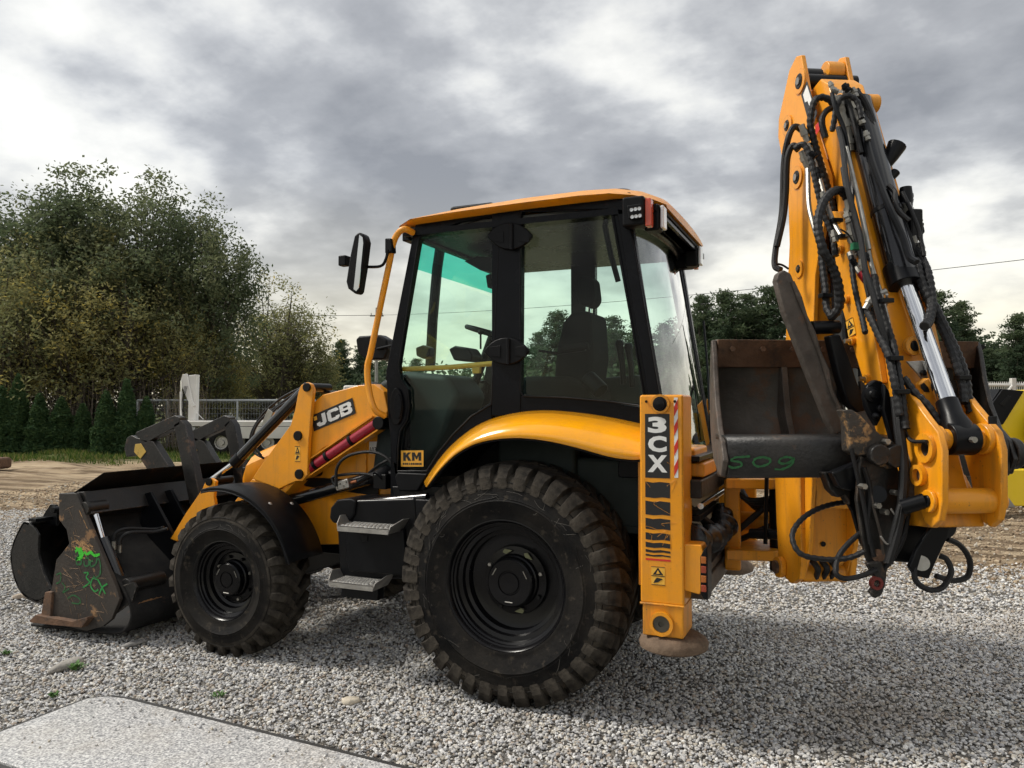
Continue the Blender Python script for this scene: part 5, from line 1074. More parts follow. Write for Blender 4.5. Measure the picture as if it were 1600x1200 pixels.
# bucket ram along the outer face
A, B, Cc = BW(2.02, 3.575, 3.22), BW(2.02, 3.205, 2.265), BW(2.02, 2.862, 1.60)
rm = MB().cyl(A, B, .066, n=28).build('bucket_ram', RAM, VEH); dr_ = (Cc-B)/np.linalg.norm(Cc-B)
MB().cyl(B-dr_*.10, B+dr_*.01, .071, n=28).build('ram_gland', BK, rm, bevel=.005); MB().cyl(B, Cc-dr_*.12, .038, n=28).build('ram_rod', CH, rm)
MB().tube([Cc-dr_*.17, Cc-dr_*.10, Cc-dr_*.05, Cc+dr_*.0], [.043, .045, .062, .062], 24).build('rod_end', BK, rm, bevel=.004)
MB().cyl(Cc-AX*.055, Cc+AX*.055, .064, n=26).build('rod_eye', BK, rm, bevel=.008)
MB().cyl(A-AX*.10, A+AX*.10, .045, n=22).build('ram_top_eye', YW, rm, bevel=.006)
q = Cc-VX*.066; MB().cyl(q, q-VX*.02, .012, n=8).build('grease_nipple', FIT, rm)
bolt_r = MB().ring(A+(B-A)*.62, A+(B-A)*.64, .0685, .064).build('ram_clamp', BK, rm)
# yoke (tipping lever): two plates with pins
YL = [(2.995, 1.80), (2.93, 1.74), (2.86, 1.68), (2.80, 1.63), (2.775, 1.56), (2.78, 1.36), (2.80, 1.29), (2.845, 1.255), (2.89, 1.27), (2.93, 1.34), (2.955, 1.44), (3.02, 1.60), (3.04, 1.72)]
for uu, lb in ((1.885, 'left'), (2.125, 'right')): vzp(uu, YL, .030).build('yoke_plate', YW if lb == 'right' else Y_, VEH, bevel=.007)
yk = MB().cyl(BW(1.90, 2.862, 1.60), BW(2.15, 2.862, 1.60), .040, n=22).build('yoke_upper_pin', Y_, VEH); 
MB().cyl(BW(2.10, 2.862, 1.60), BW(2.128, 2.862, 1.60), .062, n=22).build('pin_collar', Y_, yk, bevel=.006); MB().cyl(BW(1.915, 2.862, 1.60), BW(1.935, 2.862, 1.60), .055, n=22).build('pin_collar', Y_, yk, bevel=.006)
MB().cyl(BW(1.86, 2.845, 1.36), BW(2.17, 2.845, 1.36), .024, n=16).build('yoke_lower_pin', BK, VEH, bevel=.004); MB().cyl(BW(1.915, 2.845, 1.36), BW(2.125, 2.845, 1.36), .050, n=24).build('yoke_tube', YW, VEH)
for uu, vv_, z_, r in ((1.885, 2.845, 1.36, .045), (2.155, 2.845, 1.36, .045)):
    MB().cyl(BW(uu-.018 if uu < 2 else uu, vv_, z_), BW(uu if uu < 2 else uu+.02, vv_, z_), r, n=20).build('pin_boss', Y_, VEH, bevel=.005)
MB().ring(BW(1.884, 2.865, 1.565), BW(1.868, 2.865, 1.565), .058, .034).build('yoke_hole_rim', Y_, VEH); MB().cyl(BW(1.8835, 2.865, 1.565), BW(1.882, 2.865, 1.565), .034, n=20).build('yoke_hole', BK, VEH)
MB().ring(BW(1.884, 2.905, 1.455), BW(1.862, 2.905, 1.455), .042, .026).build('yoke_hole_rim', Y_, VEH); MB().cyl(BW(1.8835, 2.905, 1.455), BW(1.882, 2.905, 1.455), .026, n=20).build('yoke_hole', RS, VEH)
q = BW(2.11, 2.80, 1.66); MB().cyl(q, q+np.array([0, 0, .03]), .016, n=6).build('lock_bolt', BK, VEH, smooth=False)
# lever spring on the yoke
hose([BU(1398, 645, 1.87), BU(1412, 670, 1.865), BU(1424, 688, 1.86), BU(1448, 690, 1.86)], .008, n=6)
# bracket and lugs on the dipper's outer face
q = BV(1434, 575, 3.02); m = MB(); m.prism([BV(x, y, 3.06) for x, y in ((1414, 565), (1452, 563), (1456, 592), (1438, 592))], -VX*.012); br = m.build('hose_bracket_plate', GM, VEH, bevel=.003); q = BV(1441, 583, 3.046); MB().cyl(q, q-VX*.02, .013, n=6).build('bolt', BK, br, smooth=False)
m = MB(); m.prism([BV(x, y, 3.04) for x, y in ((1428, 600), (1440, 591), (1454, 592), (1464, 640), (1448, 640))], -VX*.03); lu = m.build('dipper_lug', Y_, VEH, bevel=.008); m = MB(); m.prism([BV(x, y, 3.0085) for x, y in ((1438, 601), (1443, 598), (1450, 606), (1452, 613), (1444, 612), (1439, 607))], -VX*.004); m.build('lug_hole', BK, lu)
q = BV(1424, 541, 3.12); MB().ring(q, q-VX*.03, .042, .024).build('hose_eye', YW, VEH); MB().cyl(q-VX*.005, q-VX*.034, .022, n=12).build('eye_plug', BK, VEH)
# nose of the dipper below the yoke
m = vzp(1.90, [(3.16, 1.42), (3.00, 1.45), (2.90, 1.32), (2.89, 1.25), (3.08, 1.235), (3.20, 1.30)], .24); m.build('dipper_nose', YW, VEH, bevel=.008)

# ---- wide grading bucket curled up between dipper and boom
b0_, b1_ = 1.185, 2.452
prof_b = [(3.60, 2.045), (3.66, 1.93), (3.70, 1.80), (3.70, 1.68), (3.64, 1.57), (3.52, 1.50), (3.38, 1.475), (3.26, 1.47)]
sm = catmull([(v, 0, z) for v, z in prof_b], 4)
def bl_(v): return b0_+max(0.0, .27*(v-3.15))
def br_(v): return b1_+max(0.0, .40*(v-3.15))
m = MB(); m.loft([[BW(bl_(p[0])*(1-t)+br_(p[0])*t, p[0], p[2]) for p in sm] for t in (0, .5, 1)]); bk = m.build('bucket_shell', BI, VEH, solid=.018, ang=60); bk['label'] = 'worn inside of the wide grading bucket'
m = MB(); m.prism([BW(bl_(3.6), 3.595, 2.05), BW(br_(3.6), 3.595, 2.05), BW(br_(3.65), 3.655, 1.92), BW(bl_(3.65), 3.655, 1.92)], -VX*.02); be = m.build('bucket_blade', RS, VEH, bevel=.004)
for k in range(8): q = BW(bl_(3.6)+.07+k*.15, 3.585, 2.005); MB().cyl(q, q-VX*.016, .014, n=6).build('blade_bolt', RS, be, smooth=False)
PS = [(3.60, 2.05), (3.56, 2.00), (3.50, 1.86), (3.42, 1.74), (3.30, 1.63), (3.17, 1.58), (3.13, 1.50), (3.18, 1.43), (3.30, 1.43), (3.52, 1.47), (3.66, 1.55), (3.73, 1.68), (3.73, 1.81), (3.69, 1.94), (3.63, 2.05)]
MB().prism([BW(bl_(v)-.026, v, z) for v, z in PS], AX*.026).build('bucket_side', WS, VEH, bevel=.008)
MB().prism([BW(br_(v), v, z) for v, z in PS], AX*.026).build('bucket_side', BS, VEH, bevel=.008)
sp_ = [np.array(q) for q in ((3.30, 0, 1.606), (3.19, 0, 1.604), (3.168, 0, 1.598), (3.154, 0, 1.584), (3.148, 0, 1.56), (3.146, 0, 1.44), (3.152, 0, 1.428), (3.168, 0, 1.424), (3.28, 0, 1.424))]
m = MB(); m.loft([[BW(u, p[0], p[2]) for p in sp_] for u in (b0_+.004, b1_-.004)]); ro = m.build('bucket_lip', BS, VEH, solid=.02, ang=60)
m = MB(); m.cyl(BW(b1_+.026, 3.20, 1.52), BW(b1_+.07, 3.20, 1.52), .070, n=20); m.build('bucket_boss', BS, VEH, bevel=.01)
vzp(b0_+.46, [(3.66, 1.96), (3.64, 1.96), (3.60, 1.70), (3.54, 1.56), (3.40, 1.50), (3.45, 1.48), (3.64, 1.57), (3.695, 1.70)], .03).build('bucket_rib', WS, VEH, bevel=.004)
strokes('marker_number', GRD, lambda x, y: BV(x, y, 3.143), [[(1172, 713), (1158, 714), (1148, 715), (1143, 720), (1156, 722), (1158, 728), (1145, 731), (1138, 728)], [(1192, 714), (1180, 717), (1177, 724), (1185, 729), (1200, 725), (1203, 718), (1192, 714)], [(1239, 716), (1228, 714), (1218, 718), (1219, 724), (1232, 723), (1240, 716), (1236, 726), (1222, 733), (1210, 733)]], .005, VEH)
# thick worn bar standing in front of the bucket
def bfront(v, pts, th, m=None): m = m or MB(); return m.prism([BV(x, y, v) for x, y in pts], VX*th)
tb = bfront(3.28, [(1213, 438), (1216, 427), (1225, 421), (1236, 427), (1264, 498), (1294, 578), (1323, 660), (1320, 674), (1306, 680), (1294, 660), (1262, 580), (1226, 488)], .05).build('bucket_clamp_bar', WS, VEH, bevel=.008); tb['label'] = 'thick worn steel bar slanting in front of the bucket'
m = MB(); rr = random.Random(5)
P = [BV(x+rr.uniform(-2, 2), y, 3.275) for x, y in ((1238, 440), (1248, 466), (1258, 494), (1268, 520), (1279, 550), (1289, 578), (1300, 608), (1312, 640))]
m.tube(P, [.008, .012, .007, .013, .008, .014, .009, .012], 7, smooth=4); m.build('weld_bead', WS, tb)

# ---- black linkage and coupler
lk = empty('coupler_linkage', (0, 0, 0), VEH); lk['label'] = 'black hydraulic coupler and links hanging under the digging arm'
def bl(v, pts, th, nm, mt=BS, bev=.008, par=lk): return bfront(v, pts, th).build(nm, mt, par, bevel=bev)
bl(3.24, [(1296, 524), (1313, 522), (1328, 560), (1340, 598), (1352, 626), (1358, 640), (1340, 645), (1325, 630), (1312, 590)], .06, 'side_link', BK)
MB().cyl(BV(1268, 512, 3.3), BV(1310, 511, 3.3), .030, n=16).build('link_pin', BK, lk)
bl(3.06, [(1351, 618), (1356, 602), (1368, 593), (1380, 596), (1387, 614), (1386, 636), (1371, 667), (1362, 652), (1354, 636)], .035, 'hinge_plate', BK)
for x, y, r in ((1361, 616, .032), (1374, 638, .016), (1367, 650, .014)): q = BV(x, y, 3.055); MB().lathe([(r, 0), (r, -.014), (r*.6, -.018), (r*.5, -.026), (.0001, -.028)], q, VX, 16).build('hinge_bolt', BK, lk)
bl(3.02, [(1382, 598), (1390, 610), (1408, 680), (1416, 720), (1406, 730), (1394, 690), (1380, 640)], .03, 'inner_link', BK)
wl = bl(2.98, [(1318, 640), (1332, 640), (1345, 648), (1358, 662), (1378, 680), (1396, 690), (1406, 700), (1410, 716), (1402, 730), (1388, 733), (1372, 728), (1356, 712), (1340, 712), (1328, 706), (1326, 660)], .07, 'worn_link', mat('worn_link_steel', (.05, .042, .035), .5, .3, var=.4, bump=.6, bscale=40, wear=.9, wcol=(.42, .24, .10), wth=.54, wscale=13))
q = BV(1370, 710, 2.97); MB().cyl(q+VX*.01, q-VX*.03, .042, n=20).build('link_boss', BS, lk, bevel=.006)
q = BV(1396, 712, 2.97); MB().cyl(q+VX*.01, q-VX*.03, .046, n=20).build('link_boss', BS, lk, bevel=.006)
bl(3.00, [(1345, 712), (1402, 728), (1416, 760), (1408, 800), (1404, 836), (1392, 870), (1384, 905), (1374, 910), (1362, 892), (1352, 866), (1344, 820), (1338, 780)], .022, 'coupler_cheek', BS, .006)
bl(3.15, [(1300, 738), (1345, 730), (1390, 740), (1396, 790), (1380, 850), (1360, 870), (1346, 850), (1332, 800), (1318, 776)], .022, 'coupler_cheek', BK, .006)
MB().cyl(BV(1352, 780, 3.17), BV(1372, 772, 2.99), .035, n=16).build('coupler_pin', BK, lk); MB().cyl(BV(1372, 868, 3.17), BV(1372, 868, 2.99), .026, n=16).build('coupler_pin', RS, lk)
MB().cyl(BV(1366, 740, 3.06), BV(1378, 850, 3.06), .038, n=18).build('coupler_ram', BK, lk); MB().cyl(BV(1362, 720, 3.05), BV(1366, 742, 3.06), .02, n=14).build('coupler_ram_rod', CH, lk)
bl(2.975, [(1416, 742), (1428, 690), (1438, 712), (1440, 745), (1430, 790), (1406, 828), (1400, 815), (1412, 780)], .04, 'coupler_guard', WS, .012)
bl(3.10, [(1288, 738), (1326, 738), (1330, 790), (1320, 774), (1310, 778), (1298, 766)], .06, 'coupler_ear', BS, .006)
bl(3.03, [(1300, 738), (1356, 716), (1350, 752), (1332, 768), (1312, 762)], .05, 'coupler_lug', BK, .01)
bl(2.92, [(1500, 784), (1511, 783), (1484, 834), (1462, 880), (1452, 905), (1430, 900), (1421, 886), (1434, 856), (1452, 828), (1470, 802)], .024, 'lower_arm', BK, .006)
bl(3.08, [(1492, 784), (1504, 784), (1478, 832), (1458, 876), (1448, 900), (1428, 894), (1424, 880), (1450, 826)], .024, 'lower_arm', BS, .006)
MB().cyl(BV(1440, 880, 3.11), BV(1440, 880, 2.915), .03, n=16).build('lower_arm_pin', FIT, lk); MB().cyl(BV(1476, 822, 3.10), BV(1474, 824, 2.93), .045, n=18).build('lower_arm_tube', BK, lk)
bl(3.05, [(1398, 800), (1468, 806), (1448, 850), (1440, 868), (1420, 880), (1384, 876)], .10, 'coupler_bridge', BK, .01)
for pts in (((1330, 700), (1340, 745), (1352, 800), (1360, 850)), ((1350, 730), (1360, 770), (1356, 820), (1366, 870)), ((1420, 800), (1412, 840), (1396, 872), (1380, 890))): hose([BV(x, y, 2.985) for x, y in pts], .009, parent=lk)
MB().tube([BV(1356, 745, 2.985), BV(1364, 790, 2.98), BV(1376, 835, 2.985), BV(1382, 880, 2.985)], .006, 6).build('weld_bead', WS, lk)
hk = bl(2.96, [(1355, 880), (1378, 878), (1386, 898), (1384, 915), (1378, 930), (1368, 936), (1360, 926), (1366, 918), (1372, 912), (1366, 900)], .03, 'hook', BS, .006)
MB().ring(BV(1371, 912, 2.95), BV(1371, 912, 2.95)+VX*.02, .026, .014).build('shackle', mat('red_shackle', (.18, .03, .025), .5, .3), lk)
for x, y in ((1386, 690), (1400, 770), (1372, 790), (1384, 800), (1350, 760)): q = BV(x, y, 2.955); MB().cyl(q+VX*.03, q-VX*.01, .012, n=6).build('coupler_bolt', FIT, lk, smooth=False)
# reach from the yoke to the coupler
MB().cyl(BW(1.87, 2.86, 1.36), BW(1.80, 2.90, 1.33), .030, n=14).build('coupler_pin', BK, lk)

# ---- hoses, pipes and fittings of the digging arm
def hB(v, pts, r=.014, **k):
    vs_ = v if hasattr(v, '__len__') else [v]*len(pts)
    if len(vs_) != len(pts): vs_ = list(np.interp(np.linspace(0, 1, len(pts)), np.linspace(0, 1, len(vs_)), vs_))
    return hose([BV(x, y, vv_) for (x, y), vv_ in zip(pts, vs_)], r, **k)
def sheath(v, pts, r=.018):
    # spiral-wrapped hose: rings standing proud of it
    vs_ = list(np.interp(np.linspace(0, 1, len(pts)), np.linspace(0, 1, len(v)), v)) if hasattr(v, '__len__') else [v]*len(pts)
    P = catmull([BV(x, y, vv_) for (x, y), vv_ in zip(pts, vs_)], 14); L_ = np.cumsum([0]+[np.linalg.norm(P[i+1]-P[i]) for i in range(len(P)-1)])
    n_ = int(L_[-1]/.007); Q = np.stack([np.interp(np.linspace(0, L_[-1], n_), L_, [p[c] for p in P]) for c in range(3)], -1)
    return MB().tube(list(Q), [r*(1.0 if (i//2) % 2 else .86) for i in range(n_)], 9).build('spiral_wrapped_hose', HS, VEH)
def fit(v, a, b, r=.019):
    A_, B_ = BV(*a, v), BV(*b, v); m = MB(); m.tube([A_, lerp(A_, B_, .3), lerp(A_, B_, .31), lerp(A_, B_, .6), lerp(A_, B_, .61), B_], [r*.75, r*.75, r, r, r*.8, r*.7], 8); return m.build('hose_fitting', FIT, VEH)
hB([3.86, 3.84, 3.9, 3.9, 3.85], [(1255, 205), (1242, 198), (1232, 215), (1225, 255), (1222, 330), (1212, 390), (1211, 415), (1220, 422)], .017)
hB([3.80, 3.85, 3.88], [(1248, 234), (1238, 228), (1230, 250), (1228, 300), (1224, 340), (1214, 385)], .017)
hB(3.84, [(1212, 412), (1222, 414), (1232, 420)], .006)
sheath([3.60, 3.62], [(1307, 172), (1298, 158), (1284, 152), (1272, 160), (1266, 190), (1272, 220), (1284, 262), (1298, 310), (1306, 345)], .018)
fit(3.60, (1305, 170), (1311, 196), .022)
hB([3.60, 3.58], [(1300, 168), (1290, 175), (1284, 190), (1290, 215)], .015)
sheath([3.58, 3.5, 3.42], [(1242, 232), (1255, 226), (1266, 245), (1274, 280), (1286, 330), (1300, 365), (1306, 400)], .016)
fit(3.62, (1252, 195), (1262, 222), .02); fit(3.62, (1262, 224), (1272, 252), .018); fit(3.60, (1252, 236), (1262, 262), .02)
hB([3.6, 3.5, 3.4], [(1272, 252), (1282, 285), (1292, 320), (1304, 350), (1316, 372)], .012, mt=FIT)
hB([3.60, 3.5, 3.45], [(1262, 262), (1264, 320), (1272, 355), (1280, 380)], .011, mt=FIT)
sheath([3.36, 3.28, 3.22, 3.25, 3.3], [(1326, 312), (1314, 298), (1298, 302), (1284, 322), (1278, 352), (1286, 390), (1300, 415), (1310, 445), (1312, 475), (1303, 492), (1296, 494)], .021)
sheath([3.42, 3.36, 3.3], [(1282, 370), (1286, 420), (1290, 450), (1292, 480), (1298, 492)], .019)
fit(3.34, (1326, 312), (1330, 352), .026); fit(3.34, (1330, 350), (1334, 380), .03)
for x, y, w_, h_ in ((1334, 365, 10, 14), (1313, 160, 9, 12), (1322, 180, 8, 12), (1345, 190, 8, 12), (1338, 395, 9, 12), (1336, 150, 8, 10)):
    c = BV(x, y, 3.40 if y > 300 else 3.52); MB().obox(c, AX*w_*.0022, VX*.025, np.array([0, 0, h_*.0026])).build('valve_block', FIT if (x+y) % 2 else BK, VEH, bevel=.005)
MB().cyl(BV(1346, 425, 3.28), BV(1356, 438, 3.26), .024, n=14).build('dust_cap', mat('red_plastic', (.42, .015, .03), .4), VEH, bevel=.004)
hB([3.36, 3.30], [(1328, 395), (1336, 415), (1346, 428)], .016, mt=FIT)
hB([3.42, 3.3, 3.2, 3.1, 3.05], [(1310, 200), (1316, 225), (1320, 260), (1326, 300), (1338, 345), (1346, 380), (1352, 420), (1364, 460), (1375, 500), (1390, 560), (1398, 600)], .013)
sheath([3.2, 3.1, 2.98, 2.93], [(1366, 430), (1372, 465), (1386, 510), (1396, 540), (1402, 575), (1408, 610), (1412, 640), (1416, 670)], .016)
sheath([3.2, 3.08, 2.98, 2.94], [(1352, 482), (1362, 500), (1376, 530), (1388, 555), (1396, 590), (1402, 620), (1406, 650)], .017)
sheath([3.0, 2.93, 2.9], [(1412, 590), (1428, 612), (1448, 632), (1462, 652), (1472, 672), (1478, 690)], .017)
fit(3.18, (1366, 462), (1352, 484), .022); hB(3.18, [(1384, 455), (1370, 462), (1360, 474)], .014, mt=FIT)
hB([3.3, 3.15], [(1362, 425), (1372, 470), (1384, 478), (1386, 460)], .006, mt=GM)
hB([3.4, 3.2], [(1330, 260), (1342, 320), (1354, 380), (1364, 430)], .008, mt=FIT)
hB([3.36, 3.2], [(1322, 230), (1334, 280), (1346, 330), (1358, 390)], .010, mt=FIT)
# top cluster by the ram head
for k, (a, b) in enumerate((((1308, 150), (1318, 176)), ((1322, 142), (1334, 170)), ((1316, 176), (1328, 214)), ((1330, 172), (1346, 205)), ((1340, 160), (1352, 186)), ((1350, 180), (1358, 212)), ((1326, 210), (1330, 236)))): fit(3.50, a, b, .024)
hB([3.48, 3.46], [(1334, 148), (1344, 150), (1356, 170), (1368, 205), (1376, 230), (1374, 250)], .016); hB([3.50, 3.44], [(1338, 140), (1352, 165), (1362, 195), (1372, 220)], .014)
sheath([3.46, 3.40], [(1300, 205), (1310, 160), (1326, 150), (1340, 160), (1346, 185)], .014)
hB([3.46, 3.2, 3.1], [(1352, 210), (1362, 250), (1376, 290), (1392, 330), (1410, 370), (1420, 400), (1432, 410)], .015, mt=BK)
MB().obox(BV(1322, 152, 3.58), AX*.04, VX*.04, (0, 0, .03)).build('ram_manifold', FIT, VEH, bevel=.008)
# lamps and hoses on the right flank
def flank(v, pts, r): return MB().tube([BV(x, y, v) for x, y in pts], r, 14).build('flank_lamp', BK, VEH, bevel=.004)
flank(3.45, [(1382, 262), (1392, 245), (1402, 226)], [.022, .034, .045]); flank(3.4, [(1392, 278), (1400, 268)], [.018, .022]); flank(3.35, [(1414, 335), (1416, 310), (1415, 292)], [.030, .030, .026])
m = MB(); m.obox(BV(1427, 352, 3.3), AX*.03, VX*.03, (0, 0, .07)); m.build('flank_valve', BK, VEH, bevel=.008); hB(3.3, [(1424, 375), (1440, 365), (1442, 358), (1434, 334)], .006, mt=BK)
fit(3.32, (1416, 318), (1422, 345), .026); fit(3.28, (1424, 370), (1440, 410), .026)
hB([3.3, 3.2], [(1388, 290), (1398, 300), (1398, 312), (1404, 330), (1420, 345)], .012)
hB([3.32, 3.2], [(1404, 320), (1414, 350), (1428, 390), (1432, 415), (1424, 425)], .012)
sheath([3.3, 3.18, 3.1, 3.0], [(1425, 375), (1440, 405), (1450, 430), (1456, 470), (1452, 500), (1444, 510)], .021)
sheath([3.2, 3.1, 3.0, 2.95], [(1430, 405), (1440, 440), (1458, 475), (1480, 520), (1498, 560), (1508, 590), (1512, 620), (1518, 645)], .021)
sheath([3.22, 3.1, 3.0, 2.95], [(1432, 420), (1446, 460), (1466, 500), (1484, 540), (1496, 575), (1504, 605), (1506, 630)], .020)
# loose hoses at the bottom
sheath([3.2, 3.1, 3.0, 2.95], [(1337, 783), (1300, 788), (1268, 800), (1245, 820), (1238, 842), (1252, 866), (1290, 874), (1325, 872), (1350, 862)], .012)
hB([3.05, 2.95, 2.95], [(1362, 820), (1330, 845), (1310, 870), (1306, 895), (1320, 904), (1345, 900), (1370, 890)], .011)
hB([2.95, 2.9, 2.95], [(1446, 850), (1432, 875), (1430, 905), (1450, 921), (1472, 918), (1486, 895), (1480, 875), (1468, 868)], .0115)
hB([2.97, 3.0, 3.0], [(1480, 842), (1500, 852), (1515, 875), (1512, 900), (1490, 907), (1462, 900)], .0115)
hB([3.0, 2.95, 2.92, 2.93], [(1402, 600), (1405, 660), (1412, 720), (1410, 780), (1402, 830), (1388, 880)], .018)
hB([3.0, 2.95, 2.92, 2.93], [(1396, 620), (1404, 690), (1416, 750), (1404, 800), (1392, 850)], .013)
hB(2.93, [(1392, 795), (1400, 806), (1408, 808), (1404, 795)], .004, mt=GM); hB(2.93, [(1376, 838), (1386, 850), (1396, 846), (1402, 840)], .004, mt=GM)

# ---- spare bucket standing in front of the shovel
SB = empty('spare_digging_bucket', (-4.75, -.55, 0)); tag(SB, 'narrow black digging bucket standing on the gravel in front of the shovel', 'excavator bucket')
YS = -.60
SO = [(37, 815), (45, 817), (54, 825), (60, 836), (59, 865), (67, 896), (80, 922), (72, 934), (58, 941), (37, 931), (23, 908), (16, 873), (20, 848), (30, 826)]
def sb(m, nm, mt, bev=.004, solid=0, ang=40):
    m.v = [(x+4.75, y+.55, z) for x, y, z in m.v]; return m.build(nm, mt, SB, bevel=bev, solid=solid, ang=ang)
P = SP(YS, SO); 
sb(MB().prism(P, (0, .022, 0)), 'bucket_side', BS); sb(MB().prism([p+np.array([0, .55, 0]) for p in P], (0, .022, 0)), 'bucket_side', BS)
idx = [6, 7, 8, 9, 10, 11, 12, 13, 0, 1]; cur = catmull([P[i] for i in idx], 4)
sb(MB().loft([cur, [p+np.array([0, .57, 0]) for p in cur]]), 'bucket_wrapper', BS, 0, .02, 60)
for dy in (.16, .34):
    q = SP(YS+dy, [(60, 818), (70, 800), (78, 788), (86, 789), (89, 798), (88, 822)]); sb(MB().prism(q, (0, .03, 0)), 'hanger_lug', BK, .006)
q = PY(82, 797, YS+.10); sb(MB().cyl(q, q+np.array([0, .36, 0]), .028, n=16), 'hanger_pin', BK)
q = SP(YS, [(44, 815), (62, 812), (92, 818), (56, 826)]); sb(MB().prism([q[0], q[0]+np.array([.10, 0, 0]), q[0]+np.array([.10, .57, 0]), q[0]+np.array([0, .57, 0])], (0, 0, .03)), 'top_beam', BK)
for k in range(4):
    b_ = PY(76, 930, YS)+np.array([0, .04+k*.15, 0]); sb(MB().prism([b_, b_+np.array([.16, .03, -.02]), b_+np.array([.16, .06, -.02]), b_+np.array([0, .09, 0])], (0, 0, .03)), 'bucket_tooth', RS)

# more pipework on the arm: elbows, unions, clips
rs = random.Random(11)
for (v, x, y, dx, dy, r_) in ((3.50, 1300, 140, 10, 4, .016), (3.52, 1296, 128, 6, 12, .014), (3.46, 1318, 132, 8, 10, .02), (3.46, 1332, 138, 6, 14, .018), (3.44, 1342, 178, 6, 16, .02), (3.42, 1352, 205, 5, 14, .016), (3.44, 1312, 205, 5, 14, .018), (3.40, 1318, 232, 3, 18, .015), (3.52, 1266, 238, 8, 8, .018), (3.5, 1276, 262, 4, 16, .016), (3.46, 1284, 300, 6, 14, .016), (3.40, 1302, 360, 4, 18, .018), (3.34, 1324, 330, 4, 18, .024), (3.30, 1340, 385, 4, 14, .02), (3.28, 1330, 405, 8, 10, .016), (3.22, 1345, 405, 6, 16, .02), (3.24, 1352, 395, 4, 12, .014), (3.36, 1420, 300, 2, 16, .02), (3.34, 1408, 318, 8, 8, .016), (3.30, 1432, 340, 6, 14, .022), (3.26, 1436, 380, 6, 18, .02), (3.24, 1446, 415, 4, 14, .02)):
    A_, B_ = BV(x, y, v), BV(x+dx, y+dy, v-.01); d_ = B_-A_; m = MB(); m.tube([A_, A_+d_*.25, A_+d_*.26, A_+d_*.55, A_+d_*.56, A_+d_*.8, A_+d_*.81, B_], [r_*.7, r_*.7, r_, r_, r_*.75, r_*.75, r_*.9, r_*.8], 6); m.build('pipe_union', FIT if rs.random() < .6 else BK, VEH, smooth=False)
hB([3.46, 3.40, 3.3], [(1300, 145), (1306, 170), (1318, 200), (1326, 240), (1332, 290), (1330, 330)], .010, mt=BK); hB([3.5, 3.42], [(1318, 150), (1330, 176), (1340, 215), (1346, 240)], .012)
hB([3.4, 3.3, 3.2], [(1316, 262), (1322, 300), (1330, 345), (1344, 400), (1354, 450), (1366, 500)], .009); hB([3.36, 3.2, 3.1], [(1340, 300), (1350, 350), (1362, 410), (1376, 455), (1388, 500), (1396, 545)], .007, mt=FIT)
hB([3.4, 3.3], [(1388, 275), (1402, 310), (1410, 350), (1426, 385), (1434, 430)], .010); hB([3.3, 3.2], [(1410, 300), (1424, 330), (1436, 362), (1444, 400)], .009)
sheath([3.3, 3.22, 3.1], [(1330, 400), (1334, 440), (1340, 470), (1348, 500), (1352, 520)], .013)
MB().obox(BV(1338, 385, 3.26), AX*.02, VX*.015, (0, 0, .015)).build('green_tag', mat('green_tag', (.02, .20, .09), .5), VEH)
hB(3.30, [(1313, 358), (1325, 366), (1334, 380), (1336, 385)], .004)
for (x, y, v) in ((1306, 345, 3.45), (1318, 370, 3.38), (1384, 470, 3.1), (1398, 560, 3.0), (1290, 462, 3.34), (1408, 612, 2.95), (1504, 590, 2.98)):
    q = BV(x, y, v); MB().obox(q, AX*.026, VX*.022, (0, 0, .010)).build('hose_clip', BK, VEH, bevel=.003)

# ================================================================== surroundings
# ---- vegetation
def leaf_mat(name, cols, rough=.7):
    m = bpy.data.materials.new(name); m.use_nodes = True; t = m.node_tree; b = t.nodes['Principled BSDF']
    at = t.nodes.new('ShaderNodeAttribute'); at.attribute_name = 'tint'; cr = t.nodes.new('ShaderNodeValToRGB'); t.links.new(at.outputs['Fac'], cr.inputs[0]); el = cr.color_ramp.elements
    k = len(cols); el[0].color = (*cols[0], 1); el[1].color = (*cols[-1], 1)
    for i in range(1, k-1): q = el.new(i/(k-1)); q.color = (*cols[i], 1)
    t.links.new(cr.outputs[0], b.inputs['Base Color']); b.inputs['Roughness'].default_value = rough; b.inputs['Specular IOR Level'].default_value = .25
    tr = t.nodes.new('ShaderNodeBsdfTranslucent'); t.links.new(cr.outputs[0], tr.inputs[0]); mx = t.nodes.new('ShaderNodeMixShader'); mx.inputs[0].default_value = .5
    o = t.nodes['Material Output']; t.links.new(b.outputs[0], mx.inputs[1]); t.links.new(tr.outputs[0], mx.inputs[2]); t.links.new(mx.outputs[0], o.inputs[0]); return m
LG = leaf_mat('leaves_dark_green', [(.070, .098, .054), (.105, .135, .070), (.145, .170, .088), (.20, .21, .11)])
LO = leaf_mat('leaves_olive', [(.115, .132, .060), (.170, .182, .080), (.225, .226, .100), (.30, .275, .112), (.50, .40, .10)])
LP = leaf_mat('needles_pine', [(.042, .068, .042), (.062, .094, .052), (.088, .12, .062), (.12, .15, .075)])
LT = leaf_mat('thuja_green', [(.038, .080, .038), (.058, .115, .048), (.085, .145, .056), (.12, .18, .066)])
BARK = mat('bark', (.075, .062, .050), .9, var=.35, scale=8, bump=.6, bscale=30)
TWIG = mat('bare_twigs', (.20, .165, .125), .9, var=.3)
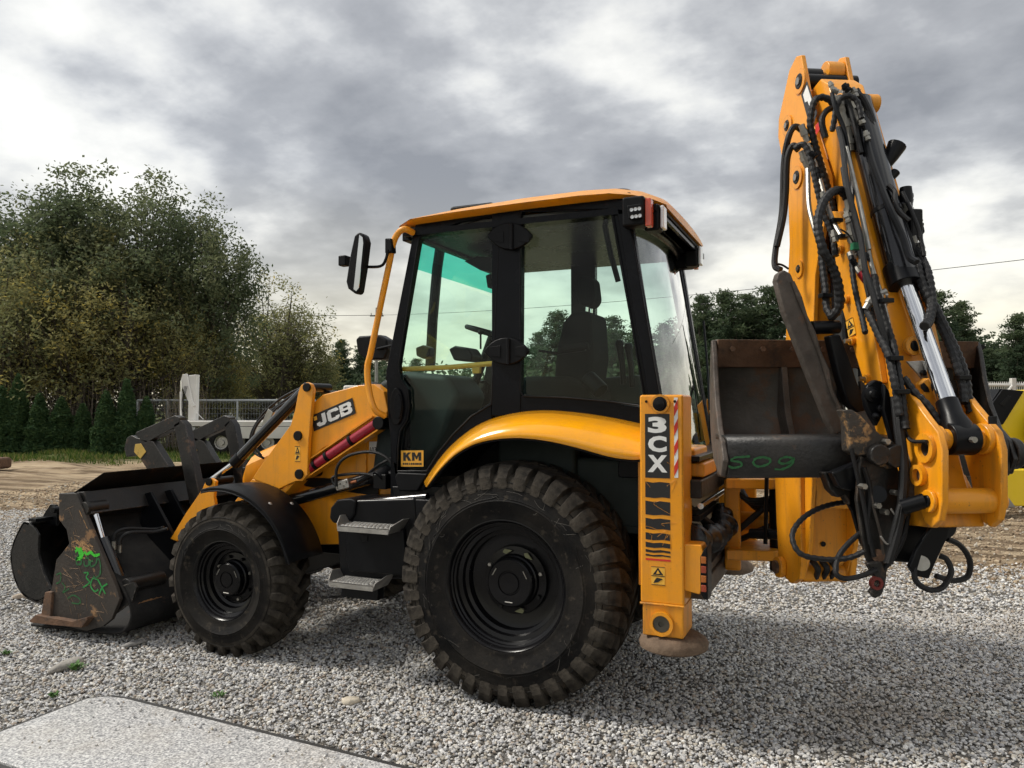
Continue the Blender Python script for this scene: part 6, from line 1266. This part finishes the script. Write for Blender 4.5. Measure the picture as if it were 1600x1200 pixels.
def cards(C_, n_per, spread, size, asp, r, up=.0, tint0=None):
    k = len(C_); n = k*n_per
    ctr = np.repeat(C_, n_per, 0) + r.normal(0, 1, (n, 3))*np.array(spread)
    d = r.normal(0, 1, (n, 3)); d[:, 2] = d[:, 2]*.8-up; d /= np.linalg.norm(d, axis=1)[:, None]
    e_ = np.cross(d, r.normal(0, 1, (n, 3))); e_ /= np.linalg.norm(e_, axis=1)[:, None]
    s_ = size*r.uniform(.6, 1.35, (n, 1))
    V = np.stack([ctr-d*s_*.5, ctr+e_*s_*asp*.5, ctr+d*s_*.5, ctr-e_*s_*asp*.5], 1).reshape(-1, 3)
    t0 = np.repeat(r.random(k) if tint0 is None else tint0, n_per)
    ti = np.clip(t0*.62 + r.random(n)*.42 - .02, 0, 1)
    return V, np.repeat(ti, 4)
def card_mesh(name, V, ti, material):
    n = len(V)//4; me = bpy.data.meshes.new(name); me.vertices.add(n*4); me.vertices.foreach_set('co', V.astype(np.float32).ravel())
    me.loops.add(n*4); me.loops.foreach_set('vertex_index', np.arange(n*4, dtype=np.int32)); me.polygons.add(n); me.polygons.foreach_set('loop_start', np.arange(0, n*4, 4, dtype=np.int32)); me.polygons.foreach_set('loop_total', np.full(n, 4, np.int32))
    a = me.attributes.new('tint', 'FLOAT', 'POINT'); a.data.foreach_set('value', ti.astype(np.float32)); me.update(); me.validate(); me.materials.append(material); return me
def crown_points(n, h0, h1, rad, r, lobes=14, power=1.0):
    # many upright sprays of different height, so the outline is ragged and sky shows between them
    L_ = []
    for k in range(lobes):
        a = r.uniform(0, 6.28); q = math.sqrt(r.random()); rr = rad*.82*q
        top = h0+(h1-h0)*(1-.45*q**2)*r.uniform(.86, 1.0) if k else h1
        if k == 0: rr = rad*.1
        bot = h0+(top-h0)*r.uniform(.05, .5); L_.append((math.cos(a)*rr, math.sin(a)*rr, bot, top, rad*r.uniform(.24, .40)))
    out = []
    while len(out) < n:
        x, y, b, t_, w_ = L_[r.integers(0, lobes)]; f = r.random()**.85; d = r.normal(0, 1, 2)*w_*(1.1-.62*f**2)
        out.append((x*(.75+.35*f)+d[0], y*(.75+.35*f)+d[1], b+(t_-b)*f))
    return np.array(out)
def tree_meshes(nm, seed, h, rad, ncl, npc, leaf, size, asp, kind):
    r = np.random.default_rng(seed)
    h0 = h*(.12 if kind == 'olive' else .20 if kind == 'green' else .25)
    if kind == 'pine':
        C_ = []; z = h0; a = 0
        while z < h*.985:                       # whorls of boughs, uneven and with gaps
            t = (z-h0)/(h-h0); nb = r.integers(2, 5)
            for k in range(nb):
                a += 2.4+r.normal(0, .4); ln = rad*(1-t)**.55*r.uniform(.45, 1.1)+.15; m_ = max(2, int(ln/.32))
                for q in range(m_):
                    f = (q+.8)/m_; C_.append((math.cos(a)*ln*f, math.sin(a)*ln*f, z+.22*ln*f*f+r.normal(0, .06)))
            z += (h-h0)*r.uniform(.018, .050)
        for k in range(4): C_.append((0, 0, h*(.95+.012*k)))
        C_ = np.array(C_); sp = (.22, .22, .10)
    else:
        C_ = crown_points(ncl, h0, h, rad, r, 16 if kind == 'green' else 18, .8); sp = (.17, .17, .24) if kind == 'olive' else (.19, .19, .18)
    hi = (C_[:, 2]-C_[:, 2].min())/(np.ptp(C_[:, 2])+1e-6)
    t0 = np.clip(r.random(len(C_))*.85+.28*np.sin(C_[:, 0]*1.3+C_[:, 2]*.8)+.06, 0, 1)
    V, ti = cards(C_, npc, sp, size, asp, r, .25 if kind == 'olive' else 0, t0)
    me = card_mesh(nm+'_crown', V, ti, leaf)
    tm = MB(); nt_ = 1 if kind != 'olive' else 3
    for j in range(nt_):
        b = np.array([0, 0, -.1]) + (np.array([r.normal(0, .35), r.normal(0, .35), 0]) if nt_ > 1 else 0); top = np.array([r.normal(0, .2+.3*(nt_ > 1)), r.normal(0, .2+.3*(nt_ > 1)), h*r.uniform(.75, .93)])
        P = [b, lerp(b, top, .3)+np.array([r.normal(0, .15), r.normal(0, .15), 0]), lerp(b, top, .65)+np.array([r.normal(0, .15), r.normal(0, .15), 0]), top]; r0 = h*.014
        tm.tube(P, [r0, r0*.75, r0*.45, r0*.12], 7, smooth=4)
        for q in C_[r.choice(len(C_), min(len(C_), 110), replace=False)]:
            t = max(.1, min(.92, (q[2]-.18*h-b[2])/h + r.uniform(-.05, .05))); s = lerp(b, top, t); mid = lerp(s, q, .55)+np.array([0, 0, -.05*h*r.random()]); tm.tube([s, mid, q], [r0*.30*(1-t*.6), r0*.16, r0*.05], 4)
    tme = tm.mesh(nm+'_trunk', BARK); return tme, me
def tree(name, meshes, px, D, s, rz, label, group, cat='tree', sz=None, z=0):
    o = empty(name, tuple(FAR(px, D, z))); o.rotation_euler = (0, 0, rz); o.scale = (s, s, sz or s); tag(o, label, cat, group)
    link_mesh('trunk', meshes[0], o); link_mesh('crown', meshes[1], o); return o
def ztop(py, D): return CAM[2] + (636.2-py)/FPX*D
GRN = [tree_meshes('green%d' % k, 20+k, 10.0, 2.5, 600, 34, LG, .155, .45, 'green') for k in range(2)]
OLV = [tree_meshes('olive%d' % k, 30+k, 8.0, 2.4, 430, 36, LO, .145, .38, 'olive') for k in range(2)]
PIN = [tree_meshes('pine%d' % k, 40+k, 10.0, 2.3, 300, 36, LP, .30, .28, 'pine') for k in range(3)]
GRN2 = [tree_meshes('wood%d' % k, 60+k, 10.0, 2.6, 330, 26, LP, .36, .5, 'green') for k in range(2)]
GT = 'broadleaf trees along the left side of the yard'
def put(meshes, base, px, D, ytop, rz, label, group, wid=1.0, **k):
    h = ztop(ytop, D); s = h/base; return tree('tree' if 'name' not in k else k['name'], meshes, px, D, s*wid, rz, label, group, sz=s)
put(GRN[0], 10, -10, 35, 285, .3, 'tall dark green tree at the left edge of the view', GT)
put(GRN[1], 10, 88, 34, 262, 1.9, 'tall green tree with a twin top, second tallest of the left trees', GT, 1.1)
put(GRN[0], 10, 142, 35, 250, 2.8, 'tallest dark tree of the left group, rising to a ragged tip', GT, 1.1)
put(GRN[1], 10, 236, 34, 262, 4.1, 'tall green tree right of the tallest one, pointed crown', GT, 1.0)
put(GRN[0], 10, 318, 34, 290, 5.3, 'rounded green tree at the right end of the tall left group', GT, .9)
put(OLV[0], 8, 30, 32, 350, .5, 'olive and yellow leaved tree in front of the left edge tree', GT, 1.1)
put(OLV[1], 8, 118, 32, 355, 1.5, 'olive tree with yellowing leaves behind the row of thujas', GT, 1.1)
put(OLV[0], 8, 205, 32.5, 385, 2.5, 'olive tree in the middle of the left group, behind the thujas', GT, 1.15)
put(OLV[1], 8, 275, 33, 440, 3.3, 'lower yellowing tree behind the white crane boom', GT, 1.0)
put(OLV[0], 8, 338, 35, 500, 4.4, 'low bushy tree left of the pointed olive tree', GT, .85)
put(OLV[1], 8, 436, 45, 432, 5.6, 'pointed olive tree standing alone behind the mesh fence', GT, 1.25)
put(OLV[0], 8, 470, 46, 498, .9, 'smaller olive tree right of the pointed one', GT, 1.1)
put(OLV[1], 8, 390, 47, 545, 2.2, 'low olive bush between the left group and the pointed tree', GT, 1.3)
put(OLV[0], 8, 500, 47, 545, 3.9, 'thin young tree behind the loader arm tip', GT, .7)
PG = 'dark pines of the wood behind the yard'
pines = [(532, 76, 530, 'dark pine left of the far wing mirror'), (566, 78, 540, 'pine just left of the far mirror'), (612, 80, 535, 'pine partly hidden by the front pillar of the cab'), (650, 82, 560, 'low pine seen through the windscreen'),
         (842, 80, 520, 'pine seen low through the rear side window, at its left edge'), (872, 78, 484, 'tallest pine seen through the rear side window'), (905, 80, 505, 'pine behind the headrest of the seat'), (958, 78, 495, 'pine right of the seat through the glass'), (1000, 80, 500, 'pine behind the rear corner post'), (1040, 78, 505, 'pine seen through the rear screen'),
         (1098, 66, 462, 'pine directly right of the cab'), (1135, 64, 452, 'pine with a pointed top between cab and digging arm'), (1170, 66, 458, 'pine second left of the digging arm'), (1204, 64, 448, 'tall pine touching the left of the worn bar'), (1260, 66, 470, 'pine hidden behind the boom'), (1320, 66, 480, 'pine hidden behind the dipper'), (1400, 64, 480, 'pine behind the chrome ram rod'),
         (1462, 60, 452, 'tall pine just right of the digging arm'), (1502, 62, 470, 'spreading pine right of the hoses'), (1545, 66, 545, 'low pine in the gap of the right wood'), (1592, 56, 488, 'pine at the right edge of the view'), (1640, 58, 500, 'pine beyond the right edge of the view')]
for i, (px_, D_p, yt, lb) in enumerate(pines): put(PIN[i % 3], 10, px_, D_p, yt, i*1.7, lb, PG, 1.15 if i % 2 else 1.0, name='pine_tree')
FG = 'broadleaf trees filling the wood behind the yard'
for i, (px_, D_p, yt, lb) in enumerate(((520, 84, 560, 'low leafy tree left of the far mirror, behind the pines'), (590, 86, 556, 'leafy tree behind the grab rail foot'), (822, 86, 545, 'leafy tree at the middle pillar of the cab'), (925, 86, 520, 'leafy tree behind the seat back'), (985, 86, 520, 'leafy tree behind the rear pillar'), (1072, 72, 492, 'leafy tree touching the right edge of the cab'), (1118, 72, 488, 'leafy tree between the first two pines right of the cab'), (1155, 72, 480, 'leafy tree in the middle of the gap right of the cab'), (1190, 72, 476, 'leafy tree just left of the worn bar'), (1440, 70, 500, 'leafy tree behind the yoke hoses'), (1482, 70, 500, 'leafy tree between the two right pines'), (1530, 72, 530, 'leafy tree above the far machine cab'), (1565, 70, 520, 'leafy tree left of the right edge pine'), (1615, 66, 505, 'leafy tree on the right edge of the view'))):
    put(GRN2[i % 2], 10, px_, D_p, yt, i*2.1, lb, FG, 1.35)
# dense undergrowth that closes the wood towards the ground
r = np.random.default_rng(77); C_ = []
for k in range(1100):
    px_ = r.uniform(480, 1720); D_p = r.uniform(70, 88); q = FAR(px_, D_p, 0); C_.append((q[0], q[1], r.random()**1.2*5.2))
V, ti = cards(np.array(C_), 22, (.9, .9, .6), .55, .5, r)
o = link_mesh('undergrowth', card_mesh('undergrowth', V, ti, LP)); tag(o, 'dark undergrowth along the foot of the pine wood', 'undergrowth', kind='stuff')
C_ = []
for k in range(300):
    px_ = r.uniform(-120, 330); D_p = r.uniform(32.5, 36); q = FAR(px_, D_p, 0); C_.append((q[0], q[1], r.random()**1.1*3.4))
V, ti = cards(np.array(C_), 24, (.4, .4, .4), .24, .4, r)
o = link_mesh('undergrowth', card_mesh('undergrowth_left', V, ti, LO)); tag(o, 'brushwood behind the thuja row', 'undergrowth', kind='stuff')
# bare twigs of autumn brush and one dead side branch
m = MB(); rr = random.Random(8)
for k in range(420):
    q = FAR(rr.uniform(-30, 320), rr.uniform(29.4, 32.0), 0); a = np.array([rr.uniform(-.5, .5), rr.uniform(-.3, .3), rr.uniform(1.2, 3.0)]); m.tube([q, q+a*.5+np.array([rr.uniform(-.2, .2), 0, 0]), q+a], [.016, .010, .004], 4)
o = m.build('dry_twigs', TWIG); tag(o, 'thin dry twigs rising between the thujas', 'twigs', kind='stuff')
# thujas
def thuja_mesh(seed):
    r = np.random.default_rng(seed); n = 5200; z = r.random(n)**1.15*2.5; R_ = .50*np.clip(1-(z/2.55)**1.5, 0.02, 1)**.85*(1+.12*np.sin(z*7+seed)); a = r.uniform(0, 6.28, n); R_ = R_*r.uniform(.72, 1.06, n)
    C_ = np.stack([np.cos(a)*R_, np.sin(a)*R_, z+.05], -1); V, ti = cards(C_, 2, (.03, .03, .05), .17, .35, r); return card_mesh('thuja', V, ti, LT)
TH_ = [thuja_mesh(k) for k in (1, 2)]
tt = MB(); tt.tube([(0, 0, -.05), (0, 0, 1.2), (0, 0, 2.3)], [.06, .04, .01], 6); ttm = tt.mesh('thuja_trunk', BARK)
for i, (px_, D_p, h, wd, lb) in enumerate(((3, 28.6, 2.35, 1.0, 'thuja cut off by the left edge of the view'), (28, 28.8, 2.75, 1.0, 'tallest thuja at the left end of the row'), (62, 28.7, 2.1, .95, 'third thuja of the row, slim and pointed'), (96, 28.9, 1.95, 1.1, 'short dark thuja, fourth in the row'), (130, 29.0, 1.75, .9, 'low thuja among yellow leaves, fifth in the row'), (166, 28.8, 2.2, 1.0, 'sixth thuja of the row, left of the tall pair'), (198, 29.0, 2.6, .95, 'tall thuja near the right end of the row'), (229, 29.2, 2.0, .9, 'last thuja at the right end of the row'))):
    o = empty('thuja', tuple(FAR(px_, D_p))); o.scale = (wd, wd, h/2.5); o.rotation_euler = (0, 0, i*1.3); tag(o, lb, 'thuja', 'row of thujas on the left'); link_mesh('trunk', ttm, o); link_mesh('crown', TH_[i % 2], o)
# grass
r = np.random.default_rng(5); n = 26000; px_ = r.uniform(-80, 520, n); D_p = r.uniform(23.5, 32, n)
keep = (np.sin(px_*.05+D_p)+np.sin(px_*.017-2*D_p)+r.normal(0, .8, n) > -.2+np.clip(26-D_p, 0, 3)*.6); px_, D_p = px_[keep], D_p[keep]; n = len(px_)
base = np.stack([CAM[0]+RT[0]*(px_-800)/FPX*D_p+FH[0]*D_p, CAM[1]+RT[1]*(px_-800)/FPX*D_p+FH[1]*D_p, np.zeros(n)], -1); base[:, 2] = gz(base[:, 0], base[:, 1])-.01
a = r.uniform(0, 6.28, n); h = r.uniform(.05, .20, n); wv = np.stack([np.cos(a), np.sin(a), 0*a], -1)*.022; tip = base+np.stack([r.normal(0, .05, n), r.normal(0, .05, n), h], -1)
V = np.stack([base-wv, base+wv, tip+wv*.15, tip-wv*.15], 1).reshape(-1, 3)
LGR = leaf_mat('grass_blades', [(.035, .075, .012), (.06, .11, .02), (.11, .14, .03), (.20, .18, .07)])
o = link_mesh('grass', card_mesh('grass', V, np.repeat(r.random(n), 4), LGR)); tag(o, 'uneven grass strip at the foot of the thujas', 'grass', kind='stuff')

# ---- mesh fence behind the truck
FE = empty('mesh_fence', tuple(FAR(300, 31))); tag(FE, 'pale steel mesh fence with round posts behind the crane truck', 'fence'); f0 = FAR(300, 31)
def rel(o_, m, nm, mt, base, **k): m.v = [(x-base[0], y-base[1], z-base[2]) for x, y, z in m.v]; return m.build(nm, mt, o_, **k)
posts = [215, 262, 310, 371, 432, 493]
for px_ in posts: q = FAR(px_, 31); rel(FE, MB().cyl(q, q+np.array([0, 0, 2.0]), .045, n=10), 'post', GAL, f0)
for a_, b_ in zip(posts[:-1], posts[1:]):
    A, B = FAR(a_, 31), FAR(b_, 31); rel(FE, MB().cyl(A+np.array([0, 0, 2.0]), B+np.array([0, 0, 2.0]), .05, n=10), 'top_rail', GAL, f0)
    m = MB(); d = B-A
    for k in range(1, 14): q = A+d*k/14; m.tube([q+np.array([0, 0, .12]), q+np.array([0, 0, 1.98])], .005, 4, caps=False)
    for k in range(9): z = .14+k*.22; m.tube([A+np.array([0, 0, z]), B+np.array([0, 0, z])], .005, 4, caps=False)
    q = rel(FE, m, 'mesh_panel', GAL, f0)
# ---- crane truck
tb_ = FAR(345, 28.3); TR = empty('crane_truck', tuple(tb_)); TR.rotation_euler = (0, 0, 0); tag(TR, 'white flatbed truck with a folded white loading crane, behind the forks', 'truck')
ex = RT*1.0; ey = FH*1.0
WHT = mat('white_crane_paint', (.72, .71, .69), .45, var=.06, dust=.25, dustcol=(.35, .27, .2), wear=.6, wcol=(.2, .1, .06), wth=.64, wscale=6)
def T(a, b, c): return tb_+ex*a+ey*b+np.array([0, 0, c])
def tr_box(nm, mt, a0, a1, b0, b1, c0, c1, bev=.01):
    m = MB(); m.prism([T(a0, b0, c0), T(a1, b0, c0), T(a1, b1, c0), T(a0, b1, c0)], (0, 0, c1-c0)); return rel(TR, m, nm, mt, tb_, bevel=bev)
tr_box('flatbed', WPL, -1.6, 4.6, -1.1, 1.1, 1.05, 1.22); tr_box('frame', BK, -1.5, 4.4, -.4, .4, .75, 1.04); tr_box('side_skirt', WPL, 1.0, 3.6, -1.12, -1.05, .62, 1.03); tr_box('tail_plate', GAL, -1.1, -.5, -1.05, 1.05, .80, 1.03)
for a_, lb in ((.40, 'near rear'), (2.05, 'mid'), (4.0, 'front')):
    for b_ in (-.98, .78):
        W_ = empty('wheel', tuple(ex*a_+ey*b_+np.array([0, 0, .47])), TR)
        MB().lathe([(.24, .0), (.30, -.01), (.42, 0), (.47, .04), (.48, .15), (.47, .25), (.40, .28)], (0, 0, 0), ey, 28).build('tyre', RB, W_); MB().lathe([(.25, .02), (.22, .03), (.20, .10), (.10, .10), (.09, .03), (.0001, .03)], (0, 0, 0), ey, 20).build('rim', GM, W_)
m = MB(); m.prism([T(-1.20, 0, 1.2), T(-.93, 0, 1.2), T(-.90, 0, 2.93), T(-1.20, 0, 2.90)], ey*.30); rel(TR, m, 'crane_column', WHT, tb_, bevel=.02)
m = MB(); m.prism([T(-1.45, -.12, 2.62), T(-1.38, -.12, 2.92), T(-1.22, -.12, 2.96), T(-1.02, -.12, 2.0), T(-.92, -.12, 1.80), T(-1.06, -.12, 1.72)], ey*.12); rel(TR, m, 'crane_jib', WHT, tb_, bevel=.015)
m = MB(); m.tube([T(-1.38, -.15, 1.2), T(-1.40, -.15, 2.3)], .045, 8); rel(TR, m, 'crane_ram', WHT, tb_); m = MB(); m.tube([T(-1.40, -.15, 2.3), T(-1.41, -.15, 2.7)], .025, 8); rel(TR, m, 'crane_ram_rod', CH, tb_)
for k in range(3): m = MB(); m.tube([T(-1.30+.04*k, -.2, 1.3), T(-1.34+.03*k, -.2, 1.9), T(-1.26+.05*k, -.2, 2.5)], .012, 5, smooth=4); rel(TR, m, 'crane_hose', HS, tb_)
m = MB(); m.tube([T(-.98, -.2, 1.75), T(-.72, -.2, 1.45), T(-.55, -.2, 1.28)], .014, 5); rel(TR, m, 'lashing_strap', WHT, tb_)
tr_box('crane_base', WPL, -1.75, -.95, -.8, .8, .95, 1.24)
tr_box('truck_cab', WPL, 4.75, 6.4, -1.15, 1.15, .7, 2.5, .08)

# ---- white gate and yellow machine on the right
gb = FAR(1570, 24); GTE = empty('picket_gate', tuple(gb)); tag(GTE, 'white metal gate with a diagonal brace behind the yellow machine', 'gate')
for px_ in (1522, 1583, 1650): q = FAR(px_, 24); rel(GTE, MB().prism([q+RT*a+FH*b for a, b in ((-.07, -.07), (.07, -.07), (.07, .07), (-.07, .07))], (0, 0, 2.63)), 'gate_post', WPL, gb, bevel=.01)
A, B = FAR(1500, 24), FAR(1690, 24)
for z in (2.42, .35): rel(GTE, MB().cyl(A+np.array([0, 0, z]), B+np.array([0, 0, z]), .05, n=8), 'gate_rail', WPL, gb)
rel(GTE, MB().cyl(FAR(1525, 23.95, 1.0), FAR(1582, 23.95, 2.4), .045, n=8), 'gate_brace', WPL, gb)
for k in range(58): q = lerp(A, B, (k+.5)/58); rel(GTE, MB().cyl(q+np.array([0, 0, .35]), q+np.array([0, 0, 2.52]), .014, n=5), 'picket', WPL, gb)
yb = FAR(1573, 13.5); YM = empty('wheel_loader', tuple(yb)); tag(YM, 'bright yellow loader with black nose panel, cut off by the right edge', 'loader')
def Tm(a, b, c): return yb+ex*a+ey*b+np.array([0, 0, c])
def ym(nm, mt, pts, b0, b1, bev=.03):
    m = MB(); m.prism([Tm(a, b0, c) for a, c in pts], ey*(b1-b0)); return rel(YM, m, nm, mt, yb, bevel=bev)
ym('bonnet', YLO, [(-.66, 1.72), (-.46, 2.0), (-.05, 2.02), (1.6, 2.05), (1.6, .95), (-.10, 1.05), (-.25, 1.14), (-.45, 1.42)], -.55, .55)
ym('nose_panel', BP, [(-.665, 1.73), (-.44, 2.03), (-.08, 2.00), (-.44, 1.44), (-.50, 1.42)], -.585, -.545, .01); ym('nose_top', BP, [(-.68, 1.72), (-.46, 2.035), (-.40, 2.035), (-.62, 1.70)], -.54, .54, .01)
ym('nose_slot', BK, [(-.50, 1.78), (-.36, 1.92), (-.30, 1.90), (-.44, 1.74)], -.592, -.58, .004)
m = MB(); rel(YM, m.lathe([(.20, 0), (.30, -.03), (.44, 0), (.48, .05), (.49, .2), (.46, .36), (.2, .38)], Tm(.36, -.98, 1.30), ey, 36), 'spare_tyre', RB, yb)
rel(YM, MB().lathe([(.21, .02), (.18, .05), (.16, .12), (.0001, .12)], Tm(.36, -.98, 1.30), ey, 24), 'rim', YLO, yb)
ym('bucket', YLO, [(-.93, .72), (.6, .74), (.7, .14), (-.67, .14), (-.85, .30)], -1.15, -.95, .02); ym('bucket_lip', mat('grey_lip', (.28, .27, .26), .5, .5), [(-.97, .40), (-.87, .45), (-.63, .12), (-.93, .12)], -1.16, -.94, .01); ym('bucket_back', BS, [(-.2, .62), (.1, .64), (.3, .12), (-.15, .06)], -.94, .9, .02)
ym('counterbody', BK, [(-.3, .5), (2.5, .5), (2.5, .9), (-.3, .9)], -.5, .5)
# its cab stands behind, with a dark roof
cbq = FAR(1488, 17.5); CB = empty('site_cab', tuple(cbq)); tag(CB, 'green-glazed machine cab with black roof behind the bucket, left of the yellow loader', 'vehicle')
def Tc(a, b, c): return cbq+ex*a+ey*b+np.array([0, 0, c])
def cb(nm, mt, pts, b0, b1, bev=.02): m = MB(); m.prism([Tc(a, b0, c) for a, c in pts], ey*(b1-b0)); return rel(CB, m, nm, mt, cbq, bevel=bev)
cb('roof', BP, [(-1.1, 2.98), (.30, 2.98), (.36, 3.04), (.30, 3.10), (-1.1, 3.10)], -.7, .7); cb('cab_pane', glass('green_cab_glass', (.45, .62, .55), 1.0), [(-1.0, 1.35), (.36, 1.35), (.20, 2.97), (-1.0, 2.97)], -.6, .6, 0)
cb('corner_post', BK, [(.34, 1.35), (.38, 1.35), (.22, 2.98), (.18, 2.98)], -.62, -.56, 0); cb('body', YLO, [(-1.6, .55), (.45, .55), (.45, 1.34), (-1.6, 1.34)], -.65, .65)
for a_ in (-.9, .2): rel(CB, MB().lathe([(.1, 0), (.38, 0), (.42, .05), (.42, .25), (.1, .28)], Tc(a_, -.85, .42), ey, 24), 'wheel', RB, cbq)

# ---- houses beyond the trees
def house(nm, px, D, w_, h, rh, dpt, wallm, roofm, label):
    b = FAR(px, D); H_ = empty(nm, tuple(b)); tag(H_, label, 'house')
    def q(a, c, z): return b+ex*a+ey*c+np.array([0, 0, z])
    rel(H_, MB().prism([q(-w_/2, 0, 0), q(w_/2, 0, 0), q(w_/2, dpt, 0), q(-w_/2, dpt, 0)], (0, 0, h)), 'wall', wallm, b)
    m = MB(); m.prism([q(-w_/2-.3, -.4, h+.003), q(-w_/2-.3, dpt+.4, h+.003), q(-w_/2-.3, dpt/2, h+rh)], ex*(w_+.6)); rel(H_, m, 'roof', roofm, b)
    for k in (-.3, .0, .3):
        m = MB(); m.prism([q(w_*k-.45, -.03, 1.0), q(w_*k+.45, -.03, 1.0), q(w_*k+.45, -.03, 2.2), q(w_*k-.45, -.03, 2.2)], -ey*.03); rel(H_, m, 'window', mat(nm+'_pane%d' % int(k*10), (.03, .035, .04), .1), b)
house('house', 345, 62, 5.0, 2.9, 1.6, 6, mat('white_render', (.62, .60, .57), .8), mat('dark_roof', (.07, .065, .065), .8), 'small white house with dark roof behind the mesh fence')
house('house', 722, 95, 14, 2.4, 2.2, 8, mat('red_brick_wall', (.25, .10, .07), .85, bump=.3), mat('red_roof', (.22, .075, .055), .85), 'red roofed house seen low through the windscreen')
# ---- power line
def wire(P, r, label):
    m = MB().tube(P, r, 5, smooth=0); tag(m.build('power_cable', BK), label, 'cable', 'overhead cables')
def sag(A, B, s, n=24): return [lerp(A, B, t)+np.array([0, 0, -s*4*t*(1-t)]) for t in np.linspace(0, 1, n)]
pb_ = FAR(588, 62); ht = ztop(494, 62)
po = empty('utility_pole', tuple(pb_)); tag(po, 'thin utility pole with insulators behind the grab rail', 'utility pole')
MB().tube([(0, 0, 0), (0, 0, ht+.7)], [.16, .11], 10).build('shaft', mat('grey_pole', (.30, .29, .27), .8), po); MB().obox((0, 0, ht+.05), RT*.55, FH*.05, (0, 0, .05)).build('cross_arm', mat('pole_arm', (.2, .19, .18), .8), po)
for a_ in (-.45, 0, .45): MB().lathe([(.0001, .0), (.05, .02), (.06, .10), (.04, .18), (.0001, .2)], RT*a_+np.array([0, 0, ht+.11]), (0, 0, 1), 8).build('insulator', WPL, po)
A = np.array([pb_[0], pb_[1], ht+.1])
B1 = FAR(-60, 70, ztop(482, 70)); wire(sag(A, B1, .25), .02, 'overhead cable left of the utility pole')
E1 = FAR(1760, 26, ztop(386, 26)); wire(sag(A, E1, .45, 40), .013, 'overhead cable running right from the pole across the cab')
m = MB(); q = FAR(505, 55); st_ = empty('street_lamp', tuple(q)); tag(st_, 'slim grey lamp post behind the loader arm tip', 'street lamp')
MB().tube([(0, 0, 0), (0, 0, ztop(572, 55))], [.09, .06], 8).build('post', GAL, st_); z_ = ztop(571, 55); MB().obox(RT*-.35+np.array([0, 0, z_]), RT*.45, FH*.08, (0, 0, .05)).build('lamp_head', GAL, st_)
# rusty scrap at the left edge
q = FAR(-8, 21.5); m = MB(); m.prism([q+RT*a+FH*b for a, b in ((-.6, -.3), (.28, -.3), (.35, .3), (-.6, .3))], (0, 0, .32)); o = m.build('rusty_block', RS, bevel=.08); tag(o, 'rusty red-brown block at the left edge of the earth lot', 'scrap block')
